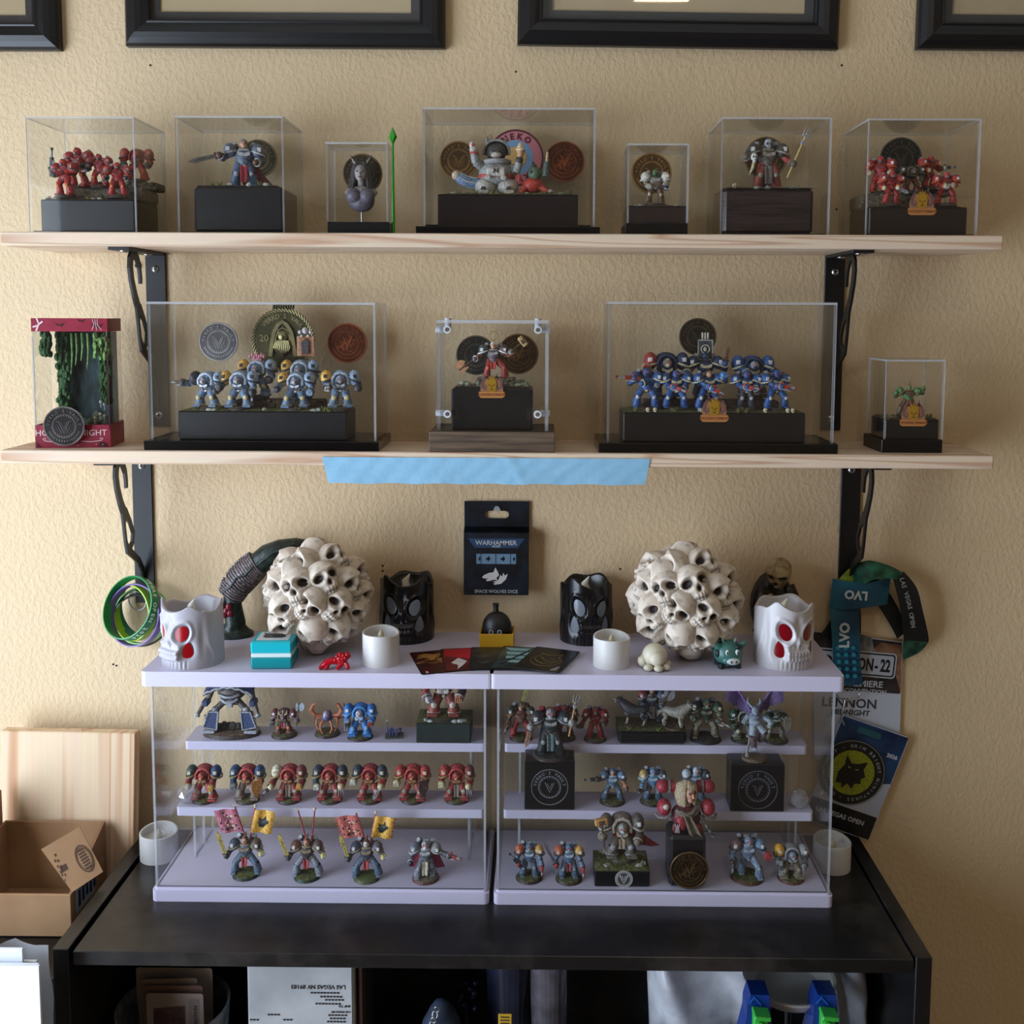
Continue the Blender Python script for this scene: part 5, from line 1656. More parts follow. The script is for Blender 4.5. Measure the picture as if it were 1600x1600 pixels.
# ---- wide case right: blue squad
c = clear_case('clear_display_case', 'wide clear case with the blue armoured squad', 949, 1305, 472, S2, YF2, D2, base=.0122, base_uv=(936, 1311), base_d=.104, th=.003)
pl = plinth('display_plinth', 'long black plinth with gold pin under the blue squad', 974, 1258, 645, c['zb'], YF2 + .012, .066, M_PLINTH, 'plinths inside the display cases', M_GRASS, .003)
t = pl['t']
Hh = pl['H']
terrace(t, [(0, .014, Hh, .175, .034, .013)], mottled('dark_ruin', (64, 50, 44), (104, 86, 74), 200, .9, bump=.7), 9)
tufts(t, [(-.098, -.028, Hh), (-.05, -.028, Hh), (.04, -.03, Hh), (.095, -.028, Hh), (.102, -.026, Hh), (.03, -.03, Hh)], s=.005)
rocks(t, [(-.016, -.028, Hh), (-.011, -.028, Hh)], .0055)
for x in (-.083, -.074, .064, .092, .098):
	tiny_skull(t, (x, -.031, Hh), .0038)
BP = dict(armor=BLUE, trim=(206, 196, 160), rim=(206, 196, 160), knee=(196, 196, 200), chest=DBLUE, face=DBLUE, glove=BLUE, hood=DBLUE, badge=(214, 214, 214), pack=DBLUE, eye=(220, 40, 30))
gq = 'blue armoured miniatures'
zz = pl['z'] + .001
GR = (160, 44, 36)
BB = (.0145, DBROWN, M_MUD)
FIG('blue miniature aiming a round muzzled cannon left, front row', gq, 1010, 638, 574, YF2 + .030, zz, BP, kind='marine', rz=-.1, base=BB, hands={'l': (-.30, -.2, .74), 'r': (-.12, -.3, .62)}, weapons=[('gun', 'l', (-1, -.3, .1), .7, (150, 60, 44))], legs=((.26, -.06), (.24, .0)))
FIG('blue miniature holding a red gun, second in the front row', gq, 1056, 637, 577, YF2 + .030, zz, BP, kind='marine', base=BB, hands={'l': (-.08, -.3, .56), 'r': (.14, -.3, .50)}, weapons=[('gun', 'l', (1, -.3, -.35), .5, GR)], legs=((.26, -.04), (.25, -.02)))
FIG('blue miniature raising a fist, front row centre by the pin', gq, 1106, 636, 577, YF2 + .030, zz, BP, kind='marine', rz=.2, helm='bare', base=BB, hands={'l': (.02, -.3, .52), 'r': (.36, -.18, .86)}, weapons=[('gun', 'l', (1, -.4, -.5), .5, GR), ('fist', 'r', (70, 130, 190))], legs=((.28, -.1), (.26, .0)))
FIG('blue miniature holding a red gun, fourth in the front row', gq, 1166, 637, 578, YF2 + .030, zz, dict(BP, leg=(64, 66, 78)), kind='marine', base=BB, hands={'l': (-.05, -.3, .58), 'r': (.16, -.3, .54)}, weapons=[('gun', 'l', (1, -.2, -.15), .5, GR)], legs=((.17, -.04), (.17, -.02)))
FIG('blue miniature at the right end of the front row', gq, 1211, 637, 577, YF2 + .030, zz, BP, kind='marine', rz=.35, base=BB, hands={'l': (.0, -.3, .58), 'r': (.22, -.3, .54)}, weapons=[('gun', 'l', (1, -.4, -.1), .55, GR)], legs=((.24, -.04), (.27, -.1)))
FIG('dark blue miniature with red gauntlets, back row left', gq, 1041, 611, 548, YF2 + .058, zz + .013, dict(BP, armor=DBLUE, head=(120, 112, 108), face=BONE, pad_l=(150, 44, 38)), base=BB, hands={'l': (-.46, -.24, .62), 'r': (.42, -.2, .50)}, weapons=[('fist', 'l', RED, DARK), ('claw', 'r', (.1, -.4, -1), RED)])
f = FIG('blue banner bearer at the centre of the back row', gq, 1102, 612, 549, YF2 + .058, zz + .013, dict(BP, armor=DBLUE, arm_l=(110, 116, 96)), kind='marine', helm='skull', base=BB, hands={'l': (-.36, -.2, .42), 'r': (.40, -.2, .74)}, weapons=[('gun', 'l', (-.6, -.5, -1), .4, DARK), ('sword', 'r', (.2, 0, 1), .4, (120, 84, 56))])
b = MB()
b.cyl((0, .008, .03), (0, .008, .080), .001, n=6)
for s in (-1, 0, 1):
	b.box((s * .0035, .006, .081), (.0022, .002, .009), .0004)
b.build('banner_pole', paint((190, 186, 172)), f)
b = MB()
b.sheet(lambda u, v: (V3((u - .5) * .020 * (1 - .1 * v), .004 - .0008 * math.sin(u * 7), .0765 - .027 * v), V3(0, -1, 0)), 6, 4, .0009)
fo = b.build('banner', paint((58, 66, 78)), f)
b = MB()
b.lathe([(.0062, 0), (.0062, .0008), (.0046, .0008), (.0046, 0)], 20, T(0, .003, .064) @ RX90, cap0=False, cap1=False)
b.ell((0, .0028, .064), (.0026, .0008, .003), 8, 5)
for (x, z, w_, h_) in ((0, .0755, .0195, .0014), (0, .0505, .0175, .0014), (-.0092, .063, .0012, .024), (.0092, .063, .0012, .024)):
	b.box((x, .003, z), (w_, .0006, h_))
b.build('emblem', paint((176, 172, 154)), fo)
FIG('blue miniature with a red clawed gauntlet, back row right', gq, 1176, 611, 553, YF2 + .058, zz + .013, dict(BP, head=STEEL, chest=(110, 108, 110), leg=(90, 78, 66)), base=BB, hands={'l': (-.20, -.36, .56), 'r': (.62, -.2, .50)}, weapons=[('claw', 'l', (-.5, -1, -.2), RED), ('gun', 'r', (.6, -.3, -.6), .35, (150, 60, 44))])
ycb = YF2 + D2 - .003 - .0032
coin('dark bronze coin above the blue banner bearer', cpos(1090, 526, ycb), 29 * mpp(ycb), (92, 82, 70), 'v')
demon_pin('gold award pin on the long plinth of the blue squad', 1116, 639, 43, YF2 + .0115)
# ---- small case, green brute
c = clear_case('clear_display_case', 'small clear case at the right end of the lower shelf', 1383, 1475, 562, S2, -.116, .070, base=.0165, base_mat=M_PLINTH, base_uv=(1379, 1474), base_d=.074)
pl = plinth('display_plinth', 'small black plinth with gold pin under the green brute', 1383, 1467, 656, c['zb'], -.110, .056, M_PLINTH, 'plinths inside the display cases', M_GRASS, .002)
MB().box((0, 0, pl['H'] + .001), (.060, .052, .002), .0005).build('wooden_cap', M_PLINTHB, pl['t'])
tufts(pl['t'], [(-.024, -.02, pl['H'] + .002), (.022, -.02, pl['H'] + .002), (.028, -.016, pl['H'] + .002)], s=.004)
FIG('green skinned brute miniature flexing raised fists', None, 1419, 655, 600, -.086, pl['z'] + .002, dict(armor=(74, 116, 66), leg=(104, 84, 60), chest=(90, 132, 78), skin=(80, 126, 72), hair=(150, 120, 60), trim=(122, 44, 36), pad=(86, 128, 74), rim=(110, 84, 50), cloth=(140, 44, 34), badge=(86, 128, 74), glove=(84, 128, 74)), kind='marine', helm='bare', base=(.014, DBROWN, M_GRASS), hands={'l': (-.46, -.12, .72), 'r': (.44, -.12, .88)}, extras=('loin', 'nopack', 'topknot'), legs=((.30, -.06), (.22, .0)), name='brute_miniature')
demon_pin('gold award pin on the plinth of the green brute', 1426.5, 646.5, 41, -.1105)
# ---- blue painter's tape on the shelf edge
a, b_ = PY(503, 716, -.1405), PY(1016, 718, -.1405)
zt_, zb_ = PY(760, 715.5, -.1405).z, PY(760, 756, -.1405).z
mt, nt, bs = new_mat('blue_masking_tape')
tc = node(nt, 'ShaderNodeTexCoord')
n1 = node(nt, 'ShaderNodeTexNoise', Scale=160, Detail=5)
nt.links.new(tc.outputs['Object'], n1.inputs['Vector'])
rp = node(nt, 'ShaderNodeValToRGB')
rp.color_ramp.elements[0].color = (*lin((126, 178, 210)), 1)
rp.color_ramp.elements[1].color = (*lin((150, 196, 222)), 1)
nt.links.new(n1.outputs['Fac'], rp.inputs['Fac'])
nt.links.new(rp.outputs['Color'], bs.inputs['Base Color'])
bs.inputs['Roughness'].default_value = .6
bpn = node(nt, 'ShaderNodeBump', Strength=.3, Distance=.0006)
nt.links.new(n1.outputs['Fac'], bpn.inputs['Height'])
nt.links.new(bpn.outputs['Normal'], bs.inputs['Normal'])
tp = MB()
cxx = (a.x + b_.x) / 2
hw = (b_.x - a.x) / 2
def tapef(u, v):
	x = -hw + 2 * hw * u + .008 * v * (1 - u) - .006 * v * u
	y = -.0004 - (.0022 * max(0, v - .35) * (1 + .5 * math.sin(u * 23))) - .0003 * math.sin(u * 90 + v * 8)
	cre = .0007 * math.exp(-((u - .57 - .05 * v) * 70) ** 2) + .0006 * math.exp(-((u - .82 + .16 * v) * 60) ** 2)
	return V3(x, y - cre, (zt_ - zb_) * (1 - v) + .0006 * math.sin(u * 40) * v), V3(0, -1, 0)
tp.sheet(tapef, 90, 8, .00025)
tag(tp.build('masking_tape', mt, None, (cxx, -.1402, zb_)), 'strip of pale blue masking tape along the lower shelf edge', 'tape')
# ================================================================== FIGURES IN THE TIERED CASES
def FZ(label, group, u, vb, vt, z, pal, r=.0155, rim=DBROWN, top=None, ymax=None, ymin=None, **kw):
	p = PZ(u, vb, z)
	y = p.y + r * .92
	if ymax is not None:
		y = min(y, ymax)
	if ymin is not None:
		y = max(y, ymin)
	x = PY(u, (vb + vt) / 2, y).x
	H = PY(u, vt, y).z - z - .0032
	name = kw.pop('name', 'armoured_miniature')
	return figure(name, label, group, (x, y, z), H, pal, base=(r, rim, top or M_GRASS), **kw)
UT = dict(ymax=-.046, ymin=-.064)
LT = dict(ymax=-.083, ymin=-.101)
AL, AH = 1258, 1196
# ---- left case, lower tier: seven red/blue armoured figures
gq = 'red armoured miniatures on the lower left tier'
TB = dict(armor=(128, 36, 32), trim=(150, 96, 44), rim=(140, 118, 66), hood=(156, 44, 36), head=(150, 62, 48), chest=(86, 66, 62), leg=(140, 40, 36), knee=(150, 140, 122), glove=BONE, face=(180, 120, 90), cloth=(112, 98, 80), badge=(200, 190, 160))
BD = (32, 60, 96)
lt7 = [
	(319, 'first', dict(TB, pad_l=(48, 66, 60), pad_r=BD, leg=(150, 44, 36)), dict(hands={'l': (-.40, -.2, .42), 'r': (.30, -.3, .44)}, weapons=[('fist', 'r', GOLD)], legs=((.20, -.02), (.26, -.12)))),
	(387, 'second', dict(TB, pad=BD, arm_l=BD, arm_r=(150, 60, 44), leg=(120, 100, 92)), dict(weapons=[('fist', 'l', (100, 110, 118)), ('shield', 'r', .5, (176, 122, 60))])),
	(452, 'third', dict(TB, pad_l=(206, 196, 170), pad_r=(112, 44, 44)), dict(hands={'l': (-.46, -.3, .46)}, weapons=[('gun', 'l', (-.8, -.5, -.7), .46, (60, 54, 44)), ('fist', 'r', GOLD)], extras=('tabard',))),
	(516, 'fourth', dict(TB, pad=(38, 50, 62), arm_l=(46, 60, 70)), dict(weapons=[('fist', 'l', (190, 190, 180)), ('claw', 'r', (.1, -.3, -1), ORANGE)])),
	(578, 'fifth', dict(TB, pad=(44, 56, 66), arm_r=RED), dict(hands={'l': (-.44, -.2, .56)}, weapons=[('fist', 'l', (190, 190, 176)), ('sword', 'r', (-.6, -.2, -1), .42)])),
	(645, 'sixth', dict(TB, pad=(158, 48, 38), armor=(150, 44, 36)), dict(hands={'l': (-.44, -.2, .52)}, weapons=[('fist', 'l', (196, 190, 160)), ('shield', 'r', .6, (84, 60, 56))], legs=((.22, -.05), (.22, -.1)))),
	(714, 'seventh', dict(TB, pad_l=(158, 48, 38), pad_r=(120, 46, 44), armor=(146, 42, 38)), dict(hands={'l': (-.42, -.24, .50)}, weapons=[('fist', 'l', (190, 190, 150)), ('claw', 'r', (.2, -.5, -.8), YEL)], extras=('tabard',))),
]
looks = ['gold gauntlet in front', 'blue shoulder pads and small orange shield', 'bone shoulder and a gun aimed low', 'dark shoulders and orange claw', 'grey blade before the legs', 'red shoulders and dark shield', 'brown skirt at the row end']
for (u, nth, pal, kw), lk in zip(lt7, looks):
	FZ(f'red miniature with {lk}, {nth} on its tier', gq, u, AL, AH - 2, Z_T1, pal, **LT, **kw)
# ---- left case, upper tier
zt2 = Z_T2
# big walker on an oval base
p = PZ(360, 1160, zt2)
rb = 47 * mpp(-.06)
t = thing('walker_robot', 'big dark blue walking robot figurine on an oval base', 'figurine', (PZ(360, 1150, zt2).x, -.0535, zt2))
disc_base(t, rb, .0045, (56, 42, 34), M_MUD, oval=.60)
k = .088
nb, sv, rd = paint((36, 52, 92)), paint((150, 152, 156)), paint((88, 80, 74))
def wp(name, mats, fn, parent=None):
	b_ = MB(k)
	fn(b_)
	b_.v = [q_ + V3(0, 0, .0045) for q_ in b_.v]
	return b_.build(name, mats, parent or t)
for s in (-1, 1):
	wp('leg', [nb, sv, rd], lambda b_: (b_.cyl((s * .11, 0, .46), (s * .24, -.04, .34), .05, .05, 10, mi=2), b_.ell((s * .24, -.05, .34), (.06, .06, .06), 10, 7, mi=1),
									 b_.prism([(s * .17, .34), (s * .32, .34), (s * .40, .10), (s * .20, .06)], -.02, .05, T(0, -.08, 0) @ RX90),
									 b_.ribbon([(s * .17, .34), (s * .32, .34), (s * .40, .10), (s * .20, .06), (s * .17, .34)], .022, .045, .062, T(0, -.08, 0) @ RX90, 1),
									 b_.cyl((s * .27, -.02, .3), (s * .30, -.02, .04), .06, .08, 10, mi=2), b_.box((s * .32, -.06, .025), (.2, .2, .05), .015, mi=1),
									 *[b_.box((s * .36, -.10, .12 + .05 * i), (.07, .05, .025), .006, mi=1) for i in range(4)]))
wp('pelvis', [rd, sv], lambda b_: (b_.box((0, 0, .47), (.26, .16, .10), .03), b_.box((0, -.09, .46), (.10, .05, .12), .015, mi=1)))
wp('torso', [nb, sv, rd], lambda b_: (b_.ell((0, .02, .62), (.22, .16, .15), 14, 9, mi=2), b_.tube([(-.13, -.12, .54), (-.05, -.16, .50), (.05, -.16, .50), (.13, -.12, .54)], .022, 6, mi=1), b_.tube([(-.15, -.1, .60), (-.05, -.16, .58), (.05, -.16, .58), (.15, -.1, .60)], .022, 6, mi=1)))
wp('carapace', [nb, sv], lambda b_: (b_.grid(lambda u, v: ((u - .5) * .74, -.20 + .42 * v, .70 + .15 * math.cos((u - .5) * 2.6) - .10 * (1 - v) ** 2 + .02 * abs(math.sin(u * 6 * PI)) * (1 - v)), 24, 8),
									 b_.grid(lambda u, v: ((u - .5) * .74, -.20 + .42 * v, .67 + .15 * math.cos((u - .5) * 2.6) - .10 * (1 - v) ** 2), 24, 8, flip=True),
									 b_.tube([((u_ - .5) * .74, -.205, .685 + .15 * math.cos((u_ - .5) * 2.6) - .10 + .02 * abs(math.sin(u_ * 6 * PI))) for u_ in [i / 24 for i in range(25)]], .018, 6, mi=1)))
for s in (-1, 1):
	wp('gun_arm', [nb, sv, rd], lambda b_: (b_.cyl((s * .30, 0, .64), (s * .34, -.04, .52), .05, .045, 10, mi=2), b_.box((s * .36, -.08, .48), (.10, .18, .10), .02), b_.cyl((s * .38, -.1, .48), (s * .46, -.2, .32), .035, .03, 10, mi=2), b_.cyl((s * .455, -.195, .33), (s * .47, -.215, .30), .042, n=10, mi=1)))
wp('scenic_rubble', rd, lambda b_: [b_.ell(((i - 3) * .07, .05 + .02 * (i % 3), .04), (.06, .05, .06 + .02 * (i % 2)), 7, 5, smooth=False) for i in range(7)])
FZ('horned warrior miniature lifting a big silver axe on the upper left tier', None, 444, 1156, 1106, zt2, dict(armor=(88, 66, 64), trim=(120, 88, 70), leg=(78, 60, 54), pad=(120, 62, 66), knee=ORANGE, head=(110, 96, 90), chest=(54, 50, 46), rim=STEEL), kind='term', r=.0175, hands={'l': (-.42, -.2, .42), 'r': (.56, -.22, .56)}, weapons=[('axe', 'r', (.12, 0, 1), .72, (176, 190, 200)), ('fist', 'l', (96, 88, 84))], extras=('horns', 'loin'), name='horned_miniature', **UT)
# insect-like creature
p = PZ(507, 1156, zt2)
t = thing('insect_creature', 'orange pincered insect creature miniature between axe warrior and blue armour', 'figurine', (p.x, -.052, zt2))
disc_base(t, .0175, .0032, (56, 38, 28))
k = .040
og, bl = paint((190, 106, 66)), paint((70, 72, 116))
def ip(name, mats, fn):
	b_ = MB(k)
	fn(b_)
	b_.v = [q_ + V3(0, 0, .0035) for q_ in b_.v]
	return b_.build(name, mats, t)
ip('body', [bl, paint((170, 160, 172))], lambda b_: (b_.ell((0, 0, .52), (.20, .22, .16), 12, 8), b_.ell((0, -.16, .64), (.11, .13, .14), 12, 8, mi=1), b_.box((0, .02, .66), (.22, .2, .06), .02), b_.box((0, -.26, .60), (.06, .05, .1), .015)))
for s in (-1, 1):
	ip('leg', og, lambda b_: b_.tube([(s * .12, 0, .46), (s * .34, -.05, .50), (s * .36, -.05, .26), (s * .26, -.08, .02)], [.045, .045, .04, .02], 7))
	ip('leg', og, lambda b_: b_.tube([(s * .10, -.1, .42), (s * .18, -.2, .34), (s * .20, -.2, .16), (s * .12, -.24, .02)], [.04, .04, .035, .02], 7))
	ip('pincer', og, lambda b_: b_.tube([(s * .18, -.04, .60), (s * .40, -.10, .62), (s * .52, -.16, .82), (s * .42, -.2, 1.02), (s * .30, -.22, 1.05)], [.05, .055, .07, .05, .008], 8))
ip('tail_blade', paint((150, 70, 50)), lambda b_: b_.tube([(.3, .1, .4), (.50, .05, .5), (.62, 0, .75), (.56, -.02, 1.0)], [.04, .05, .06, .01], 8))
FZ('bright blue armoured miniature with white chest on the upper left tier', None, 563, 1159, 1098, zt2, dict(armor=(44, 116, 186), trim=(140, 178, 210), rim=(120, 170, 210), hood=(70, 140, 200), chest=(196, 196, 196), head=(200, 200, 204), face=(170, 170, 176), knee=(120, 170, 210), glove=(120, 96, 84)), r=.0175, weapons=[('fist', 'r', (150, 74, 60)), ('twin', 'l', (-.1, -1, -.4))], **UT)
# tiny regiment on a square base
p = PZ(614, 1157, zt2)
t = thing('tiny_regiment', 'tiny dark blue regiment on a square base with a pole', 'figurine', (p.x, -.058, zt2), .1)
MB().box((0, 0, .001), (.0245, .018, .002), .0004).build('base', [paint((60, 74, 50))], t)
for i in range(5):
	b = MB()
	x = -.006 + .0045 * (i % 4) + .002 * (i // 4)
	y = -.003 + .005 * (i // 3)
	b.cyl((x, y, .002), (x, y, .008), .0013, .001, 6)
	b.ell((x, y, .0095), .0014, 6, 5)
	for s in (-1, 1):
		b.cyl((x, y, .007), (x + s * .0025, y - .001, .0105), .0007, .0004, 4)
	b.build('soldier', paint((52, 60, 108)), t)
b = MB()
b.cyl((-.0095, 0, .002), (-.0095, 0, .021), .0008, n=6)
b.ell((-.0095, 0, .022), .0015, 6, 5, mi=1)
b.build('standard', [paint((70, 84, 140)), paint(BONE)], t)
# green-black plinth with bulky figure
pl = plinth('display_plinth', 'dark green plinth with a rocky top on the upper left tier', 650, 735, 1130, zt2, -.0795, .048, mottled('dark_green_plinth', (18, 30, 28), (26, 40, 36), 40, .5), 'plinths inside the tiered cases', M_GRASS, .003)
rocks(pl['t'], [(-.024, -.018, pl['H']), (-.018, -.02, pl['H']), (.022, -.02, pl['H']), (.027, -.018, pl['H']), (.015, -.021, pl['H'])], .004, mottled('white_rock', (150, 152, 150), (204, 206, 204), 200, .9))
figure('armoured_miniature', 'bulky white and dark striped miniature on the dark green plinth', None, (pl['cx'] - .001, -.0555, pl['z']), .062, dict(armor=(84, 62, 66), trim=(206, 196, 186), pad=(44, 44, 60), rim=(210, 200, 190), hood=(170, 120, 90), chest=(204, 194, 184), leg=(140, 62, 46), knee=(190, 180, 166), head=(180, 140, 120), badge=BONE, arm_l=(172, 74, 62)), base=(.024, DBROWN, M_GRASS), weapons=[('twin', 'l', (.5, -1, 0), (196, 190, 184)), ('fist', 'r', (180, 120, 90))])
# ---- left case, tray: banner bearers
gq = 'banner miniatures on the left tray'
CP = dict(armor=(84, 96, 110), trim=(140, 120, 90), pad_l=(56, 76, 92), pad_r=(92, 72, 58), leg=(92, 110, 132), cloth=(150, 32, 34), hair=(96, 60, 40), knee=(110, 124, 140), chest=(112, 80, 60), pouch=(120, 80, 50), glove=(60, 64, 70), rim=(150, 140, 118), pack=(70, 62, 56))
HB = {'l': (-.44, -.2, .54), 'r': (.46, -.24, .62)}
for (u, vb, nth, pal, sw, rimc, topm, flags, lab) in (
		(384, 1377, 'a', CP, (-.30, -.1, 1), (18, 40, 24), M_GRASS, True, 'blue grey miniature under pink and yellow flags, left end of tray'),
		(480, 1380, 'b', dict(CP, leg=(134, 140, 152), armor=(66, 62, 64), pad_l=(104, 66, 48), hair=(120, 64, 40)), (-.32, -.1, 1), (18, 46, 24), M_GRASS, False, 'miniature with two bare red poles on its back, second on the tray'),
		(573, 1382, 'c', dict(CP, armor=(70, 76, 88), pad_l=(60, 66, 84), pad_r=(96, 84, 100), skin=(214, 206, 200), hair=(80, 44, 40)), (-.28, -.1, 1), (72, 78, 44), plain('plain_green_base', (92, 98, 56), .8), True, 'pale faced miniature under fringed pink and yellow flags')):
	f = FZ(lab, gq, u, vb, vb - 73, Z_TRAY, pal, r=.0170, rim=rimc, top=topm, kind='marine', helm='bare', hands=HB, weapons=[('sword', 'l', sw, .72, (196, 176, 92)), ('claw', 'r', (.6, -.6, .35), (206, 190, 110))], extras=('loin', 'topknot'), legs=((.30, -.04), (.32, -.02)))
	H = PY(u, vb - 73, -.15).z - Z_TRAY - .0032
	z0 = .0032 / H
	red = (158, 44, 62)
	fr = (190, 62, 48) if nth == 'c' else None
	if flags:
		banner(f, H, (-.02, .16, .75 + z0), (-.30, .16, 1.66 + z0), -1, .56, .62, (170, 96, 112) if nth == 'a' else (186, 96, 84), red, 'pattern', 'pink_flag', fr, finial='horns')
		banner(f, H, (.06, .16, .75 + z0), (.22, .16, 1.64 + z0), 1, .52, .60, (222, 168, 62), red, 'wolf', 'yellow_flag', fr)
	else:
		for (x0, x1, fn_) in ((-.02, -.26, 'horns'), (.08, .18, 'skull')):
			b = MB(H)
			b.cyl((x0, .16, .75 + z0), (x1, .16, 1.66 + z0), .02, n=6)
			if fn_ == 'skull':
				b.ell((x1, .16, 1.70 + z0), (.045, .045, .05), 8, 6, mi=1)
			else:
				for s in (-1, 1):
					b.cyl((x1, .16, 1.66 + z0), (x1 + s * .07, .16, 1.73 + z0), .018, .008, 6, mi=1)
			b.build('banner_pole', [paint(red), paint(BONE)], f)
FZ('grey miniature with crimson cape aiming a red pistol to the right', None, 665, 1383, 1311, Z_TRAY, dict(armor=(108, 112, 120), trim=(176, 176, 178), leg=(128, 134, 146), cape=(140, 34, 58), cape_w=(.4, .95), arm_r=(60, 58, 62), pad_l=(96, 104, 116), pad_r=(132, 132, 130), cloth=(196, 186, 164), face=WHITE, head=(150, 150, 152), chest=(96, 74, 62), glove=(40, 38, 40)), kind='marine', r=.0175, rim=(92, 50, 44), top=M_GRIT, helm='helm', hands={'l': (-.36, -.22, .46), 'r': (.66, -.22, .66)}, weapons=[('gun', 'r', (1, -.25, -.12), .46, (150, 50, 46))], extras=('cape', 'tabard'), legs=((.22, -.12), (.20, .04)))
# ---- clear plastic gems lying on the tiers
M_GEM = acrylic('clear_crystal', tint=(.95, .96, .98), refl=.24, haze=.14, rough=.03)
def gem(u, v, z, y, r, label, seed):
	q_ = random.Random(seed)
	bm = bmesh.new()
	bmesh.ops.create_icosphere(bm, subdivisions=2, radius=r)
	for vv in bm.verts:
		vv.co *= .86 + .24 * q_.random()
	me = bpy.data.meshes.new('crystal_gem')
	bm.to_mesh(me)
	bm.free()
	me.materials.append(M_GEM)
	o = bpy.data.objects.new('crystal_gem', me)
	col.objects.link(o)
	zmin = min(vv.co.z for vv in me.vertices)
	o.location = (PY(u, v, y).x, y, z - zmin)
	return tag(o, label, 'gem', 'clear crystal gems')
gem(294, 1237, Z_T1, -.106, .0142, 'clear crystal gem at the left end of the lower left tier', 4)
gem(1249, 1242, Z_T1, -.104, .0132, 'clear crystal gem at the right end of the lower right tier', 9)
# ---- right case, black cubes on the lower tier
def seal(t, cx_, cy_, cz_, r, colr):
	m = plain('embossed_seal', colr, .25)
	MB(r).lathe([(1, 0), (1, .03), (.95, .03), (.95, 0)], 40, T(cx_, cy_, cz_) @ Matrix.Scale(1, 4) @ RX90, cap0=False, cap1=False) if False else None
	b = MB(r)
	Ms = T(cx_ / r, cy_ / r, cz_ / r) @ RX90
	b.lathe([(1, -.01), (1, .04), (.96, .04), (.96, -.01)], 40, Ms, cap0=False, cap1=False)
	b.lathe([(.62, -.01), (.62, .04), (.58, .04), (.58, -.01)], 36, Ms, cap0=False, cap1=False)
	b.arc_text("VERKO'S VAULT", .79, .24, -80, 13.3, Ms, 0, .03)
	for i in range(24):
		b.prism([(.50, -.02), (.56, -.03), (.56, .03), (.50, .02)], 0, .035, Ms @ rotz(2 * PI * i / 24))
	b.ribbon([(-.24, .24), (0, -.30), (.24, .24)], .05, 0, .04, Ms)
	b.ribbon([(-.12, .2), (0, -.1), (.12, .2)], .04, 0, .04, Ms)
	return b.build('embossed_seal', m, t)
def cube(u0, u1, vtf, vbf, z, label, seal_c):
	pf = PZ((u0 + u1) / 2, vbf, z)
	yf = max(pf.y, -.117)
	x0, x1 = PY(u0, (vtf + vbf) / 2, yf).x, PY(u1, (vtf + vbf) / 2, yf).x
	h = PY((u0 + u1) / 2, vtf, yf).z - z
	w_ = x1 - x0
	d = .036
	t = thing('black_cube_plinth', label, 'plinth', ((x0 + x1) / 2, yf + d / 2, z), group='black cube plinths')
	MB().box((0, 0, h / 2), (w_, d, h), .0012).build('block', plain('satin_black_cube', (12, 12, 15), .28), t)
	seal(t, 0, -d / 2, h * .47, w_ * .37, seal_c)
	return dict(t=t, z=z + h, cx=(x0 + x1) / 2, cy=yf + d / 2, yf=yf)
c1 = cube(819.5, 898, 1189, 1269.5, Z_T1, 'black cube with round seal under the red packed dark hero', (120, 120, 128))
c2 = cube(1142, 1226, 1195, 1271, Z_T1, 'black cube with round seal under the winged miniature', (92, 92, 100))
f = figure('hero_miniature', 'dark robed hero with red pack on the left black cube', None, (c1['cx'] + .001, c1['cy'] + .001, c1['z']), .062, dict(armor=(46, 58, 60), trim=(150, 150, 146), leg=(40, 46, 48), cloth=(70, 92, 92), head=(140, 140, 140), face=(170, 170, 168), pack=(150, 34, 40), vent=(150, 34, 40), pad_l=(70, 60, 62), pad_r=(58, 60, 66), arm_l=(150, 150, 150), chest=(52, 56, 60), glove=(160, 160, 156), cape=(40, 48, 50), cape_w=(.3, .5)), kind='marine', base=(.0240, (58, 46, 38), mottled('dark_slab', (40, 36, 34), (70, 62, 56), 200, .9)), helm='helm', hands={'l': (-.42, -.2, .62), 'r': (.44, -.16, .72)}, weapons=[('sword', 'l', (-.25, -.2, -1), .42, (170, 130, 110)), ('staff', 'r', (.18, 0, 1), .5, (176, 140, 84))], extras=('tabard', 'cape'))
# winged miniature
t = thing('winged_miniature', 'pale winged miniature with purple wings leaping above the right black cube', 'figurine', (c2['cx'] - .002, c2['cy'] - .001, c2['z']))
MB().lathe([(.0165, 0), (.0165, .004), (.014, .0048)], 24, Matrix.Diagonal((1, .8, 1, 1))).build('base', paint((104, 84, 66)), t)
pw = lambda name, mats, fn: (lambda b_: (fn(b_), b_.build(name, mats, t))[1])(MB())
wh_, pu = paint((150, 160, 172)), paint((96, 74, 122))
pw('support_twig', paint((140, 132, 122)), lambda b_: b_.tube([(-.009, -.002, .004), (-.010, -.002, .012), (-.008, -.002, .020), (-.006, 0, .034)], [.0034, .0018, .0014, .0012], 6))
pw('leg', [wh_, paint((96, 80, 84))], lambda b_: (b_.cyl((-.002, 0, .046), (-.004, -.006, .034), .0055, .0048, 8), b_.cyl((-.004, -.006, .034), (-.001, -.002, .018), .0046, .0042, 8, mi=1), b_.box((0, -.004, .0165), (.006, .010, .004), .001)))
pw('leg', [wh_, paint((96, 80, 84))], lambda b_: (b_.cyl((.004, 0, .046), (.012, -.004, .038), .0055, .0048, 8), b_.cyl((.012, -.004, .038), (.008, .004, .024), .0046, .004, 8, mi=1)))
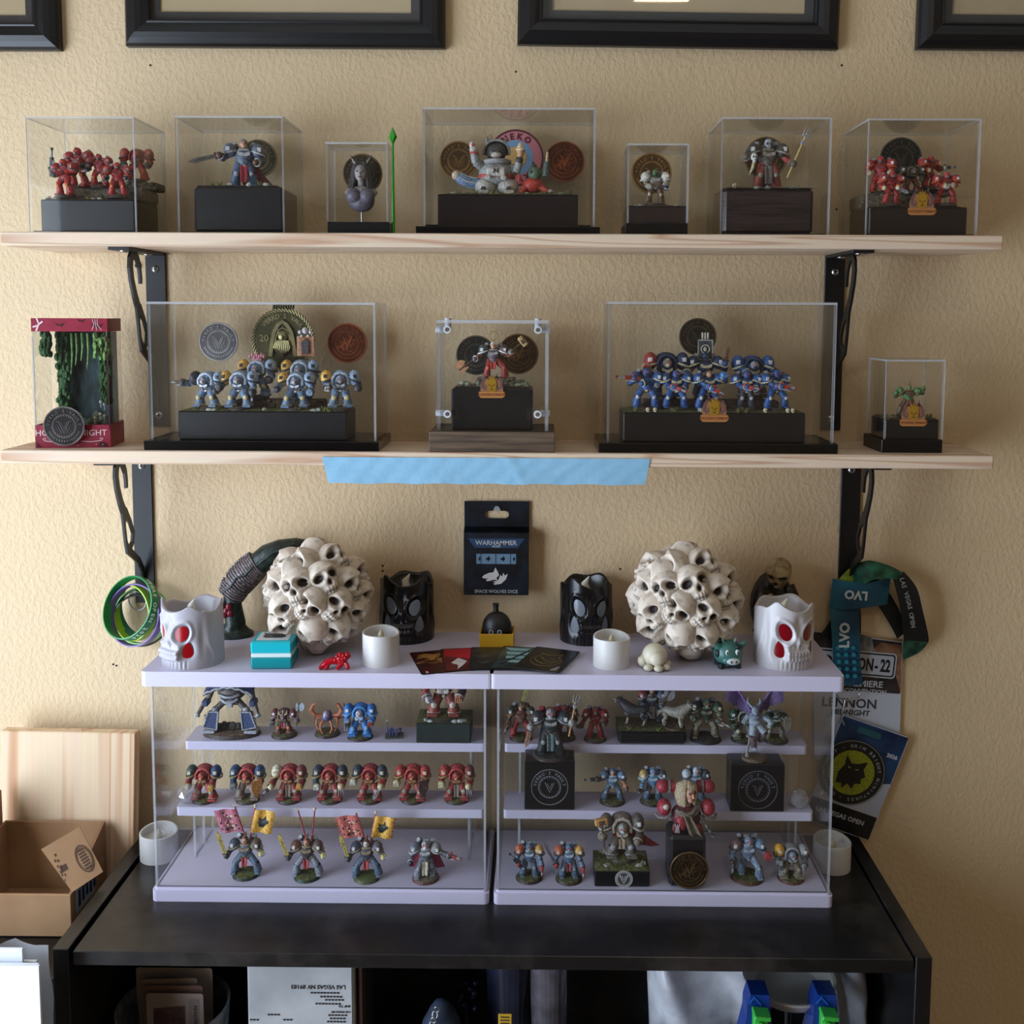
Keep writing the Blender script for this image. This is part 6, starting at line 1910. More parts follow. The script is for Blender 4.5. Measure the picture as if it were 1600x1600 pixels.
pw('torso', [wh_, paint((112, 120, 136))], lambda b_: (b_.ell((0, 0, .054), (.010, .0085, .010), 12, 8), b_.ell((0, -.004, .058), (.007, .006, .005), 10, 6, mi=1), b_.cyl((-.009, 0, .058), (-.016, -.004, .050), .0035, .003, 8), b_.cyl((.009, 0, .058), (.018, -.006, .054), .0035, .003, 8), b_.ell((.019, -.007, .052), (.0045, .004, .004), 8, 6)))
pw('head', [wh_, paint(DARK)], lambda b_: (b_.ell((-.001, -.004, .067), (.0048, .0052, .0056), 10, 8), b_.box((-.001, -.009, .065), (.004, .003, .004), .001), b_.tube([(-.004, 0, .070), (-.010, .002, .076), (-.009, .002, .083)], [.002, .0016, .0004], 6), b_.tube([(.002, 0, .070), (.007, .002, .075), (.006, .002, .082)], [.002, .0016, .0004], 6)))
for s in (-1, 1):
	def wing(u_, v_, s=s):
		x = s * (.004 + .030 * u_ + .004 * v_)
		z_ = .060 + .040 * u_ * (1 - .45 * v_) - .012 * v_ * (1 - abs(math.sin(u_ * 3.2 * PI)) * .55) + .004
		return V3(x, .008 + .004 * math.sin(u_ * 5), z_), V3(0, -1, .1)
	pw('wing', pu, lambda b_: b_.sheet(wing, 14, 6, .0009))
	pw('wing_bone', paint((124, 96, 150)), lambda b_: b_.tube([(s * .004, .007, .062), (s * .018, .006, .086), (s * .034, .006, .104)], [.0022, .0018, .0006], 6))
# ---- right case, upper tier
RC = dict(armor=(140, 32, 34), trim=(110, 40, 36), rim=(140, 90, 50), knee=(150, 40, 38), chest=(110, 44, 40), head=(150, 60, 48))
FZ('red miniature waving a yellow studded club, left end of the right case', None, 814, 1160, 1098, zt2, dict(RC, armor=(104, 78, 60), pad=(60, 62, 50), leg=(150, 40, 34), hair=(60, 56, 50)), kind='marine', helm='bare', hands={'l': (-.36, -.2, .40), 'r': (.02, -.1, 1.0)}, weapons=[('gun', 'l', (-.5, -.5, -.8), .4, (120, 84, 60)), ('sword', 'r', (.32, 0, 1), .5, (170, 166, 90))], legs=((.24, -.04), (.26, -.03)), **UT)
FZ('crimson miniature half hidden behind the dark hero on the cube', None, 882, 1160, 1100, zt2, dict(RC, armor=(112, 34, 48), leg=(106, 36, 52)), kind='marine', **UT)
FZ('red marine miniature with domed shoulders beside the wolf plinth', None, 930, 1162, 1103, zt2, dict(RC, pad=(158, 36, 38), rim=(110, 60, 54), pack=(120, 30, 32), glove=(90, 84, 74)), kind='marine', hands={'l': (-.46, -.24, .44)}, weapons=[('gun', 'l', (-.9, -.5, .2), .46, (84, 76, 62))], **UT)
pl = plinth('display_plinth', 'black plinth with two wolves and a rider in the right case', 966, 1073, 1143, zt2, -.0795, .050, M_PLINTH, 'plinths inside the tiered cases', M_GRASS, .003, ch=.004)
tufts(pl['t'], [(-.03, -.02, pl['H']), (.008, -.022, pl['H']), (.036, -.02, pl['H'])], s=.005)
def wolf(x, y, z, k, rz, body, light, label):
	t = thing('wolf_miniature', label, 'figurine', (x, y, z), rz, 'wolf miniatures')
	MB().lathe([(.0145, 0), (.0135, .0022)], 20).build('base', M_MUD, t)
	B, L = paint(body), paint(light)
	def wp_(name, mats, fn):
		b_ = MB(k)
		fn(b_)
		b_.v = [q_ + V3(0, 0, .0022) for q_ in b_.v]
		return b_.build(name, mats, t)
	# facing +x; deep chest narrowing to the belly, raised neck, hocked hind legs
	wp_('body', [B, L], lambda b_: (b_.tube([(-.52, 0, .62), (-.36, 0, .66), (-.10, 0, .62), (.16, 0, .62), (.34, 0, .70), (.52, 0, .86), (.66, 0, .96)], [.13, .20, .21, .27, .26, .21, .16], 12), b_.ell((.28, 0, .54), (.21, .21, .23), 10, 8, mi=1)))
	wp_('head', [B, L, paint(DARK)], lambda b_: (b_.ell((.70, 0, 1.0), (.17, .16, .15), 12, 8), b_.cyl((.78, 0, 1.0), (.98, 0, 1.02), .09, .06, 8, mi=1), b_.cyl((.78, 0, .93), (.94, 0, .86), .05, .03, 8, mi=1), b_.ell((.99, 0, 1.04), .025, 6, 5, mi=2),
												b_.cyl((.64, .07, 1.08), (.58, .09, 1.24), .045, .005, 6), b_.cyl((.64, -.07, 1.08), (.58, -.09, 1.24), .045, .005, 6)))
	for s in (-1, 1):
		wp_('leg', [B, L], lambda b_: (b_.cyl((.30, s * .11, .56), (.28, s * .12, .30), .11, .07, 8), b_.cyl((.28, s * .12, .30), (.32, s * .12, .05), .07, .055, 8, mi=1), b_.box((.35, s * .12, .025), (.12, .08, .05), .015, mi=1)))
		wp_('leg', [B, L], lambda b_: (b_.cyl((-.42, s * .10, .60), (-.32, s * .12, .38), .15, .09, 8), b_.cyl((-.32, s * .12, .38), (-.48, s * .12, .24), .08, .055, 8), b_.cyl((-.48, s * .12, .24), (-.44, s * .12, .05), .055, .05, 8, mi=1), b_.box((-.41, s * .12, .025), (.12, .08, .05), .015, mi=1)))
	wp_('tail', [B], lambda b_: b_.tube([(-.52, 0, .62), (-.70, 0, .52), (-.78, 0, .32)], [.06, .11, .03], 8))
	return t
wolf(pl['cx'] - .022, pl['cy'] - .006, pl['z'] + .001, .030, PI - .3, (56, 54, 56), (150, 142, 128), 'dark wolf miniature on the left of the plinth')
wolf(pl['cx'] + .030, pl['cy'] - .012, pl['z'] + .001, .030, -.35, (140, 134, 120), (190, 184, 168), 'pale grey wolf miniature snarling to the right')
figure('armoured_miniature', 'blue grey miniature standing between the two wolves', None, (pl['cx'] + .002, pl['cy'] + .008, pl['z']), .046, dict(armor=(88, 96, 112), trim=(150, 150, 150), leg=(96, 106, 124), pad_l=(140, 70, 56), pad_r=(80, 92, 116), chest=(190, 180, 170), cloth=(190, 184, 170), cape=(70, 66, 70), cape_w=(.4, .5)), kind='marine', helm='beard', base=(.016, DBROWN, M_MUD), extras=('tabard', 'cape'), weapons=[('axe', 'r', (.5, 0, 1), .5)])
FZ('green and bone miniature striding on a dark base, right upper tier', None, 1103, 1164, 1090, zt2, dict(armor=(46, 62, 44), trim=(120, 116, 96), leg=(126, 118, 98), arm_l=(136, 128, 106), arm_r=(130, 122, 100), head=(70, 100, 74), face=(140, 150, 130), pad=(52, 74, 52), knee=(150, 142, 120), chest=(40, 48, 38), badge=BONE), kind='marine', r=.0215, rim=(24, 22, 22), top=mottled('dark_slab', (40, 36, 34), (70, 62, 56), 200, .9), hands={'l': (-.30, -.2, .52), 'r': (.30, -.24, .48)}, weapons=[('gun', 'r', (.9, -.5, -.3), .44, (96, 70, 44))], legs=((.30, -.05), (.26, .02)), **UT)
FZ('dark green miniature behind the pale winged one', None, 1162, 1163, 1106, zt2, dict(armor=(40, 72, 46), trim=(150, 150, 130), pad=(44, 84, 54), rim=(176, 180, 160), head=(70, 60, 50), chest=(52, 50, 42), leg=(96, 96, 84), knee=BONE), r=.0172, rim=(24, 22, 20), **UT)
FZ('green and white miniature at the right end of the upper right tier', None, 1212, 1164, 1109, zt2, dict(armor=(46, 78, 56), trim=(180, 184, 170), pad=(36, 66, 46), badge=(206, 210, 200), rim=(190, 194, 180), leg=(120, 116, 100), knee=(170, 170, 150), glove=(180, 184, 170)), r=.0172, rim=(30, 22, 20), kind='marine', legs=((.28, -.04), (.26, -.02)), hands={'r': (.34, -.2, .60)}, weapons=[('shield', 'r', .4, (176, 180, 170))], **UT)
# ---- right case, lower tier
WB = dict(armor=(92, 118, 146), trim=(170, 180, 190), leg=(84, 102, 124), rim=(60, 66, 74), pad=(104, 132, 160), chest=(96, 92, 88), pack=(84, 104, 128), knee=(150, 160, 170), glove=(90, 70, 60))
FZ('blue grey miniature aiming a dark gun to the left on the right lower tier', None, 957, 1261, 1200, Z_T1, dict(WB, skin=(190, 140, 116), hair=(80, 110, 140), arm_r=(176, 116, 84)), kind='marine', helm='bare', r=.0172, hands={'l': (-.50, -.24, .74), 'r': (.42, -.2, .40)}, weapons=[('gun', 'l', (-1, -.3, .08), .6, (64, 52, 48))], legs=((.26, -.05), (.26, -.03)), **LT)
FZ('blue miniature with yellow striped shoulder domes on the right lower tier', None, 1020, 1261, 1198, Z_T1, dict(WB, pad_l=(190, 160, 96), pad_r=(70, 74, 84), armor=(96, 140, 176), rim=(170, 200, 220)), kind='marine', r=.0172, hands={'l': (-.36, -.26, .40)}, weapons=[('gun', 'l', (-.6, -.5, .2), .4, (92, 72, 52))], **LT)
FZ('blue and white miniature peeking out behind the red armoured bust', None, 1087, 1261, 1197, Z_T1, dict(WB, head=(196, 206, 214), pad_l=(180, 190, 200), pad_r=(52, 58, 72)), kind='marine', r=.0172, **LT)
# ---- right case, tray
gq = 'blue grey miniatures at the left of the right tray'
OB = dict(WB, pad_l=(196, 96, 60), pad_r=(206, 162, 84), chest=(180, 120, 96), head=(84, 112, 138), glove=(150, 44, 44))
FZ('blue grey miniature with orange shoulder and a dark gun pointing up', gq, 827, 1382, 1315, Z_TRAY, OB, kind='marine', r=.0175, hands={'l': (-.30, -.24, .46), 'r': (.36, -.2, .36)}, weapons=[('gun', 'l', (-.8, -.1, 1), .62, (52, 52, 58)), ('gun', 'r', (.05, -.4, -1), .36, (150, 44, 46))])
FZ('blue grey miniature with orange shoulder holding a raised sword', gq, 889, 1384, 1316, Z_TRAY, dict(OB, head=(70, 104, 132), cloth=(130, 44, 52)), kind='marine', r=.0172, hands={'l': (-.36, -.22, .44), 'r': (.38, -.2, .36)}, weapons=[('sword', 'l', (-.5, -.1, 1), .80, (110, 108, 116)), ('gun', 'r', (.1, -.4, -1), .36, (150, 44, 46))], extras=('loin',))
pl = plinth('display_plinth', 'black plinth with white round V badge under the red caped hero', 928, 1013, 1349, Z_TRAY, -.152, .050, M_PLINTH, 'plinths inside the tiered cases', M_GRASS, .004)
pl['t'].location.y = PZ(970, 1386, Z_TRAY).y + .025
t = pl['t']
y0 = -.025
rocks(t, [(-.024, .016, pl['H']), (-.020, .012, pl['H'] + .004), (.026, .012, pl['H']), (-.018, -.016, pl['H']), (.022, -.016, pl['H']), (.027, -.012, pl['H'])], .0055)
tufts(t, [(-.010, -.018, pl['H']), (.010, -.018, pl['H']), (.026, .0, pl['H'])], s=.005)
b = MB()
Mb = T(.002, y0, .0108) @ RX90
b.lathe([(.0110, 0), (.0110, .0006)], 32, Mb)
vb_ = b.build('round_badge', plain('badge_grey', (70, 70, 72), .5), t)
b = MB()
b.lathe([(.0110, .0003), (.0110, .0009), (.0102, .0009), (.0102, .0003)], 32, Mb, cap0=False, cap1=False)
for i in range(26):
	b.prism([(.0078, -.0005), (.0094, -.0007), (.0094, .0007), (.0078, .0005)], .0004, .0009, Mb @ rotz(2 * PI * i / 26))
b.ribbon([(-.0052, .0046), (0, -.0058), (.0052, .0046)], .0012, .0004, .001, Mb)
b.ribbon([(-.0024, .0040), (0, -.0014), (.0024, .0040)], .0010, .0004, .001, Mb)
b.ribbon([(-.0064, .0044), (-.0038, .0044)], .0008, .0004, .001, Mb)
b.ribbon([(.0064, .0044), (.0038, .0044)], .0008, .0004, .001, Mb)
b.build('badge_print', plain('badge_white', (206, 206, 204), .5), vb_)
figure('hero_miniature', 'bronze armoured hero with a big flowing red cape', None, (t.location.x + .001, t.location.y + .002, pl['z'] + .003), .056, dict(armor=(110, 98, 86), trim=(176, 168, 156), leg=(96, 88, 76), cape=(150, 28, 38), cape_w=(.4, .9), cape_swing=.45, head=(150, 146, 140), face=(150, 180, 190), pad=(92, 84, 80), cloth=(150, 130, 104), chest=(150, 120, 84), knee=STEEL, pack=(96, 88, 84)), kind='term', base=(.017, (62, 56, 40), M_GRASS), hands={'l': (-.44, -.26, .56)}, weapons=[('hammer', 'l', (-.12, 0, 1), .36, (176, 130, 70))], extras=('cape', 'loin'))
# bust on a black pillar with a coin leaning
pz = PZ(1074, 1388, Z_TRAY)
t = thing('pillar_plinth', 'round shouldered black pillar under the red armoured bust', 'plinth', (pz.x, pz.y + .0235, Z_TRAY))
hz = PY(1074, 1296, pz.y + .02).z - Z_TRAY
MB().box((0, 0, hz / 2), (.0455, .044, hz), .004).build('block', plain('satin_black_cube', (12, 12, 15), .28), t)
coin('brown bronze coin leaning on the black pillar', (pz.x + .0015, pz.y - .0028, PY(1076, 1357, pz.y).z), 31.5 * mpp(pz.y), (112, 88, 58), 'dragon')
bs = thing('armoured_bust', 'blond bust in red armour with a grey scarf on the pillar', 'bust', (pz.x, pz.y + .0235, Z_TRAY + hz + .008))
k = .80 * (PY(1074, 1202, pz.y + .02).z - PY(1074, 1300, pz.y + .02).z)
rdm, rdd, gry, skn, bld = paint((150, 34, 48)), paint((96, 26, 36)), paint((120, 112, 104)), plain('bust_skin', (206, 156, 138), .5), paint((168, 148, 118))
def bq(name, mats, fn):
	b_ = MB(k)
	fn(b_)
	return b_.build(name, mats, bs)
bq('chest', [rdd, rdm, gry], lambda b_: (b_.ell((0, 0, .14), (.30, .20, .24), 16, 10), b_.ell((-.10, -.16, .06), (.12, .08, .15), 12, 8, mi=1), b_.ell((.20, -.12, -.08), (.11, .10, .12), 12, 8, mi=1), b_.tube([(-.20, -.12, .30), (-.12, -.2, .24), (.04, -.22, .22), (.18, -.18, .27), (.24, -.08, .36)], .035, 8, mi=2)))
for s in (-1, 1):
	bq('shoulder_guard', [rdm, gry], lambda b_: (b_.ell((s * .42, 0, .30), (.14, .17, .16), 14, 9), b_.tube([(s * .30, -.12, .22), (s * .40, -.17, .16), (s * .54, -.10, .14), (s * .58, .02, .16)], .028, 7, mi=1)))
	bq('power_pack_ball', [rdm, gry], lambda b_: (b_.ell((s * .44, .12, .66), (.13, .13, .13), 14, 10), b_.cyl((s * .30, .12, .66), (s * .34, .12, .66), .135, n=14, mi=1), b_.cyl((s * .22, .12, .66), (s * .30, .12, .66), .12, n=12)))
bq('neck', skn, lambda b_: b_.cyl((.02, .0, .30), (.02, -.02, .52), .085, .08, 12))
def bhead(b_):
	Mh = T(.03, -.04, .62) @ rotz(.5) @ Matrix.Rotation(.12, 4, 'X')
	b_.ell((0, 0, 0), (.125, .15, .175), 18, 14, Mh)
	b_.ell((0, -.08, -.11), (.075, .075, .07), 12, 8, Mh)
	b_.cyl((0, -.145, .03), (0, -.185, -.035), .016, .026, 8, M=Mh)
	for s in (-1, 1):
		b_.ell((s * .052, -.132, .03), (.026, .014, .012), 8, 5, Mh, 1)
		b_.tube([(s * .02, -.148, .058), (s * .055, -.145, .068), (s * .085, -.125, .058)], .008, 5, Mh, 1)
	b_.ell((0, -.148, -.075), (.036, .014, .014), 8, 5, Mh, 2)
bq('head', [skn, paint((70, 50, 40)), paint((176, 96, 96))], bhead)
def bhair(b_):
	b_.ell((.02, .01, .68), (.16, .17, .15), 16, 10)
	for i in range(18):
		a = -2.2 + 4.0 * i / 17
		x, y = .02 + .15 * math.sin(a), .0 + .13 * math.cos(a + PI) * -1 * (-1)
		x0, y0_ = .15 * math.sin(a), -.14 * math.cos(a)
		if -0.1 < a < .95:
			b_.tube([(.04, -.03, .82), (.05 + x0 * .9, y0_ * .9, .76), (.04 + x0 * 1.25, y0_ * 1.15, .70)], [.03, .035, .012], 6)
		else:
			b_.tube([(.0, .0, .82), (x0 * 1.05, y0_ * .95, .72), (x0 * 1.2, y0_ * 1.0, .56), (x0 * 1.05, y0_ * 1.05, .42), (x0 * 1.15, y0_ * 1.1, .36)], [.035, .05, .05, .04, .008], 7)
bq('hair', bld, bhair)
bq('scarf', paint((104, 92, 74)), lambda b_: (b_.sheet(lambda u, v: (V3(-.02 + (u - .5) * (.14 + .10 * v) + .20 * v, -.235 - .03 * math.sin(u * 8) - .02 * v, .26 - .46 * v), V3(0, -1, 0)), 8, 8, .025), b_.tube([(-.14, -.18, .30), (-.05, -.24, .26), (.08, -.23, .28), (.2, -.12, .36)], .045, 8)))
bq('feathered_pauldron', [paint((86, 84, 84)), paint((150, 146, 140))], lambda b_: [b_.tube([(.26 + .03 * i, -.18 + .01 * i, .22 - .05 * i), (.34 + .03 * i, -.19, .06 - .05 * i), (.42 + .028 * i, -.16, -.06 - .03 * i)], [.03, .026, .006], 6, mi=i % 2) for i in range(6)])
bq('emblem', [rdd, paint((190, 180, 176))], lambda b_: (b_.ell((-.19, -.2, -.02), (.10, .03, .13), 12, 8), *[b_.tube([(-.19 + .035 * j, -.235, -.10), (-.19 + .02 * j, -.24, .0), (-.19 + .045 * j, -.235, .07)], .009, 5, mi=1) for j in (-1, 0, 1)], b_.ell((-.40, -.14, .36), (.06, .04, .06), 10, 7, mi=1)))
FZ('blue grey miniature walking forward with a raised red fist', None, 1168, 1384, 1304, Z_TRAY, dict(WB, armor=(112, 132, 156), leg=(120, 140, 164), chest=(206, 140, 100), pad_l=(112, 84, 80), head=(120, 140, 166), pack=(92, 100, 116)), kind='marine', r=.0215, rim=(84, 48, 34), hands={'l': (-.36, -.2, .44), 'r': (.42, -.26, .62)}, weapons=[('fist', 'r', (160, 44, 44)), ('gun', 'l', (-.2, -.3, -1), .42, (52, 42, 48))], legs=((.14, .08), (.28, -.16)))
FZ('yellow shouldered grey miniature at the right end of the right tray', None, 1236, 1383, 1318, Z_TRAY, dict(armor=(110, 112, 112), trim=(160, 160, 156), pad_l=(214, 158, 52), pad_r=(140, 142, 144), hood=(150, 156, 160), head=(120, 140, 156), leg=(126, 118, 100), knee=(160, 152, 136), rim=(70, 70, 72), chest=(96, 110, 122)), r=.0170, rim=(84, 48, 34), weapons=[('claw', 'r', (.1, -.2, -1), (150, 150, 150)), ('twin', 'l', (-.2, -1, -.5), (84, 80, 74))])
# ================================================================== THINGS ON TOP OF THE TIERED CASES
ZT = CZ1
M_BONE = mottled('antiqued_bone_resin', (150, 136, 122), (214, 200, 184), 90, .55, bump=.25, bscale=260, lo=.30, hi=.52)
M_SOCK = mottled('brown_wash_socket', (30, 22, 18), (60, 46, 38), 120, .8)
def gauss(x, z, cx_, cz_, rx, rz_):
	return math.exp(-(((x - cx_) / rx) ** 2 + ((z - cz_) / rz_) ** 2))
def skull_mesh(name, k, mats, jaw=True):
	"""skull facing -y, about 1 unit wide before scaling by k"""
	nu, nv = 60, 44
	vs, fs, mi = [], [], []
	def surf(a, t):
		# t: 0 at the face (front pole) .. PI at the back
		x, z, y = math.sin(t) * math.cos(a), math.sin(t) * math.sin(a), -math.cos(t)
		px, py, pz = x * .50, y * .60, z * (.54 if z < 0 else .48) + .06
		front = max(0.0, -y)
		low = max(0.0, -z)
		px *= 1 - .30 * low * min(1, front * 1.4 + .15)
		pz -= .34 * low * front ** .6
		pz += .16 * low * max(0.0, y)
		if y < .25:
			f = min(1.0, (.25 - y) * 1.6)
			d = 0
			for s in (-1, 1):
				d += .30 * math.exp(-((((px - s * .215) / .150) ** 2 + ((pz - .03 + s * px * .10) / .130) ** 2) ** 2.2))     # eye sockets
				d -= .045 * gauss(px, pz, s * .34, -.15, .12, .06)        # cheek bones
				d -= .05 * gauss(px, pz, s * .22, .20, .18, .05)           # brow
				d += .07 * gauss(px, pz, s * .30, -.33, .09, .12)         # hollow beside the jaw
			d += .16 * math.exp(-((((px) / (.035 + .10 * max(0, .02 - pz) * 1.6)) ** 2 + ((pz + .20) / .085) ** 2) ** 1.4))   # nose
			if -.56 < pz < -.32 and abs(px) < .24:
				d -= .045
				d += .018 * math.cos(px * 2 * PI / .085) + (.035 if abs(pz + .44) < .022 else 0)
			py += d * f * .9
		return Vector((px, py, pz))
	rings = []
	for j in range(nv + 1):
		t = PI * (j / nv) ** 1.45
		if j in (0, nv):
			rings.append([len(vs)])
			vs.append(surf(0, t))
		else:
			rg = []
			for i in range(nu):
				rg.append(len(vs))
				vs.append(surf(2 * PI * i / nu, t))
			rings.append(rg)
	for j in range(nv):
		A, B = rings[j], rings[j + 1]
		for i in range(nu):
			if len(A) == 1:
				fs.append((A[0], B[i], B[(i + 1) % nu]))
			elif len(B) == 1:
				fs.append((A[i], B[0], A[(i + 1) % nu]))
			else:
				fs.append((A[i], B[i], B[(i + 1) % nu], A[(i + 1) % nu]))
	b = MB(k)
	b.add(vs, [f[::-1] for f in fs], None, 0, True)
	o = b.build(name, mats)
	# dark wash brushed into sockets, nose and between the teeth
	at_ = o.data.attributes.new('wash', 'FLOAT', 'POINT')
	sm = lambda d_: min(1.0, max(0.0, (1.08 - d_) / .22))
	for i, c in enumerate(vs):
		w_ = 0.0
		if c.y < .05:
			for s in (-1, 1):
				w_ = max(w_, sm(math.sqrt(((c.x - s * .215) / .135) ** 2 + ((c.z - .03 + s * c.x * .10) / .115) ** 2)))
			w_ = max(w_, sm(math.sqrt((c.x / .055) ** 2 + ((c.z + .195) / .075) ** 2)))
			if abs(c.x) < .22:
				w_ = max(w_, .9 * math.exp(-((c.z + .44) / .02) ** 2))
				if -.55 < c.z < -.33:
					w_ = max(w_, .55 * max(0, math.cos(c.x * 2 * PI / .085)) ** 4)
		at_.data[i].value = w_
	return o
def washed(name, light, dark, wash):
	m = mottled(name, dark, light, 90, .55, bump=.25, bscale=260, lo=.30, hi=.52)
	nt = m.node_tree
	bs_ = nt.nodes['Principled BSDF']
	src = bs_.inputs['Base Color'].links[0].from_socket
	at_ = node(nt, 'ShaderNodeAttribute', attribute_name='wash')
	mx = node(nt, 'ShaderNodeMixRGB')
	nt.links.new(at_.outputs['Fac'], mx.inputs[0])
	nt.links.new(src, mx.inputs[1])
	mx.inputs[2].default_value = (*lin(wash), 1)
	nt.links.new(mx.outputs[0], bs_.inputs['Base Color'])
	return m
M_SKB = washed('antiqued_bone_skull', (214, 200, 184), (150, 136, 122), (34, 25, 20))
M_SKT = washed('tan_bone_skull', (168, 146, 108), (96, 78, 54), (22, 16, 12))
SK_FRONT = [(390, 430, 25, 105), (640, 375, 55, 120), (872, 430, 45, 90), (262, 655, 55, 60), (530, 612, -90, 90), (772, 625, -75, 85), (530, 868, -45, 125), (755, 862, -60, 100), (938, 700, -20, 60), (440, 222, -100, 50), (722, 190, 30, 90), (225, 400, -80, 60), (950, 320, 60, 60), (1000, 540, 30, 80), (250, 800, 40, 60), (900, 850, 20, 80), (570, 118, 10, -80), (330, 300, -60, -30)]
def skull_sphere(u, v, rpx, Y, label, twist=0.0, seed=1):
	R = rpx * mpp(Y)
	cx_ = PY(u, v, Y).x
	t = thing('skull_sphere', label, 'ornament', (cx_, Y, ZT + R * 1.03), group='skull covered balls')
	MB().ell((0, 0, 0), R * .66, 28, 20).build('core', M_BONE, t)
	ks = R * .62
	proto = skull_mesh('skull', ks, [M_SKB])
	proto.parent = t
	view = (CAM - Vector((cx_, Y, ZT + R))).normalized()
	rt = Vector((0, 0, 1)).cross(view).normalized()
	up = view.cross(rt)
	done = []
	q_ = random.Random(seed)
	spots = []
	for (a, b_, dx, dy) in SK_FRONT:
		x, z = (a - 570) / 440, (540 - b_) / 440
		l = math.hypot(x, z)
		if l > .97:
			x, z = x / l * .97, z / l * .97
		n = (rt * x + up * z + view * math.sqrt(max(0, 1 - x * x - z * z))).normalized()
		chin = (rt * dx - up * dy)
		spots.append((n, chin))
	N = 60
	for i in range(N):
		zz_ = 1 - 2 * (i + .5) / N
		a = i * 2.39996
		n = Vector((math.sqrt(1 - zz_ * zz_) * math.cos(a), math.sqrt(1 - zz_ * zz_) * math.sin(a), zz_))
		if all(n.angle(m) > .56 for m, _ in spots):
			spots.append((n, Vector((q_.random() - .5, q_.random() - .5, -1))))
	for i, (n, chin) in enumerate(spots):
		zax = -(chin - n * chin.dot(n)).normalized()
		n2 = (n - zax * .22).normalized()            # faces tip slightly forward
		zax = (zax - n2 * zax.dot(n2)).normalized()
		yax = -n2
		xax = yax.cross(zax)
		M = Matrix((xax, yax, zax)).transposed().to_4x4()
		sc_ = .93 + .16 * q_.random()
		o = proto if i == 0 else proto.copy()
		if i:
			col.objects.link(o)
		o.parent = t
		o.matrix_local = Matrix.Translation(n * (R * 1.035 - ks * .56 * sc_)) @ M @ Matrix.Scale(sc_, 4)
	return t
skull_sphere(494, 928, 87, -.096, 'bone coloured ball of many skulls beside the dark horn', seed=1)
skull_sphere(1070, 936, 88, -.106, 'bone coloured ball of many skulls behind the green pig toy', seed=2)
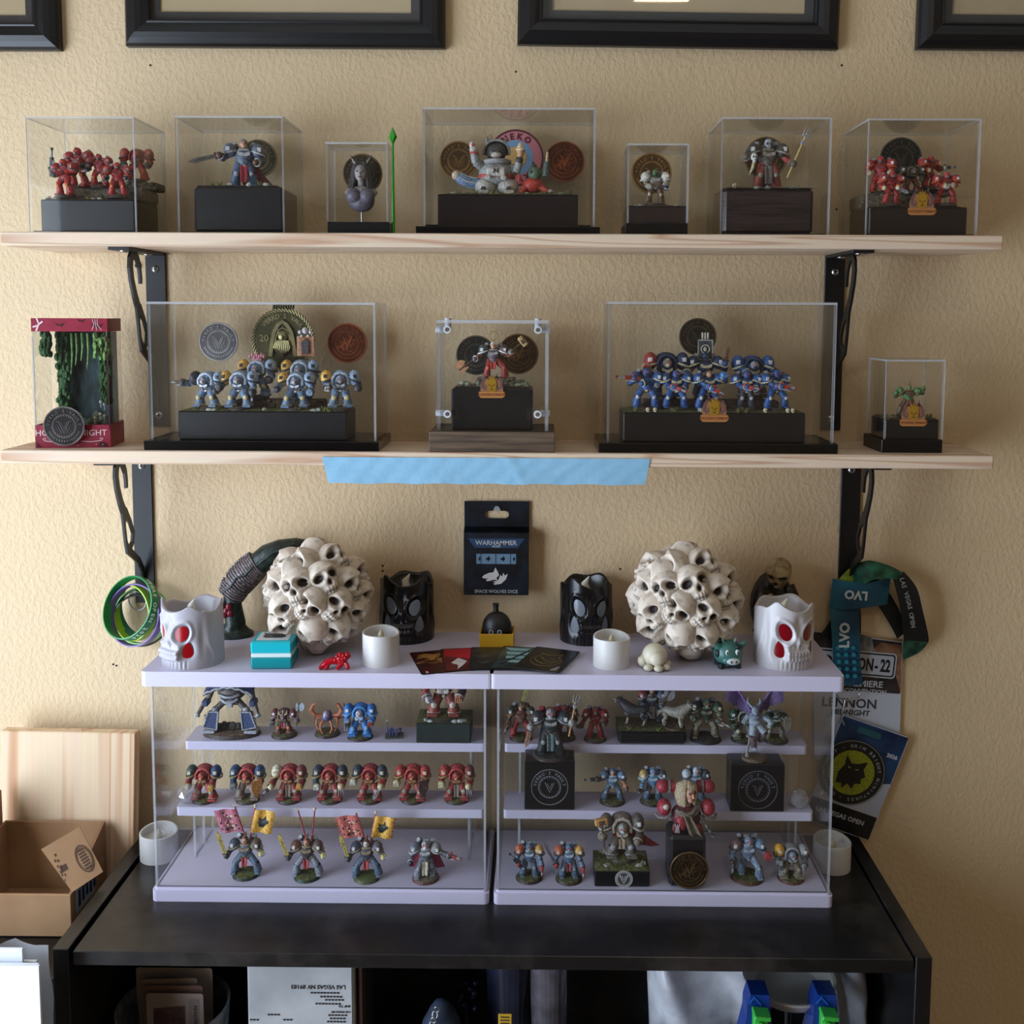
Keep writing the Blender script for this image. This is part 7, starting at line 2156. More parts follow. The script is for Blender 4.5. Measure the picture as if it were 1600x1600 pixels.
# ---- skull candles
def skull_candle(u0, u1, vb, vt, body, pane, label, face_rz, group, rough=.35, ymax=None, pane_rough=.2):
	uc = (u0 + u1) / 2
	p = PZ(uc, vb, ZT)
	r = (u1 - u0) / 2 * mpp(p.y + .03)
	y = p.y + r
	if ymax is not None:
		y = min(y, ymax)
	H = (PY(uc, vt, y).z - ZT)
	t = thing('skull_candle', label, 'candle', (PY(uc, (vb + vt) / 2, y).x, y, ZT), face_rz, group)
	mat = plain('candle_' + group.split()[0], body, rough)
	def rim(s):
		return H * (.88 + .035 * math.cos(2 * s + .9) + .03 * math.cos(5 * s + 1.2) * (1 if abs(s) > 1.2 else 0) - .04 * math.exp(-(s / .30) ** 2) + .095 * math.exp(-((abs(s) - .78) / .26) ** 2))
	def relief(s, tt):
		d = 0.0
		for sg in (-1, 1):
			d -= .075 * math.exp(-((((s - sg * .47) / .30) ** 2 + ((tt - .61) / .165) ** 2) ** 1.5))
			d += .045 * math.exp(-((math.sqrt(((s - sg * .47) / .34) ** 2 + ((tt - .61) / .19) ** 2) - 1) / .16) ** 2)
			d -= .065 * math.exp(-((((s - sg * .66) / .24) ** 2 + ((tt - .32) / .155) ** 2) ** 1.5))
			d += .05 * math.exp(-(((s - sg * .38) / .10) ** 2 + ((tt - .33 - .3 * (abs(s) - .4)) / .13) ** 2))
			d -= .04 * math.exp(-(((s - sg * .075) / .05) ** 2 + ((tt - .425) / .05) ** 2))
			d -= .03 * math.exp(-(((s - sg * 1.15) / .10) ** 2 + ((tt - .55) / .28) ** 2))
			d += .03 * math.exp(-(((s - sg * (1.45 + .1 * math.sin(tt * 9))) / .05) ** 2 + ((tt - .35) / .22) ** 2))
		d += .06 * math.exp(-((s / .10) ** 2 + ((tt - .52) / .10) ** 2))
		d -= .05 * math.exp(-((s / .13) ** 2 + ((tt - .80) / .12) ** 2))
		if abs(s) < .46 and .15 < tt < .35:
			e = min(1, (.46 - abs(s)) / .1) * min(1, min(tt - .15, .35 - tt) / .03)
			d += e * (.05 + .020 * math.cos(s * 2 * PI / .115) - .035 * math.exp(-((tt - .255) / .012) ** 2))
		if abs(s) < .7 and tt < .16:
			d += .018 * math.cos(s * 2 * PI / .14) * min(1, tt / .05) * min(1, (.16 - tt) / .03)
		return r * (1 + d * 1.7) * (1.0 - .02 * tt)
	b = MB()
	NU, NV = 150, 56
	def outer(a, v):
		s = -PI + 2 * PI * a
		tt = v
		R_ = relief(s, tt) * (1 + .02 * math.cos(4 * s + 1) * tt)
		return (R_ * math.sin(s), -R_ * math.cos(s), rim(s) * v)
	b.grid(outer, NU, NV, wrap=True)
	# rolled rim, inner wall, floor
	def inner(a, v):
		s = -PI + 2 * PI * a
		R1 = relief(s, 1.0)
		pts = [(R1 * (1 + .02 * math.cos(4 * s + 1)), rim(s)), (R1 * .97, rim(s) + .0012), (R1 * .92, rim(s) + .0008), (R1 * .88, rim(s) - .002), (R1 * .86, H * .60), (R1 * .4, H * .585), (0.0, H * .58)]
		i = min(int(v * 6 + 1e-6), 6)
		R_, z_ = pts[i]
		return (R_ * math.sin(s), -R_ * math.cos(s), z_)
	b.grid(inner, NU, 6, wrap=True)
	b.build('body', mat, t)
	pm = plain('pane_' + group.split()[0], pane, pane_rough)
	def patch(cs, ct, rs, rt_, poly=None, off=.0016):
		def f(a, v):
			s = cs + rs * v * math.cos(2 * PI * a) * (1 if poly is None else poly(a, v))
			tt = ct + rt_ * v * math.sin(2 * PI * a)
			R_ = r * (1 - .090) + off
			return (R_ * math.sin(s), -R_ * math.cos(s), rim(s) * tt)
		return MB().grid(f, 24, 5, wrap=True)
	for sg in (-1, 1):
		patch(sg * .47, .61, .235, .132).build('eye_pane', pm, t)
		patch(sg * .66, .32, .175, .130, lambda a, v: 1.0 - .45 * math.sin(2 * PI * a)).build('cheek_pane', pm, t)
	for sg in (-1, 1):
		patch(sg * .07, .425, .035, .032, off=.0012).build('nose_pane', pm, t)
	fl = MB()
	fl.tube([(0, 0, H * .58), (.001, 0, H * .72), (-.002, 0, H * .86), (.004, 0, H * .965)], [.0055, .0065, .0048, .0006], 10)
	fl.build('flame_tip', plain('flame_plastic', (226, 222, 206), .4), t)
	return t
skull_candle(253, 350, 1048, 932, (172, 168, 176), (150, 8, 20), 'white skull candle with red eyes at the left front corner', -.52, 'white skull candles')
skull_candle(1177, 1271, 1049, 932, (196, 192, 194), (120, 6, 20), 'white skull candle with red eyes at the right end', .30, 'white skull candles')
skull_candle(593, 679, 1006, 893, (13, 13, 16), (120, 128, 140), 'black skull candle between left skull ball and hanging dice box', -.04, 'black skull candles', .25, -.041)
skull_candle(874, 957, 1010, 897, (13, 13, 16), (120, 126, 136), 'black skull candle between dice box and right skull ball', .16, 'black skull candles', .25, -.041)
# ---- tea lights
def tea_light(u0, u1, vb, vt, z, label, ymax=None, ymin=None, flame=True):
	uc = (u0 + u1) / 2
	p = PZ(uc, vb, z)
	r = (u1 - u0) / 2 * mpp(p.y + .02)
	y = p.y + r
	if ymax is not None:
		y = min(y, ymax)
	H = (PY(uc, vt, y).z - z)
	t = thing('tea_light', label, 'candle', (PY(uc, (vb + vt) / 2, y).x, y, z), 0, 'white flameless tea lights')
	rim = lambda s: H * (.94 + .035 * math.cos(s + 2.6) + .025 * math.cos(2 * s))
	b = MB()
	prof = [(1.0, 0, 0), (1.0, 0, 1), (.985, .0, 1.012), (.90, 0, 1.012), (.88, 0, .99), (.86, 1, .70), (.0, 1, .68)]
	def f(a, v):
		s = 2 * PI * a
		i = int(round(v * 6))
		k_, m_, z_ = prof[i]
		zz_ = (rim(s) * z_ if not m_ else H * z_)
		return (r * k_ * math.sin(s), -r * k_ * math.cos(s), zz_)
	b.grid(lambda a, v: f(a, v / 6), 48, 1, wrap=True)
	b.grid(lambda a, v: f(a, (1 + 3 * v) / 6), 48, 3, wrap=True)
	b.grid(lambda a, v: f(a, (4 + v) / 6), 48, 1, wrap=True)
	b.grid(lambda a, v: f(a, (5 + v) / 6), 48, 1, wrap=True, smooth=False)
	b.build('body', plain('white_wax_plastic', (206, 203, 200), .4), t)
	if flame:
		MB().lathe([(.0045, H * .68), (.0050, H * .78), (.003, H * .92), (.0003, H * 1.02)], 12, cap1=False).build('flame_tip', plain('flame_amber', (190, 180, 146), .3), t)
	return t
tea_light(566, 625, 1045, 984, ZT, 'white tea light left of the playing cards')
tea_light(926, 985, 1048, 991, ZT, 'white tea light right of the playing cards')
tea_light(230, 289, 1337, 1281, DZ, 'white tea light on the bookcase left of the tiered cases', ymax=-.03)
tea_light(1263, 1322, 1355, 1297, DZ, 'white tea light on the bookcase behind the right case end', ymax=-.03)
for o in bpy.data.objects:
	if o.get('label', '').startswith('white tea light on the bookcase left'):
		o.location.x = min(o.location.x, PY(237, 1409, CYF).x - .0245)
		o.location.y = -.075
	if o.get('label', '').startswith('white tea light on the bookcase behind'):
		o.location.x = max(o.location.x, PY(1302, 1411, CYF).x + .0245)
		o.location.y = -.085
# ---- turquoise box
p = PZ(423, 1046, ZT)
w_ = 66 * mpp(p.y)
t = thing('turquoise_box', 'small turquoise box with white band beside the left candle', 'box', (p.x, p.y + .022, ZT), .04)
h_ = PY(423, 1003, p.y).z - ZT
MB().box((0, 0, h_ * .22), (w_, .044, h_ * .44), .002).build('lower_half', plain('dark_turquoise', (20, 140, 146), .25), t)
MB().box((0, 0, h_ * .50), (w_ - .001, .043, h_ * .16), .001).build('band', plain('white_band', (214, 226, 226), .3), t)
tp = MB().box((0, 0, h_ * .78), (w_, .044, h_ * .44), .002).build('lid', plain('turquoise_plastic', (24, 176, 190), .25), t)
MB().box((0, .001, h_ + .0002), (w_ * .78, .032, .0006)).build('top_label', plain('label_paper', (196, 200, 200), .5), tp)
MB().prism([(-.013, .005), (-.016, .011), (-.009, .008), (.009, .008), (.016, .011), (.013, .005), (.014, -.004), (.010, -.008), (-.010, -.008), (-.014, -.004)], h_ + .0005, h_ + .0009, T(0, .001, 0)).build('cat_print', plain('dark_print', (58, 56, 60), .6), tp)
# ---- red crawler
p = PZ(524, 1048, ZT)
k = mpp(p.y)
t = thing('red_critter', 'tiny glossy red lumpy crawling figurine', 'figurine', (p.x, p.y + .008, ZT))
rm = plain('translucent_red', (176, 10, 30), .15)
b = MB(k)
b.ell((8, 0, 17), (11, 9, 10), 14, 10)
for (x, z) in ((2, 22), (7, 25), (12, 24), (5, 17), (11, 18), (15, 20), (-1, 16), (18, 25)):
	b.ell((x, -6, z), (3, 3.4, 3), 8, 6)
b.ell((18, -1, 22), (6, 5, 6), 10, 7)
b.build('body', rm, t)
b = MB(k)
b.tube([(2, 0, 11), (-6, -2, 14), (-14, -3, 11), (-22, -5, 5)], [5.5, 6, 6, 4.5], 10)
b.build('tail', rm, t)
for (x0, z0, x1) in ((-20, 6, -24), (-14, 6, -14), (10, 7, 4), (16, 8, 20)):
	b = MB(k)
	b.tube([(x0, -3, z0 + 2), (x1, -8, 4), (x1 - 2, -10, 2.4)], [4, 3.6, 2.2], 8)
	b.build('leg', rm, t)
# ---- fan of cards
CW, CH_ = .060, .086
cm_edge = plain('card_edge_black', (16, 16, 18), .4)
def card(cx_, cy_, ang, z, face, label, art):
	t = thing('game_card', label, 'card', (cx_, cy_, ZT + z), ang, 'game cards fanned on the case')
	MB().prism(rounded_rect(CW, CH_, .003, 3), 0, .0004).build('card_stock', cm_edge, t)
	MB().prism(rounded_rect(CW - .003, CH_ - .003, .002, 3), .0004, .00055).build('printed_face', face, t)
	b = MB()
	mats = art(b)
	b.build('artwork', mats, t)
	return t
def art_gold(b):
	q_ = random.Random(8)
	for i in range(9):
		x, y = (q_.random() - .5) * .03, -.012 + .04 * q_.random()
		b.ribbon([(x - .014, y), (x - .004, y + .004), (x + .006, y - .002), (x + .016, y + .003)], [.001, .004, .004, .001], .00055, .0008)
	b.text('3', .008, T(-.022, -.036, .0006), 1, .0001)
	return [plain('print_gold', (190, 140, 70), .5), plain('print_white', (214, 210, 200), .5)]
def art_red(b):
	b.prism([(-.026, .038), (.01, .040), (.026, .020), (.020, -.01), (-.004, .004), (-.026, .016)], .00055, .0007)
	b.prism([(-.020, -.014), (-.010, .004), (0, -.010), (-.006, -.024), (-.014, -.038), (-.012, -.022)], .0007, .0009, mi=1)
	return [plain('print_red', (190, 26, 46), .4), plain('print_white', (206, 200, 196), .5)]
def art_dark(b):
	q_ = random.Random(3)
	for i in range(12):
		x, y = (q_.random() - .5) * .05, (q_.random() - .5) * .07
		b.ribbon([(x - .006, y), (x + .006, y + .003)], [.001, .0025], .00055, .0007)
	return [plain('print_grey', (78, 82, 84), .5)]
def art_teal(b):
	for i in range(4):
		b.prism([(-.026 + .004 * i, .036 - .016 * i), (.026, .036 - .014 * i), (.026, .027 - .015 * i), (-.018, .025 - .015 * i)], .00055, .0007)
	b.ribbon([(-.02, -.03), (.01, .035)], .003, .0007, .0009, None, 1)
	return [plain('print_pale_teal', (132, 176, 176), .5), plain('print_black', (16, 18, 20), .5)]
def art_wolf(b):
	wolfp = [(-.018, .0), (-.012, .012), (-.014, .020), (-.004, .014), (.004, .016), (.014, .022), (.012, .010), (.018, .0), (.010, -.012), (0, -.018), (-.010, -.012), (-.018, .0)]
	b.ribbon(wolfp, .0012, .00055, .0008)
	b.ribbon([(-.010, .003), (-.004, .0)], .0012, .00055, .0008)
	b.ribbon([(.010, .003), (.004, .0)], .0012, .00055, .0008)
	b.ribbon([(-.004, -.008), (0, -.005), (.004, -.008)], .001, .00055, .0008)
	b.ribbon([(.020 * math.cos(a), .024 * math.sin(a) - .002) for a in [PI + PI * i / 14 for i in range(15)]], .0008, .00055, .0008)
	for i in range(3):
		b.ribbon([(.016 + .002 * i, -.036 + .005 * i), (.024, -.034 + .005 * i)], .0008, .00055, .0008, None, 1)
	return [plain('print_dull_gold', (120, 100, 52), .4), plain('print_white', (206, 200, 196), .5)]
card(-.1265, -.1410, .30, .0000, mottled('card_maroon', (40, 14, 16), (84, 26, 26), 60, .3), 'maroon game card with gold brush art, leftmost of the fan', art_gold)
card(-.0925, -.1330, .16, .0008, mottled('card_red', (60, 14, 20), (130, 24, 36), 40, .3), 'bright red game card, second from the left of the fan', art_red)
card(-.0580, -.1315, .02, .0016, mottled('card_charcoal', (20, 22, 24), (48, 52, 54), 60, .3), 'charcoal game card in the middle of the fan', art_dark)
card(-.0245, -.1320, -.16, .0024, mottled('card_slate', (22, 34, 38), (62, 84, 86), 40, .3), 'pale teal and black game card, fourth in the fan', art_teal)
card(.0100, -.1395, -.34, .0032, mottled('card_black', (14, 14, 15), (30, 28, 26), 60, .3), 'black game card with a gold wolf face, rightmost of the fan', art_wolf)
# ---- yellow tray with a black creature
p = PZ(776, 1012, ZT)
w_ = 55 * mpp(p.y)
t = thing('yellow_tray', 'small yellow open box in front of the hanging dice box', 'box', (p.x, p.y + .0185, ZT))
h_ = PY(776, 991, p.y).z - ZT
ym = plain('mustard_plastic', (186, 140, 32), .4)
for (x, y, sx, sy) in ((0, -.0175, w_, .002), (0, .0175, w_, .002), (-w_ / 2 + .001, 0, .002, .033), (w_ / 2 - .001, 0, .002, .033)):
	MB().box((x, y, h_ / 2), (sx, sy, h_), .0006).build('wall', ym, t)
MB().box((0, 0, .001), (w_ - .004, .033, .002)).build('bottom', ym, t)
t = thing('black_critter', 'round black critter figurine with a knobbed tail in the yellow box', 'figurine', (p.x - .0005, p.y + .0185, ZT + .002))
km = mottled('black_rubber', (14, 14, 16), (30, 30, 33), 300, .4, bump=.3, bscale=700)
zc_ = PY(775, 974, p.y + .018).z - ZT - .002
MB().ell((0, 0, zc_ * .82), (.0195, .0165, zc_ * .82), 22, 14).build('body', km, t)
zt_ = PY(772, 944, p.y + .018).z - ZT - .002
MB().tube([(-.001, .002, zc_ * 1.4), (-.0015, .002, zt_ - .006), (-.0015, .002, zt_)], [.0045, .0034, .0044], 10).build('tail', km, t)
for s in (-1, 1):
	b = MB()
	b.lathe([(.0032, 0), (.0032, .0012), (.0020, .0012), (.002, .0)], 14, T(s * .0055 - .0015, -.0158, zc_ * .72) @ RX90, cap0=False, cap1=False)
	b.build('eye_ring', plain('eye_silver', (150, 150, 150), .3), t)
	MB().ell((s * .0055 - .0015, -.0158, zc_ * .72), (.0019, .001, .0019), 8, 6).build('eye', plain('eye_black', (8, 8, 8), .2), t)
# ---- cream rubber animal
p = PZ(1025, 1050, ZT)
k = mpp(p.y)
t = thing('cream_animal', 'cream rubber animal lying between tea light and pig toy', 'figurine', (p.x, p.y + .014, ZT))
cm_ = plain('cream_rubber', (208, 200, 178), .45)
MB(k).ell((0, 4, 20), (21, 19, 20), 18, 12).build('body', cm_, t)
MB(k).ell((2, -12, 19), (13, 9, 12), 14, 10).build('belly', cm_, t)
MB(k).ell((-19, 2, 12), (9, 10, 10), 12, 8).build('head', cm_, t)
MB(k).ell((-24, 0, 19), (1.4, 1.4, 1.8), 6, 5).build('eye', plain('eye_black', (8, 8, 8), .2), t)
for (x, y) in ((17, -10), (-12, -14), (20, 8), (4, -18)):
	MB(k).ell((x, y, 5.5), (8, 8, 5.5), 12, 8).build('paw', cm_, t)
# ---- green pig-cow toy
p = PZ(1141, 1048, ZT)
k = mpp(p.y)
t = thing('pig_toy', 'round green horned pig toy beside the right candle', 'toy', (p.x, p.y + .017, ZT), .12)
gm_ = plain('sea_green_plastic', (62, 112, 104), .35)
gd_ = plain('dark_spot', (20, 34, 34), .4)
MB(k).ell((0, 0, 23), (24, 22, 21), 22, 14).build('body', gm_, t)
MB(k).ell((2, -15, 15), (17, 9, 9), 16, 10).build('muzzle', gm_, t)
sn = MB(k).ell((2, -23, 15), (11, 3.4, 5.5), 16, 10).build('snout', plain('pale_snout', (198, 206, 204), .4), t)
for s in (-1, 1):
	MB(k).ell((2 + s * 4, -26.2, 15), (1.5, .8, 2), 8, 5).build('nostril', gd_, sn)
	b = MB(k)
	b.ell((1 + s * 8, -19.5, 29), (3.3, 2.4, 4.6), 10, 8)
	e_ = b.build('eye', plain('eye_white', (206, 210, 208), .3), t)
	MB(k).ell((1 + s * 8.6, -21.6, 28.5), (1.5, .9, 2.3), 8, 6).build('pupil', gd_, e_)
	MB(k).tube([(s * 17, -6, 34), (s * 24, -8, 40), (s * 27, -8, 44)], [6, 4.5, .8], 10).build('ear', gm_, t)
	MB(k).tube([(s * 9, -4, 41), (s * 11, -5, 46), (s * 10, -6, 49)], [2.6, 2, .4], 8).build('horn', plain('horn_tan', (120, 150, 140), .4), t)
	for y in (-10, 10):
		MB(k).cyl((s * 14, y, 0), (s * 13, y, 8), 5, 5.5, 10).build('foot', gd_, t)
MB(k).ell((13, -13, 36), (7, 5, 4), 10, 7).build('spot', gd_, t)
MB(k).ell((-20, -9, 25), (4, 5, 7), 10, 7).build('spot', gd_, t)
# ---- dark horn ornament
Yh = -.040
hp = lambda u, v: PY(u, v, Yh)
o0 = hp(372, 998)
t = thing('horn_ornament', 'dark curved horn ornament with ribbed pewter wrap and red flower', 'ornament', (o0.x, Yh, ZT))
rel = lambda u, v, dy=0.0: Vector((hp(u, v).x - o0.x, dy, hp(u, v).z - ZT))
hm_ = mottled('black_green_resin', (14, 20, 20), (40, 58, 52), 160, .4, bump=.5, bscale=300)
pwm = mottled('pewter_resin', (74, 66, 68), (140, 130, 132), 220, .45, .2, bump=.6, bscale=500)
MB().lathe([(.027, 0), (.027, .004), (.021, .008), (.016, .014)], 28, T(-.006, 0, 0) @ Matrix.Diagonal((1, .8, 1, 1))).build('base', hm_, t)
b = MB()
b.tube([Vector((-.006, 0, .006)), rel(368, 972), rel(363, 945), rel(366, 920)], [.017, .0135, .0125, .0135], 14)
b.tube([rel(400, 885), rel(420, 868), rel(440, 859), rel(462, 855, .006), rel(485, 858, .016), rel(505, 868, .022)], [.0165, .0165, .0145, .0115, .0075, .001], 14)
for i in range(7):
	a = i * .9
	b.tube([rel(404 + 3 * math.cos(a), 882) + V3(0, -.015 * math.sin(a), 0), rel(430, 862 + 9 * math.cos(a)) + V3(0, -.015 * math.sin(a), 0), rel(462, 854 + 6 * math.cos(a)) + V3(0, -.010 * math.sin(a), 0)], .0022, 6)
b.build('horn', hm_, t)
b = MB()
sl = [rel(362, 930), rel(370, 915), rel(382, 901), rel(394, 889), rel(404, 880)]
b.tube(sl, [.0165, .0185, .0195, .0190, .0175], 16)
ws = b.build('ribbed_wrap', pwm, t)
for i in range(17):
	f_ = i / 16 * 3.999
	j = int(f_)
	c_ = sl[j].lerp(sl[j + 1], f_ - j)
	d_ = (sl[j + 1] - sl[j]).normalized()
	F_, _ = frame_to(c_, c_ + d_)
	rr = .0172 + .0026 * math.sin(i / 16 * PI)
	b = MB()
	b.tube([(rr * math.cos(a), rr * math.sin(a), .0012 * math.sin(3 * a)) for a in [2 * PI * q_ / 18 for q_ in range(19)]], .0011, 5, F_, caps=False)
	b.cyl((0, 0, 0), (0, 0, .0001), .001, n=4, M=F_)
	sp = F_ @ Vector((0, 0, 0)) + Vector((-d_.z, 0, d_.x)) * (rr + .001)
	b.ell(sp, (.0022, .002, .0022), 6, 5)
	b.build('rib', pwm, ws)
b = MB()
b.tube([rel(352, 922) + V3(0, -.014, 0), rel(366, 912) + V3(0, -.019, 0), rel(376, 897) + V3(0, -.020, 0), rel(390, 893) + V3(0, -.020, 0), rel(402, 880) + V3(0, -.018, 0)], .0015, 6)
b.build('vine', hm_, ws)
fm = plain('dark_red_glaze', (112, 16, 34), .3)
for i, (du, dv) in enumerate(((0, 0), (-6, -4), (-3, 6), (6, 4), (4, -6), (-9, -10))):
	MB().ell(rel(358 + du, 950 + dv) + V3(0, -.0135, 0), (.0045, .003, .005), 10, 7).build('petal', fm, t)
# ---- seated skull-headed statue behind the right candle
Ys = -.036
p = PY(1214, 950, Ys)
t = thing('skeleton_statue', 'dark seated skeleton statue with tan skull behind the right candle', 'statue', (p.x, Ys, ZT))
zk = PY(1214, 892, Ys).z - ZT
dm = mottled('near_black_resin', (10, 9, 10), (32, 27, 26), 120, .35, bump=.4, bscale=300)
MB().box((0, 0, .004), (.056, .05, .008), .003).build('base', dm, t)
MB().ell((-.006, .004, .046), (.030, .021, .046), 16, 10).build('torso', dm, t)
b = MB()
b.tube([(-.022, -.004, .072), (-.030, -.014, .050), (-.010, -.022, .060)], [.010, .009, .006], 10)
b.tube([(.012, -.004, .072), (.021, -.014, .052), (.008, -.022, .062)], [.010, .009, .006], 10)
b.build('arms', dm, t)
for s in (-1, 1):
	MB().tube([(s * .012, -.004, .016), (s * .016, -.022, .026), (s * .014, -.022, .006)], [.011, .009, .007], 10).build('leg', dm, t)
	MB().ell((s * .010 - .003, -.019, PY(1205, 928, Ys).z - ZT), (.0045, .004, .006), 10, 7).build('hand', mottled('tan_bone', (96, 78, 54), (168, 146, 108), 150, .5), t)
b = MB()
b.tube([(-.006, -.002, .060), (-.008, -.006, .072), (-.004, -.008, .082)], [.013, .010, .009], 10)
b.build('hood', dm, t)
sk_ = skull_mesh('skull', .034, [M_SKT])
sk_.parent = t
sk_.location = (.0, -.006, zk)
sk_.rotation_euler = (math.radians(24), math.radians(4), -.42)
# ================================================================== HANGING ON THE WALL
# ---- dice box
def facing(x, y, z, roll=0.0):
	"""local xy plane facing the room (-y), rolled clockwise by roll"""
	return T(x, y, z) @ RX90 @ rotz(-roll)
def words(parent, mat, items):
	for (s_, sz, M_, bd) in items:
		MB().text(s_, sz, M_, 0, .0002, bold=bd).build('lettering', mat, parent)
yfb = -.0245
a, b_ = PY(724.5, 880, yfb), PY(826, 880, yfb)
z1, z0 = PY(775, 832, yfb).z, PY(775, 930, yfb).z
cx_, W = (a.x + b_.x) / 2, b_.x - a.x
t = thing('dice_box', 'black and blue hanging dice box with white wolf head on the wall', 'box', (cx_, 0, z0), 0)
navy = mottled('navy_box_print', (10, 12, 18), (26, 36, 52), 45, .38, lo=.4, hi=.75)
MB().box((0, -.014, (z1 - z0) / 2), (W, .021, z1 - z0), .0008).build('carton', navy, t)
zt_ = PY(774, 783, -.004).z - z0
tw = W * 1.01
zb_ = z1 - z0 - .012
hc = PY(774, 804, -.004).z - z0
n = 64
def slot(a_):
	c_, s_ = math.cos(a_), math.sin(a_)
	# stadium half length .0165, half height .0052 plus a round bump on top
	best = 0
	for (ox, oz, rr) in [(x_ * .0113, 0, .0052) for x_ in [-1 + i / 10 for i in range(21)]] + [(0, .0055, .0052)]:
		B = c_ * ox + s_ * oz
		disc = B * B - (ox * ox + oz * oz - rr * rr)
		if disc >= 0:
			best = max(best, B + math.sqrt(disc))
	return (best * c_, best * s_)
def outer(a_):
	c_, s_ = math.cos(a_), math.sin(a_)
	k_ = min(tw / 2 / max(abs(c_), 1e-6), ((zt_ - hc) if s_ > 0 else (hc - zb_)) / max(abs(s_), 1e-6))
	return (c_ * k_, s_ * k_)
angs = sorted([2 * PI * i / n for i in range(n)] + [math.atan2(zt_ - hc, tw / 2), PI - math.atan2(zt_ - hc, tw / 2), PI + math.atan2(hc - zb_, tw / 2), 2 * PI - math.atan2(hc - zb_, tw / 2)])
N = len(angs)
A_, B_ = [outer(x_) for x_ in angs], [slot(x_) for x_ in angs]
vs = []
for yy in (-.0042, -.0036):
	vs += [(p_[0], yy, hc + p_[1]) for p_ in A_] + [(p_[0], yy, hc + p_[1]) for p_ in B_]
fs = []
for i in range(N):
	j = (i + 1) % N
	fs += [(i, N + i, N + j, j), (2 * N + i, 2 * N + j, 3 * N + j, 3 * N + i), (i, j, 2 * N + j, 2 * N + i), (N + i, 3 * N + i, 3 * N + j, N + j)]
MB().add(vs, fs).build('hang_tab', navy, t)
lip = MB()
zl = z1 - z0
lip.add([(-W / 2, -.0245, zl), (W / 2, -.0245, zl), (tw / 2, -.0042, zl + .004), (-tw / 2, -.0042, zl + .004)], [(0, 1, 2, 3)])
lip.add([(-W / 2, -.0245, zl), (W / 2, -.0245, zl), (tw / 2, -.0042, zl + .004), (-tw / 2, -.0042, zl + .004)], [(3, 2, 1, 0)])
lip.build('top_flap', navy, t)
pn = MB()
pn.cyl((0, .0, hc + .0085), (0, -.007, hc + .0085), .0035, .004, 12)
pn.build('push_pin', M_ACRE, t)
pr = MB()
F_ = facing(0, yfb - .00005, 0)
hB = zl
pr.prism([(-.0385, hB * .905), (.0385, hB * .905), (.029, hB * .755), (-.029, hB * .755)], 0, .0002, F_, 0)
pr.prism([(-.027, hB * .66), (.027, hB * .66), (.027, hB * .50), (-.027, hB * .50)], 0, .0002, F_, 1)
art = pr.build('printed_panel', [plain('print_steel_blue', (40, 66, 96), .4), plain('print_dice_blue', (104, 134, 160), .4)], t)
dc = MB()
for x in (-.0205, -.0005, .0195):
	dc.ribbon([(x, hB * .66), (x, hB * .50)], .0008, .0002, .0004, F_)
wolf_poly = [(-.5, -.05), (-.30, .16), (-.05, .26), (.05, .55), (.18, .22), (.30, .12), (.26, -.12), (.05, -.30), (-.06, -.45), (-.10, -.22), (-.30, -.18), (-.34, -.06)]
for x in (-.027 + .0045, -.0105, .0095, .0245):
	sc_ = .0085
	dc.prism([(x + px * sc_ * (1 if abs(x) < .02 else .5), hB * .58 + pz * sc_) for px, pz in wolf_poly], .0002, .0004, F_)
dc.build('dice_print', plain('print_black_blue', (12, 18, 28), .4), art)
wl_ = MB()
sc_ = .030
wl_.prism([(px * sc_ * 1.05 - .003, hB * .30 + pz * sc_ * .80) for px, pz in [(-.5, -.02), (-.42, .08), (-.22, .20), (-.02, .24), (.06, .52), (.18, .24), (.22, .08), (.10, -.10), (.16, -.22), (-.02, -.18), (-.12, -.24), (-.30, -.28), (-.34, -.20), (-.22, -.13), (-.40, -.12), (-.50, -.08)]], 0, .0003, F_)
wl_.prism([(px * sc_ * 1.05 - .003, hB * .30 + pz * sc_ * .80) for px, pz in [(.20, -.18), (.28, .10), (.36, -.02), (.40, .22), (.47, .05), (.60, .16), (.52, -.16), (.30, -.42), (.02, -.48), (-.02, -.40), (.10, -.36), (-.06, -.30), (.10, -.26)]], 0, .0003, F_)
wl_.build('wolf_emblem', plain('print_white_w', (206, 202, 200), .5), t)
words(t, plain('print_grey_white', (176, 178, 184), .5), [('WARHAMMER', .0088, F_ @ T(0, hB * .838, .0003), .02), ('40,000', .0042, F_ @ T(0, hB * .780, .0003), .02), ('SPACE WOLVES DICE', .0062, F_ @ T(0, hB * .062, .0001), .01)])
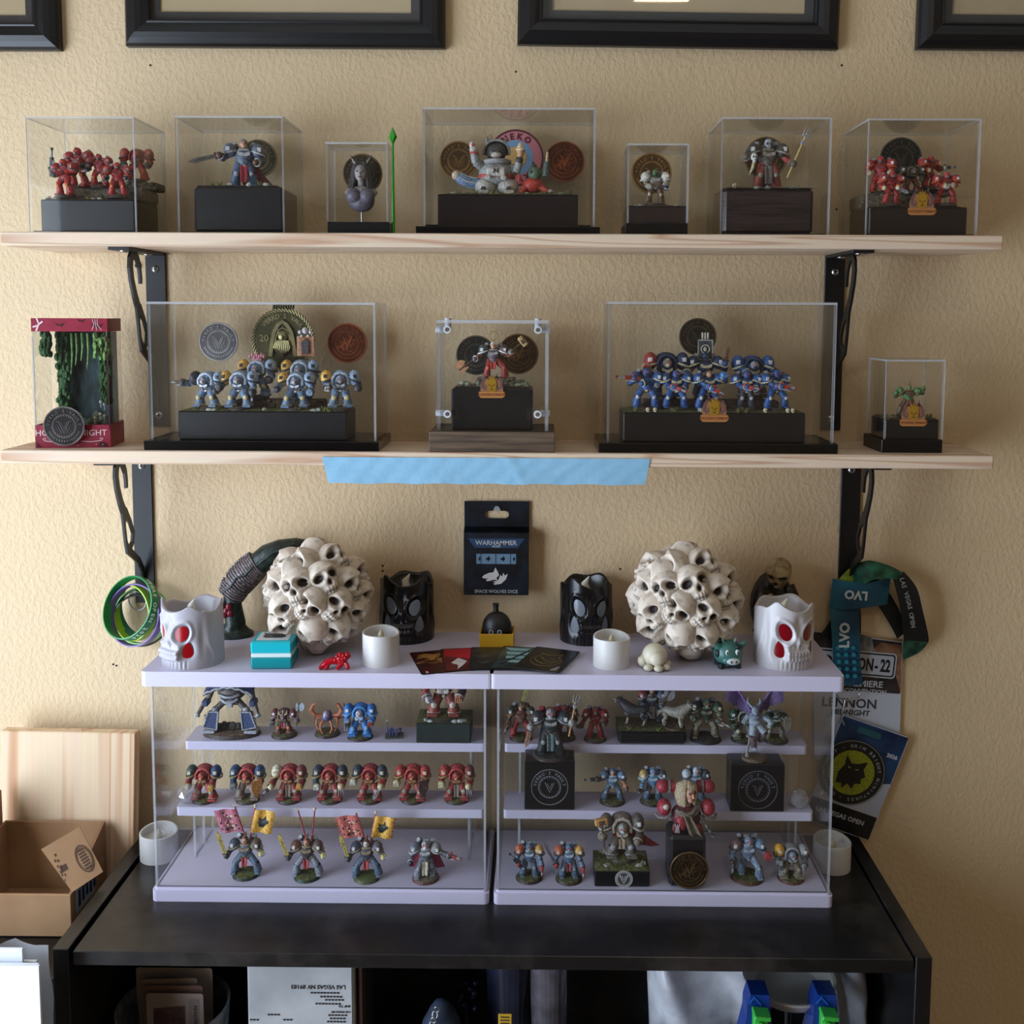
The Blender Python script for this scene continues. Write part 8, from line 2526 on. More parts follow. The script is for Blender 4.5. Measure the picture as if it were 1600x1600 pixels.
# ---- wristbands on the lower left bracket
def wristband(label, u, v, Y, r, axis, rgb, w=.012, text=None, squash=1.0, tcol=(224, 234, 226), tstart=0.0, group='silicone wristbands on the bracket', inner=None):
	p = PY(u, v, Y)
	ax = V3(*axis).normalized()
	q_ = (-ax).to_track_quat('Y', 'Z')                    # local -y looks along the axis
	t = thing('wristband', label, 'wristband', p, 0, group)
	t.rotation_mode = 'QUATERNION'
	t.rotation_quaternion = q_
	m = plain('silicone', rgb, .38)
	b = MB()
	NN = 56
	th = .0018
	prof = [(r, -w / 2), (r + th, -w / 2 + .0004), (r + th, w / 2 - .0004), (r, w / 2), (r, -w / 2)]
	M = Matrix(((1, 0, 0, 0), (0, 0, 1, 0), (0, -squash, 0, 0), (0, 0, 0, 1)))   # lathe axis -> local y
	b.lathe(prof, NN, M, cap0=False, cap1=False)
	b.build('band', m, t)
	if text:
		tx_ = MB()
		st = .0064 / r
		for i, ch in enumerate(text):
			if ch == ' ':
				continue
			a_ = tstart - i * st
			c_, s_ = math.cos(a_), math.sin(a_)
			# glyph x along increasing angle (clockwise seen from outside), glyph y along -local y
			ex, ey, ez = Vector((s_, 0, -c_)), Vector((0, -1, 0)), Vector((c_, 0, s_))
			if ex.cross(ey).dot(ez) < 0:
				ey = -ey
			Mg = Matrix((ex, ey, ez)).transposed().to_4x4()
			Mg.translation = ez * (r + th)
			tx_.text(ch, .0085, Mg, 0, .0002, bold=.03)
		tx_.build('lettering', plain('band_print', tcol, .5), t)
	return t
wristband('dark olive silicone wristband, rearmost on the bracket', 221, 968, -.014, .0355, (.10, -.95, -.05), (44, 58, 36))
wristband('pale green silicone wristband behind the purple one', 221, 962, -.024, .0365, (-.05, -.96, .22), (120, 186, 116))
wristband('teal silicone wristband inside the lime one', 213, 953, -.030, .0345, (-.45, -.88, .02), (30, 112, 92))
wristband('lime yellow silicone wristband between green and purple', 209, 957, -.040, .0365, (-.50, -.85, .08), (150, 190, 40))
wristband('purple silicone wristband hanging below the bright green one', 212, 961, -.050, .0400, (-.30, -.90, .20), (104, 78, 150))
wristband('bright green lettered silicone wristband at the front of the bunch', 204, 950, -.060, .0405, (-.40, -.82, .38), (22, 128, 62), w=.0135, text='LAS VEGAS OPEN 2026', tstart=1.80)
kr = PY(216, 938, -.006)
t = thing('key_ring', 'steel split ring around the foot of the lower left bracket', 'ring', (kr.x, -.009, kr.z))
b = MB()
b.tube([(.012 * math.cos(x_), -.003 * math.sin(x_), .014 * math.sin(x_)) for x_ in [2 * PI * i / 28 for i in range(29)]], .0011, 6, caps=False)
b.build('ring', M_STEEL, t)
# ---- badges and lanyards at right
def flat(name, pts, Y, th, mat, parent, org):
	"""flat sheet with outline given in photo pixels on plane Y, thickness th towards the room"""
	P_ = [PY(u, v, Y) for u, v in pts]
	b_ = MB()
	b_.prism([(p_.x - org.x, p_.z - org.z) for p_ in P_], 0, th, T(0, Y - org.y, 0) @ RX90)
	return b_.build(name, mat, parent)
Yb = -.0045
org = PY(1338, 1090, Yb)
t = thing('convention_badge', 'white name badge with dark picture top and number plate print', 'badge', org, 0, 'event badges by the bookcase')
flat('card', [(1270, 985), (1410, 1003), (1404, 1190), (1272, 1186)], Yb, .0012, plain('badge_card_white', (188, 192, 204), .35), t, org)
flat('picture', [(1271, 987), (1409, 1004), (1406, 1084), (1272, 1076)], Yb - .0012, .0003, mottled('dark_photo_print', (18, 18, 22), (60, 52, 52), 40, .3), t, org)
flat('picture_patch', [(1376, 1004), (1409, 1008), (1407, 1082), (1398, 1050), (1380, 1030), (1360, 1020)], Yb - .0015, .0002, mottled('warm_photo_print', (92, 60, 46), (150, 108, 84), 60, .3), t, org)
flat('grey_figure', [(1342, 990), (1362, 996), (1366, 1016), (1352, 1024), (1341, 1012)], Yb - .0015, .0003, mottled('grey_photo_print', (70, 74, 80), (140, 144, 150), 80, .3), t, org)
flat('black_foot', [(1392, 1166), (1404, 1166), (1403, 1190), (1390, 1189)], Yb - .0012, .0003, plain('badge_black', (14, 14, 16), .4), t, org)
roll = math.radians(4.5)
po = PY(1337, 1036, Yb - .0018)
npl = MB()
Fp = facing(po.x - org.x, Yb - .0018 - org.y, po.z - org.z, roll)
rr_ = rounded_rect(.112, .036, .005)
npl.prism(rr_, 0, .0004, Fp)
plate = npl.build('number_plate', plain('plate_white', (172, 176, 186), .4), t)
npl = MB()
npl.prism(rounded_rect(.108, .032, .004), .0004, .0005, Fp)
npl.prism(rounded_rect(.104, .028, .003), .0005, .0006, Fp, 1)
npl.build('plate_border', [plain('plate_black', (20, 20, 24), .4), plain('plate_white', (172, 176, 186), .4)], plate)
Dg = Matrix.Diagonal((.92, 1.6, 1, 1))
words(plate, plain('plate_black', (20, 20, 24), .4), [('ADEPTICON', .0150, Fp @ T(-.0145, 0, .0008) @ Dg, .03), ('-', .0150, Fp @ T(.0285, 0, .0008) @ Dg, .03), ('22', .0150, Fp @ T(.041, 0, .0008) @ Dg, .03)])
for (s_, sz, u, v, c_) in (('PREMIERE', .0125, 1350, 1068, 0), ('CONVENTION', .0088, 1352, 1080, 0), ('LENNON', .0185, 1327, 1098, 1), ('MIDNIGHT', .0110, 1329, 1113, 1)):
	q_ = PY(u, v, Yb - .0015)
	words(t, [plain('print_white_b', (186, 188, 194), .5), plain('print_slate', (52, 58, 66), .5)][c_], [(s_, sz, facing(q_.x - org.x, Yb - .0016 - org.y, q_.z - org.z, math.radians(3)), .015)])
# second badge, tilted
Y2 = -.0105
ang = math.radians(19)
org2 = PY(1334, 1205, Y2)
t = thing('event_pass', 'tilted dark blue event pass with round wolf medallion', 'badge', org2, 0, 'event badges by the bookcase')
F2 = facing(0, 0, 0, ang)
Wd, Hd = .098, .158
MB().prism([(x_ + .006, y_ - .008) for x_, y_ in rounded_rect(Wd, Hd, .006)], 0, .0012, F2).build('card', plain('pass_white', (176, 180, 196), .35), t)
MB().prism([(-Wd / 2 + .007, Hd / 2 - .009), (Wd / 2 + .005, Hd / 2 - .009), (Wd / 2 + .005, .0), (.02, -.012), (-Wd / 2 + .007, .01)], .0012, .0014, F2).build('blue_print', mottled('navy_pass_print', (18, 36, 66), (34, 66, 104), 30, .3), t)
MB().prism([(-Wd / 2 + .007, -.052), (Wd / 2 + .005, -.052), (Wd / 2 + .005, -Hd / 2 - .007), (-Wd / 2 + .007, -Hd / 2 - .007)], .0012, .0014, F2).build('black_footer', plain('badge_black', (14, 14, 16), .4), t)
MB().prism(rounded_rect(.034, .009, .003), .0014, .0018, F2 @ T(.000, Hd / 2 - .020, 0)).build('slot_window', plain('slot_teal', (40, 84, 92), .3), t)
R_ = .0465
md = MB()
md.lathe([(R_, .0014), (R_, .003), (R_ * .95, .0034), (R_ * .70, .0034)], 48, F2 @ T(-.004, -.002, 0), cap0=False)
mo = md.build('medallion', plain('medallion_black', (22, 24, 24), .4), t)
MB().lathe([(R_ * .69, .0030), (R_ * .69, .0037)], 40, F2 @ T(-.004, -.002, 0)).build('glitter_disc', mottled('olive_glitter', (96, 104, 10), (168, 172, 44), 600, .4), mo)
MB().lathe([(R_ * 1.0, .003), (R_ * 1.0, .0036), (R_ * .975, .0036), (R_ * .975, .003)], 48, F2 @ T(-.004, -.002, 0), cap0=False, cap1=False).build('medallion_rim', plain('medallion_rim', (120, 118, 110), .4), mo)
wm = MB()
wm.prism([(x_ * .036 - .004, y_ * .036 - .002) for x_, y_ in [(-.45, -.55), (-.50, -.10), (-.36, .20), (-.40, .62), (-.12, .36), (.10, .40), (.46, .60), (.40, .26), (.56, .02), (.42, -.12), (.50, -.30), (.28, -.36), (.22, -.60), (.0, -.44), (-.16, -.70), (-.24, -.50)]], .0037, .0042, F2)
wm.build('wolf_head', plain('medallion_black', (22, 24, 24), .4), mo)
wm = MB()
for sx in (-1, 1):
	wm.prism([(-.004 + sx * .002, .004), (-.004 + sx * .008, .0065), (-.004 + sx * .007, .004)], .0042, .0045, F2)
wm.build('wolf_eyes', plain('olive_eye', (150, 156, 60), .4), mo)
tx = MB()
tx.arc_text('OLDGRUMPYWOLF - GRIM BRIGHT MINIATURES - ', R_ * .83, .0062, 200, 8.8, F2 @ T(-.004, -.002, .0035), 0, .0002, bold=.02)
tx.build('medallion_lettering', plain('medallion_text', (150, 152, 148), .5), mo)
words(t, plain('print_white_b', (186, 188, 194), .5), [('LAS VEGAS OPEN', .0092, F2 @ T(.004, -.066, .0016), .02), ('2026', .0078, F2 @ T(.042, .038, .0016), .03)])
def strap(rows, th, mat, parent, org, name='strap', sub=5):
	"""cloth strap given by rows ((uL, vL), (uR, vR), Y) in photo pixels at real depths"""
	L = [PY(r_[0][0], r_[0][1], r_[2]) - org for r_ in rows]
	R = [PY(r_[1][0], r_[1][1], r_[2]) - org for r_ in rows]
	def cr(P_, s_):
		s_ = min(max(s_, 0), len(P_) - 1 - 1e-6)
		i = int(s_)
		f_ = s_ - i
		p0, p1, p2, p3 = P_[max(i - 1, 0)], P_[i], P_[i + 1], P_[min(i + 2, len(P_) - 1)]
		return .5 * ((2 * p1) + (p2 - p0) * f_ + (2 * p0 - 5 * p1 + 4 * p2 - p3) * f_ ** 2 + (3 * p1 - p0 - 3 * p2 + p3) * f_ ** 3)
	m_ = len(rows) - 1
	def f(u, v):
		a_, c_ = cr(L, v * m_), cr(R, v * m_)
		p_ = a_.lerp(c_, u)
		d_ = cr(L, min(v + .01, 1) * m_) - cr(L, max(v - .01, 0) * m_)
		n_ = (c_ - a_).cross(d_)
		n_ = n_.normalized() if n_.length > 1e-9 else V3(0, -1, 0)
		return p_, n_
	b_ = MB()
	b_.sheet(f, 4, m_ * sub, th)
	return b_.build(name, mat, parent)
M_LB = mottled('blue_teal_ribbon', (14, 52, 84), (26, 96, 118), 18, .55, stretch=(1, 1, 1))
M_LK = mottled('black_green_ribbon', (10, 13, 14), (16, 22, 22), 25, .5)
M_LG = mottled('green_nebula_ribbon', (14, 40, 34), (46, 110, 78), 60, .5)
M_LL = mottled('lime_ribbon', (96, 124, 30), (160, 180, 70), 80, .5)
o2 = PY(1322, 900, -.016)
t = thing('blue_lanyard', 'blue lanyard strap with white letters folded over the right bracket', 'lanyard', o2, 0, 'event lanyards on the bracket')
strap([((1297, 950), (1342, 952), -.020), ((1299, 985), (1343, 986), -.022), ((1302, 1030), (1344, 1028), -.020), ((1305, 1073), (1348, 1069), -.017)], .0009, M_LB, t, o2, 'hanging_strap')
strap([((1301, 904), (1296, 951), -.018), ((1330, 909), (1326, 952), -.026), ((1360, 910), (1350, 950), -.026), ((1392, 900), (1386, 944), -.018)], .0009, M_LB, t, o2, 'folded_strap')
q_, q2 = PY(1337, 930, -.0275), PY(1319, 992, -.0225)
words(t, plain('lanyard_white', (196, 204, 208), .5), [('LVO', .0165, facing(q_.x - o2.x, -.0285 - o2.y, q_.z - o2.z, PI + .08), .04), ('LVO', .0185, facing(q2.x - o2.x, -.0232 - o2.y, q2.z - o2.z, -PI / 2), .04)])
dt = MB()
for i in range(3):
	for j in range(5):
		q_ = PY(1309 + 12 * i + j * .7, 1012 + 11 * j, -.022)
		dt.cyl((q_.x - o2.x, -.0222 - o2.y, q_.z - o2.z), (q_.x - o2.x, -.0232 - o2.y, q_.z - o2.z), .0030, n=8)
dt.build('dot_print', plain('cyan_print', (30, 132, 152), .5), t)
hk = MB()
q_ = PY(1325, 1082, -.016) - o2
hk.tube([q_ + V3(.016 * math.cos(x_), -.002, .010 * math.sin(x_)) for x_ in [PI * .9 + PI * 1.2 * i / 16 for i in range(17)]], .0012, 6)
hk.tube([q_ + V3(-.004, -.002, -.010), q_ + V3(-.006, -.002, -.022), q_ + V3(-.009, -.001, -.036), q_ + V3(-.004, 0, -.046)], [.0022, .0016, .0014, .0014], 8)
hk.build('swivel_hook', M_STEEL, t)
o3 = PY(1390, 930, -.016)
t = thing('black_lanyard', 'black and green lanyard looping out to the right of the bracket', 'lanyard', o3, 0, 'event lanyards on the bracket')
strap([((1330, 884), (1334, 925), -.012), ((1346, 878), (1352, 912), -.028), ((1362, 876), (1368, 905), -.034), ((1390, 884), (1390, 904), -.034), ((1411, 895), (1404, 906), -.030)], .0009, M_LG, t, o3, 'upper_strap')
strap([((1394, 900), (1412, 893), -.030), ((1402, 930), (1432, 918), -.032), ((1408, 960), (1442, 955), -.032), ((1411, 988), (1450, 990), -.026), ((1412, 1000), (1451, 1003), -.022)], .0009, M_LK, t, o3, 'side_strap')
strap([((1412, 998), (1451, 1002), -.022), ((1411, 1010), (1438, 1018), -.014), ((1410, 1020), (1412, 1031), -.009)], .0009, M_LG, t, o3, 'fold')
strap([((1345, 905), (1375, 905), -.012), ((1368, 940), (1392, 930), -.011), ((1390, 975), (1408, 960), -.010), ((1402, 998), (1412, 990), -.010)], .0009, M_LK, t, o3, 'rear_strap')
strap([((1322, 925), (1340, 925), -.010), ((1300, 965), (1345, 960), -.010), ((1280, 995), (1345, 990), -.010)], .0009, M_LK, t, o3, 'rear_strap')
tx = MB()
for i, ch in enumerate('LAS VEGAS OPEN'):
	if ch == ' ':
		continue
	f_ = i / 13
	q_ = PY(1409 + 17 * f_ + 2 * math.sin(f_ * 3), 905 + 72 * f_, -.033)
	tx.text(ch, .0082, facing(q_.x - o3.x, -.0345 - o3.y, q_.z - o3.z, PI / 2 - .22), 0, .0002, bold=.02)
tx.build('lettering', plain('lanyard_grey', (150, 156, 156), .5), t)
o4 = PY(1322, 900, -.014)
t = thing('lime_lanyard', 'lime green lanyard end tucked behind the blue one', 'lanyard', o4, 0, 'event lanyards on the bracket')
strap([((1308, 908), (1318, 914), -.012), ((1322, 893), (1334, 908), -.013), ((1336, 882), (1340, 902), -.012)], .0009, M_LL, t, o4, 'strap')
# ================================================================== LEFT OF THE BOOKCASE
# ---- leaning pine board
a_, b_ = PY(4, 1137, -.030), PY(213, 1143, -.030)
zb0 = .835
t_ = (b_.x - a_.x)
zt_ = (a_.z + b_.z) / 2
lean = math.radians(4.5)
Lb = (zt_ - zb0) / math.cos(lean)
o = MB().box((0, 0, Lb / 2), (t_, .0175, Lb), .0012).build('pine_offcut', M_PINE_V, None, ((a_.x + b_.x) / 2, -.0315 - math.sin(lean) * Lb, zb0), (-lean, .012, 0))
tag(o, 'pine board offcut leaning on the wall left of the bookcase', 'board')
# ---- low side table carrying them
sx0, sx1 = -1.05, DX0 - .006
ST = .832
t = thing('side_table', 'plain dark side table hidden under the cardboard box', 'table', ((sx0 + sx1) / 2, -.132, 0))
MB().box((0, 0, ST - .012), (sx1 - sx0, .224, .024), .002).build('table_top', M_DESK, t)
for sx in (-1, 1):
	for sy in (-1, 1):
		MB().box((sx * ((sx1 - sx0) / 2 - .03), sy * .085, (ST - .024) / 2), (.04, .04, ST - .024), .002).build('leg', M_DESK, t)
# ---- open cardboard box
M_CB = mottled('kraft_cardboard', (150, 112, 78), (172, 134, 96), 12, .8, bump=.1, bscale=200)
M_CBI = mottled('kraft_inside', (128, 90, 62), (146, 106, 76), 12, .85)
yfr = -.165
xr = PY(111, 1420, yfr).x
xl = PY(6, 1285, -.060).x
zf = PY(60, 1398, yfr).z
zbk = PY(100, 1283, -.058).z
zbt = ST + .001
t = thing('cardboard_box', 'open brown cardboard box with printed flap left of the bookcase', 'box', ((xl + xr) / 2, -.11, zbt))
cx_ = (xl + xr) / 2
th = .004
def cb(name, x0, x1, y0, y1, z0, z1):
	b = MB()
	b.box(((x0 + x1) / 2 - cx_, (y0 + y1) / 2 + .11, (z0 + z1) / 2 - zbt), (x1 - x0, y1 - y0, z1 - z0), .0008)
	return b.build(name, M_CB, t)
yb_ = -.056
cb('front_wall', xl, xr, yfr, yfr + th, zbt, zf)
cb('back_wall', xl, xr, yb_ - th, yb_, zbt, zbk)
rw = cb('side_wall', xr - th, xr, yfr + th, yb_ - th, zbt, zf)
cb('side_wall', xl, xl + th, yfr + th, yb_ - th, zbt, zbk)
cb('left_flap', xl - th - .001, xl - .001, yfr + .006, yb_ - th, zf - .02, zbk + .045)
cb('bottom', xl + th, xr - th, yfr + th, yb_ - th, zbt, zbt + th)
# rear right corner piece slopes up from the front to the taller back
cr_ = MB()
cr_.prism([(yfr + th + .11, zf - zbt), (yb_ - th + .11, zf - zbt), (yb_ - th + .11, zbk - zbt)], 0, th, Matrix(((0, 0, 1, xr - th - cx_), (1, 0, 0, 0), (0, 1, 0, 0), (0, 0, 0, 1))))
cr_.build('side_gusset', M_CBI, t)
# crumpled packing paper inside
b = MB()
q_ = random.Random(5)
b.grid(lambda u, v: (xl + .006 - cx_ + (xr - xl - .012) * u, yfr + .006 + .11 + (yb_ - yfr - .012) * v, zf - zbt - .014 - .05 * v + .004 * q_.random()), 30, 12, smooth=False)
b.build('packing_paper', mottled('printed_paper', (168, 160, 152), (204, 196, 188), 30, .8), t)
# flap folded outward over the right front corner, seen from its printed side
pa, pb, pc, pd = PY(64, 1327, -.150), PY(124, 1292, -.130), PY(161, 1362, -.150), PY(113, 1394, -.168)
ctr = Vector((cx_, -.11, zbt))
qd = [p_ - ctr for p_ in (pa, pb, pc, pd)]
nn = (qd[1] - qd[0]).cross(qd[3] - qd[0]).normalized()
if nn.y > 0:
	nn = -nn
b = MB()
vs = qd + [p_ - nn * .004 for p_ in qd]
b.add(vs, [(3, 2, 1, 0), (4, 5, 6, 7), (0, 1, 5, 4), (1, 2, 6, 5), (2, 3, 7, 6), (3, 0, 4, 7)])
fl = b.build('flap', M_CB, t)
ex = (qd[2] - qd[1]).normalized()
ey = nn.cross(ex).normalized()
if ey.dot(qd[0] - qd[3]) < 0 and False:
	ey = -ey
Mf = Matrix((ex, ey, nn)).transposed().to_4x4()
Mf.translation = (qd[0] + qd[1] + qd[2] + qd[3]) / 4 + nn * .0003
b = MB()
b.lathe([(.0185, 0), (.0185, .0003), (.0165, .0003), (.0165, 0)], 32, Mf @ T(.006, .011, 0) @ Matrix.Diagonal((1, .5, 1, 1)), cap0=False, cap1=False)
b.lathe([(.0150, 0), (.0150, .0003), (.0142, .0003), (.0142, 0)], 32, Mf @ T(.006, .011, 0) @ Matrix.Diagonal((1, .5, 1, 1)), cap0=False, cap1=False)
for i in range(7):
	b.box((-.006 + .004 * i, .011, .0001), (.0022, .009 - .0006 * abs(i - 3), .0004), 0, Mf)
b.prism([(-.002, -.010), (.006, -.010), (.006, -.018), (-.002, -.018)], 0, .0003, Mf)
for i in range(2):
	for j in range(5):
		b.box((-.018 + .006 * i + .020 * (j > 2) + .008 * (j % 3), -.016 - .003 * i, .0001), (.0035, .0016, .0004), 0, Mf)
b.build('printed_mark', plain('kraft_ink', (76, 54, 40), .8), fl)
b = MB()
x_ = xr - cx_
b.box((x_ + .0006, yfr + .04 + .11, zf - zbt - .018), (.0008, .055, .030))
lb = b.build('shipping_label', plain('label_white', (176, 182, 192), .5), t)
b = MB()
for i in range(5):
	b.box((x_ + .0012, yfr + .022 + .011 * i + .11, zf - zbt - .016), (.0006, .006, .022 - .003 * (i % 3)))
b.build('label_print', plain('label_navy', (30, 40, 74), .5), lb)
# ---- white papers in a plastic sleeve in front of the side table
Yp = -.33
pz_ = lambda u, v, Y=Yp: PY(u, v, Y)
o_ = pz_(20, 1600)
zfl = 0.56
t = thing('paper_stack', 'stack of white paper in front of the cardboard box', 'papers', (o_.x - .02, Yp, zfl))
pw_ = plain('bright_paper', (226, 230, 236), .6)
tx_, tz_ = pz_(62, 1508).x, pz_(30, 1508).z
for i in range(4):
	w0 = .20
	x1 = tx_ - .004 * i - t.location.x if i else tx_ - t.location.x
	h_ = tz_ - zfl + (.012 if i == 2 else -.002 * i)
	MB().box((x1 - w0 / 2 - (.016 if i == 2 else 0), .006 * i, h_ / 2), (w0, .0035, h_), .0004).build('sheet_bundle', pw_, t)
M_BAG = acrylic('thin_plastic_bag', tint=(.93, .94, .96), refl=.07, haze=.30, rough=.18)
ob = pz_(20, 1600, -.30)
t = thing('plastic_bag', 'clear crinkled plastic bag behind the white paper stack', 'bag', (ob.x - .02, -.292, zfl))
zb1 = PY(40, 1470, -.292).z - zfl
xb1 = PY(86, 1500, -.292).x - t.location.x - .004
q_ = random.Random(9)
noise = [[q_.random() for _ in range(40)] for _ in range(40)]
b = MB()
b.sheet(lambda u, v: (V3(-.20 + (xb1 + .20) * u, -.006 * math.sin(u * 17 + 3 * v) - .004 * math.sin(v * 23 + 5 * u) + .004 * noise[int(u * 30)][int(v * 20)], zb1 * v - .006 * abs(math.sin(u * 19)) * v), V3(0, -1, 0)), 30, 20, .0006)
b.build('film', M_BAG, t)
t = thing('storage_bin', 'low brown storage bin holding the papers and bag', 'bin', (ob.x - .045, -.319, 0))
for (x, y, sx, sy) in ((-.06, -.062, .30, .006), (-.06, .062, .30, .006), (-.208, 0, .006, .118), (.088, 0, .006, .118)):
	MB().box((x, y, .30), (sx, sy, .60), .001).build('wall', M_CB, t)
MB().box((-.06, 0, .55), (.290, .118, .012)).build('floor_board', M_CB, t)
# ================================================================== INSIDE THE BOOKCASE
fz = CBZ + .0005
def at_depth(u, v, Y):
	return PY(u, v, Y)
# ---- cup with cards
Yc = -.175
cL, cR = PY(186, 1575, Yc).x, PY(356, 1575, Yc).x
zr = PY(270, 1568, Yc).z
t = thing('card_tub', 'grey tub full of old cards inside the bookcase', 'tub', ((cL + cR) / 2, Yc, fz))
r = (cR - cL) / 2
hh = zr - fz
b = MB()
b.lathe([(r * .82, 0), (r, hh - .004), (r * 1.01, hh), (r * .97, hh), (r * .95, hh - .006), (r * .78, .004), (0, .004)], 40)
b.build('tub_wall', mottled('grey_pattern_tub', (70, 72, 76), (120, 122, 124), 60, .4), t)
M_ID = plain('card_cream', (182, 164, 150), .6)
cards_ = [((213, 332), 1512, Yc + .030, (186, 166, 152), 0), ((228, 316), 1529, Yc + .012, (168, 148, 134), .05), ((226, 320), 1540, Yc + .004, (150, 116, 104), .02), ((229, 318), 1552, Yc - .006, (176, 156, 146), .0)]
for i, ((u0, u1), vt_, Y, rgb, rl) in enumerate(cards_):
	x0, x1 = PY(u0, vt_ + 20, Y).x, PY(u1, vt_ + 20, Y).x
	z1_ = PY(270, vt_, Y).z
	lab = ['tall cream card at the back of the grey tub', 'cream card second from the back of the grey tub', 'brown edged card in the middle of the grey tub', 'photo card at the front of the grey tub'][i]
	ct = thing('old_card', lab, 'card', ((x0 + x1) / 2, Y, z1_ - .12), 0, 'cards standing in the grey tub')
	b = MB()
	b.prism([(x_, y_ + .06) for x_, y_ in rounded_rect(x1 - x0, .12, .004)], -.0004, .0004, RX90 @ rotz(rl))
	b.build('card_stock', plain('old_card_%d' % i, rgb, .6), ct)
	if i == 3:
		w_ = x1 - x0
		MB().prism([(-w_ * .38, .10), (w_ * .18, .104), (w_ * .18, .03), (-w_ * .38, .03)], .0004, .0006, RX90).build('photo', mottled('mauve_photo', (70, 58, 74), (130, 96, 92), 60, .5), ct)
		MB().prism([(x_ + w_ * .34, y_ + .088) for x_, y_ in rounded_rect(w_ * .18, .05, .003)], .0004, .0006, RX90).build('text_panel', plain('panel_grey', (150, 138, 134), .6), ct)
		tx = MB()
		tx.text('1st EDITION', .006, RX90 @ T(w_ * .36, .088, .0007) @ rotz(PI / 2), 0, .0001)
		tx.text('1st', .006, RX90 @ T(w_ * .31, .1, .0007) @ rotz(PI / 2), 0, .0001) if False else None
		tx.build('lettering', plain('ink_dark', (40, 34, 34), .6), ct)
# ---- parcel with upside-down label
Yk = -.215
x0, x1 = PY(386, 1560, Yk).x, PY(553, 1560, Yk).x
z1_ = DZ - .024
hz_ = z1_ - fz
t = thing('mail_parcel', 'grey white mail parcel with an upside down address label', 'parcel', ((x0 + x1) / 2, Yk + .03, fz))
W = x1 - x0
MB().box((0, 0, hz_ / 2), (W, .058, hz_), .003).build('parcel', mottled('white_kraft_mailer', (150, 152, 156), (186, 188, 190), 12, .6), t)
tx = MB()
for (s_, sz, u, v) in (('LAS VEGAS NV 89183', .0072, 497, 1543), ('SHIP TO', .0040, 538, 1573), ('LAS VEGAS NV', .0036, 532, 1582)):
	q_ = PY(u, v, Yk)
	words(t, plain('ink_dark', (40, 34, 34), .6), [(s_, sz, facing(q_.x - t.location.x, -.0294, q_.z - fz, PI), .01)])
for (u, v, n_) in ((510, 1552, 9), (520, 1558, 7), (525, 1563, 6), (515, 1569, 8), (530, 1587, 6), (530, 1592, 5), (528, 1597, 6), (400, 1594, 3), (430, 1586, 4), (452, 1594, 3)):
	q_ = PY(u, v, Yk)
	for j in range(n_):
		tx.box((q_.x - t.location.x + (j - n_ / 2) * .0040, -.0292, q_.z - fz), (.0030, .0006, .0020))
tag(tx.build('small_print', plain('ink_dark', (40, 34, 34), .6), t), kind='stuff')
x2 = PY(567, 1560, Yk + .01).x
t = thing('brown_folder', 'thin dark brown folder standing beside the mail parcel', 'folder', ((x1 + x2) / 2 + .0015, Yk + .04, fz))
MB().box((0, 0, hz_ / 2), (.0055, .06, hz_ - .004), .001).build('cover', plain('brown_board', (70, 48, 40), .7), t)
MB().box((.0040, .004, hz_ / 2), (.0022, .05, hz_ - .010)).build('pages', plain('dark_board', (38, 28, 28), .7), t)
# ---- dim things in the middle
Yd = -.17
p = PY(690, 1600, Yd)
t = thing('blue_pouch', 'dark blue drawstring pouch with a chain in the shadow', 'pouch', (p.x, Yd, fz))
zz_ = PY(690, 1548, Yd).z - fz
b = MB()
b.ell((0, 0, zz_ * .45), (.030, .022, zz_ * .5), 18, 12, fn=lambda p_: Vector((p_.x * (1 + .10 * math.sin(9 * p_.z / .03)), p_.y, p_.z)))
b.build('cloth', mottled('navy_cloth', (20, 28, 44), (40, 56, 80), 60, .8), t)
for i in range(9):
	b = MB()
	q_ = V3(-.004 - .002 * i, -.022, zz_ * .95 - .007 * i)
	b.tube([q_ + V3(.0032 * math.cos(a_), (.0014 if i % 2 else -.0014) * math.sin(a_), .0045 * math.sin(a_)) for a_ in [2 * PI * j / 10 for j in range(11)]], .0008, 5, caps=False)
	b.build('chain_link', M_STEEL, t)
p = PY(789, 1600, -.20)
t = thing('yellow_tag', 'small yellow printed tag low inside the bookcase', 'tag', (p.x, -.20, fz), 0)
ztg = PY(789, 1584, -.20).z - fz
MB().box((0, 0, ztg / 2), (.0165, .0012, ztg), .0003).build('tag_card', plain('yellow_tag', (190, 150, 40), .5), t)
b = MB()
for i in range(4):
	b.box((0, -.0009, ztg - .004 - .004 * i), (.011, .0006, .0012))
b.build('print', plain('ink_dark', (40, 34, 34), .6), t)
for (u, w_, vt_, rgb, lab, nm) in ((858, .030, 1512, (96, 90, 98), 'crumpled grey plastic bag hanging at the bookcase middle', 'grey_bag'), (795, .034, 1512, (34, 40, 62), 'dark blue plastic bag at the bookcase middle', 'blue_bag')):
	p = PY(u, 1560, -.12)
	t = thing(nm, lab, 'bag', (p.x, -.12, fz), 0)
	b = MB()
	hb_ = .262
	b.grid(lambda a_, v: ((w_ * (.55 + .35 * v + .08 * math.sin(5 * v + 7 * a_ * PI))) * math.cos(2 * PI * a_), .5 * w_ * math.sin(2 * PI * a_), hb_ * v), 24, 14, wrap=True, smooth=False)
	b.build('film', mottled('bag_film_' + nm, tuple(int(c * .6) for c in rgb), rgb, 30, .3), t)
p = PY(730, 1530, -.05)
t = thing('purple_beads', 'dark purple beaded trinket hanging deep in the bookcase', 'trinket', (p.x, -.06, fz))
for i in range(12):
	MB().ell((.012 * math.cos(i * 1.7), .006 * math.sin(i), PY(680, 1535, -.06).z - fz - .003 * i), .0042, 8, 6).build('bead', plain('purple_bead', (36, 30, 66), .3), t)
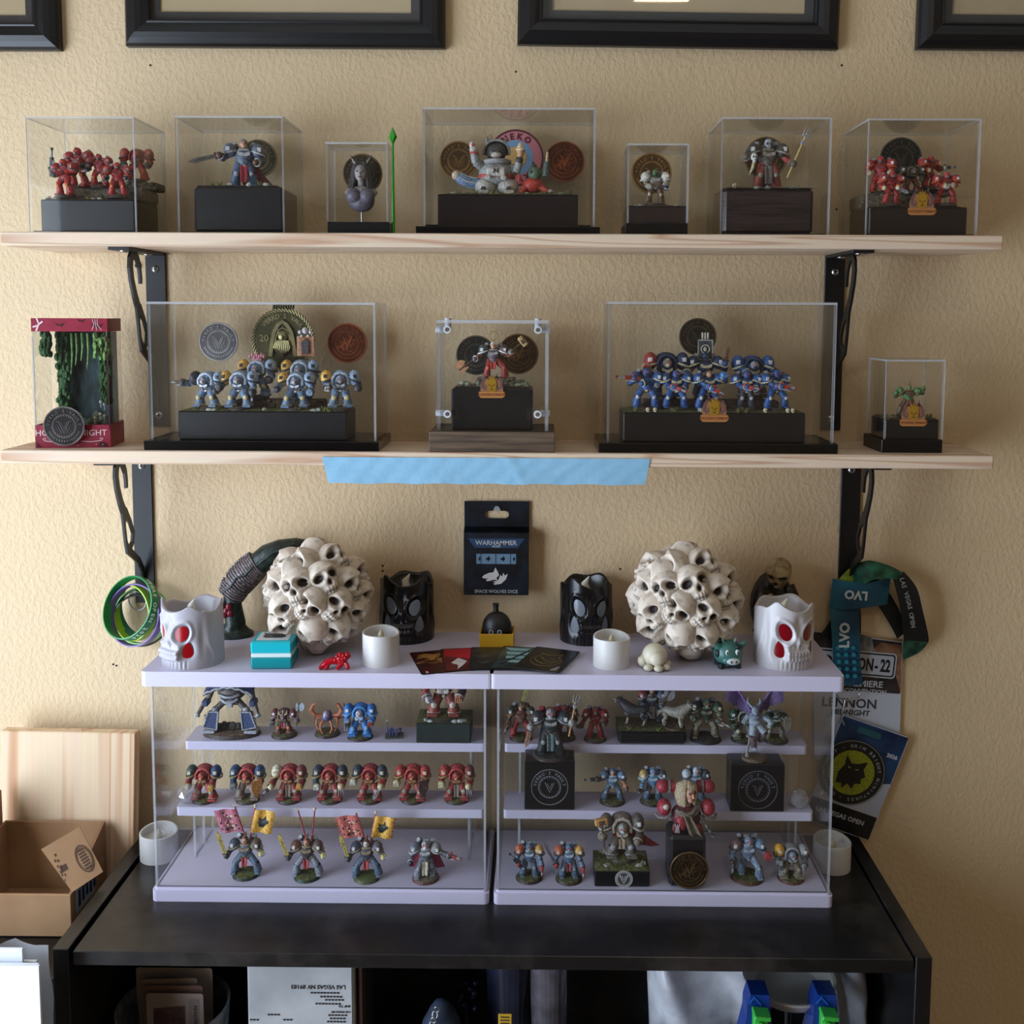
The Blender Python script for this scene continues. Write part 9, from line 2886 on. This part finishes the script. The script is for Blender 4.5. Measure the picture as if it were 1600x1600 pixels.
MB().cyl((0, 0, 0), (0, 0, PY(680, 1535, -.06).z - fz - .03), .003, n=8).build('post', M_BLACK, t)
# ---- white bag, pedestal and clamps at right
Yw = -.115
M_WB = mottled('white_poly_bag', (150, 152, 160), (206, 208, 214), 20, .35, bump=.3, bscale=60)
def white_bag(u0, u1, Y, lab, seed, vt_=1512):
	x0, x1 = PY(u0, 1560, Y).x, PY(u1, 1560, Y).x
	t = thing('white_bag', lab, 'bag', ((x0 + x1) / 2, Y, fz), 0, 'white plastic bags in the bookcase')
	W_ = (x1 - x0) / 2
	hb_ = DZ - .022 - fz
	q_ = random.Random(seed)
	ph = [q_.random() * 6 for _ in range(4)]
	b = MB()
	b.grid(lambda a_, v: (W_ * (1 - .08 * abs(math.sin(3 * v + ph[0]))) * math.copysign(abs(math.cos(2 * PI * a_)) ** .6, math.cos(2 * PI * a_)),
						 .040 * math.sin(2 * PI * a_) * (1 + .35 * math.sin(9 * a_ * PI + 9 * v + ph[1]) + .3 * abs(math.sin(13 * v + 11 * a_ + ph[2]))), hb_ * v), 60, 24, wrap=True)
	b.build('film', M_WB, t)
	return t
white_bag(1010, 1190, -.085, 'smooth white plastic bag left of the blue clamps', 3)
white_bag(1288, 1346, -.105, 'crumpled white plastic bag right of the blue clamps', 6)
Yq = -.165
p = PY(1232, 1550, Yq)
t = thing('pedestal_dish', 'white plastic dish on a dark stem between the blue clamps', 'dish', (p.x, Yq, fz))
zd = PY(1232, 1548, Yq).z - fz
b = MB()
b.lathe([(.010, zd - .006), (.045, zd + .002), (.056, zd + .016), (.058, zd + .020), (.054, zd + .019), (.042, zd + .006), (0, zd)], 36)
b.build('bowl', plain('ivory_plastic', (206, 204, 196), .3), t)
b = MB()
b.cyl((0, 0, .006), (0, 0, zd - .012), .0042, n=12)
b.lathe([(.004, zd - .016), (.020, zd - .010), (.022, zd - .007), (.012, zd - .005)], 24)
b.lathe([(.040, 0), (.040, .004), (.004, .008)], 28)
b.build('stem', M_BLACK, t)
def clamp(u, lab):
	Y = -.222
	p = PY(u, 1570, Y)
	t = thing('bar_clamp', lab, 'clamp', (p.x, Y, fz), 0, 'blue and green bar clamps')
	H_ = PY(u, 1543, Y).z - fz
	bm_ = plain('blue_plastic', (16, 52, 128), .3)
	gm = plain('lime_plastic', (56, 170, 60), .35)
	MB().prism([(-.0105, H_), (.0115, H_), (.0135, H_ - .016), (.0140, H_ - .030), (.0215, H_ - .060), (.022, 0), (-.022, 0), (-.0215, H_ - .060), (-.0150, H_ - .030), (-.0145, H_ - .016)], -.014, .014, RX90).build('body', bm_, t)
	b = MB()
	b.ribbon([(-.012, H_ - .010), (-.006, H_ - .003), (.002, H_ - .012)], .0022, .014, .0152, RX90)
	b.build('moulded_arrow', plain('lighter_blue_plastic', (36, 86, 170), .3), t)  # raised bent strip in a lighter blue than the body
	b = MB()
	b.box((0, -.019, H_ - .064), (.0170, .012, .090), .0015)
	tr = b.build('trigger', gm, t)
	MB().box((0, 0, 0), (.0195, .020, .0050), .001, T(0, -.026, H_ - .0155) @ Matrix.Rotation(.10, 4, 'Y')).build('trigger_tab', gm, tr)
	b = MB()
	b.lathe([(.0050, 0), (.0050, .003), (.0026, .003), (.0026, .0)], 18, T(-.0015, -.025, H_ - .030) @ RX90, cap0=False, cap1=False)
	b.build('pivot_ring', gm, tr)
	MB().box((0, .004, H_ * .5), (.006, .004, H_ * .9)).build('bar', M_STEEL, t)
	return t
clamp(1182.5, 'left blue bar clamp with green trigger')
clamp(1286, 'right blue bar clamp with green trigger')
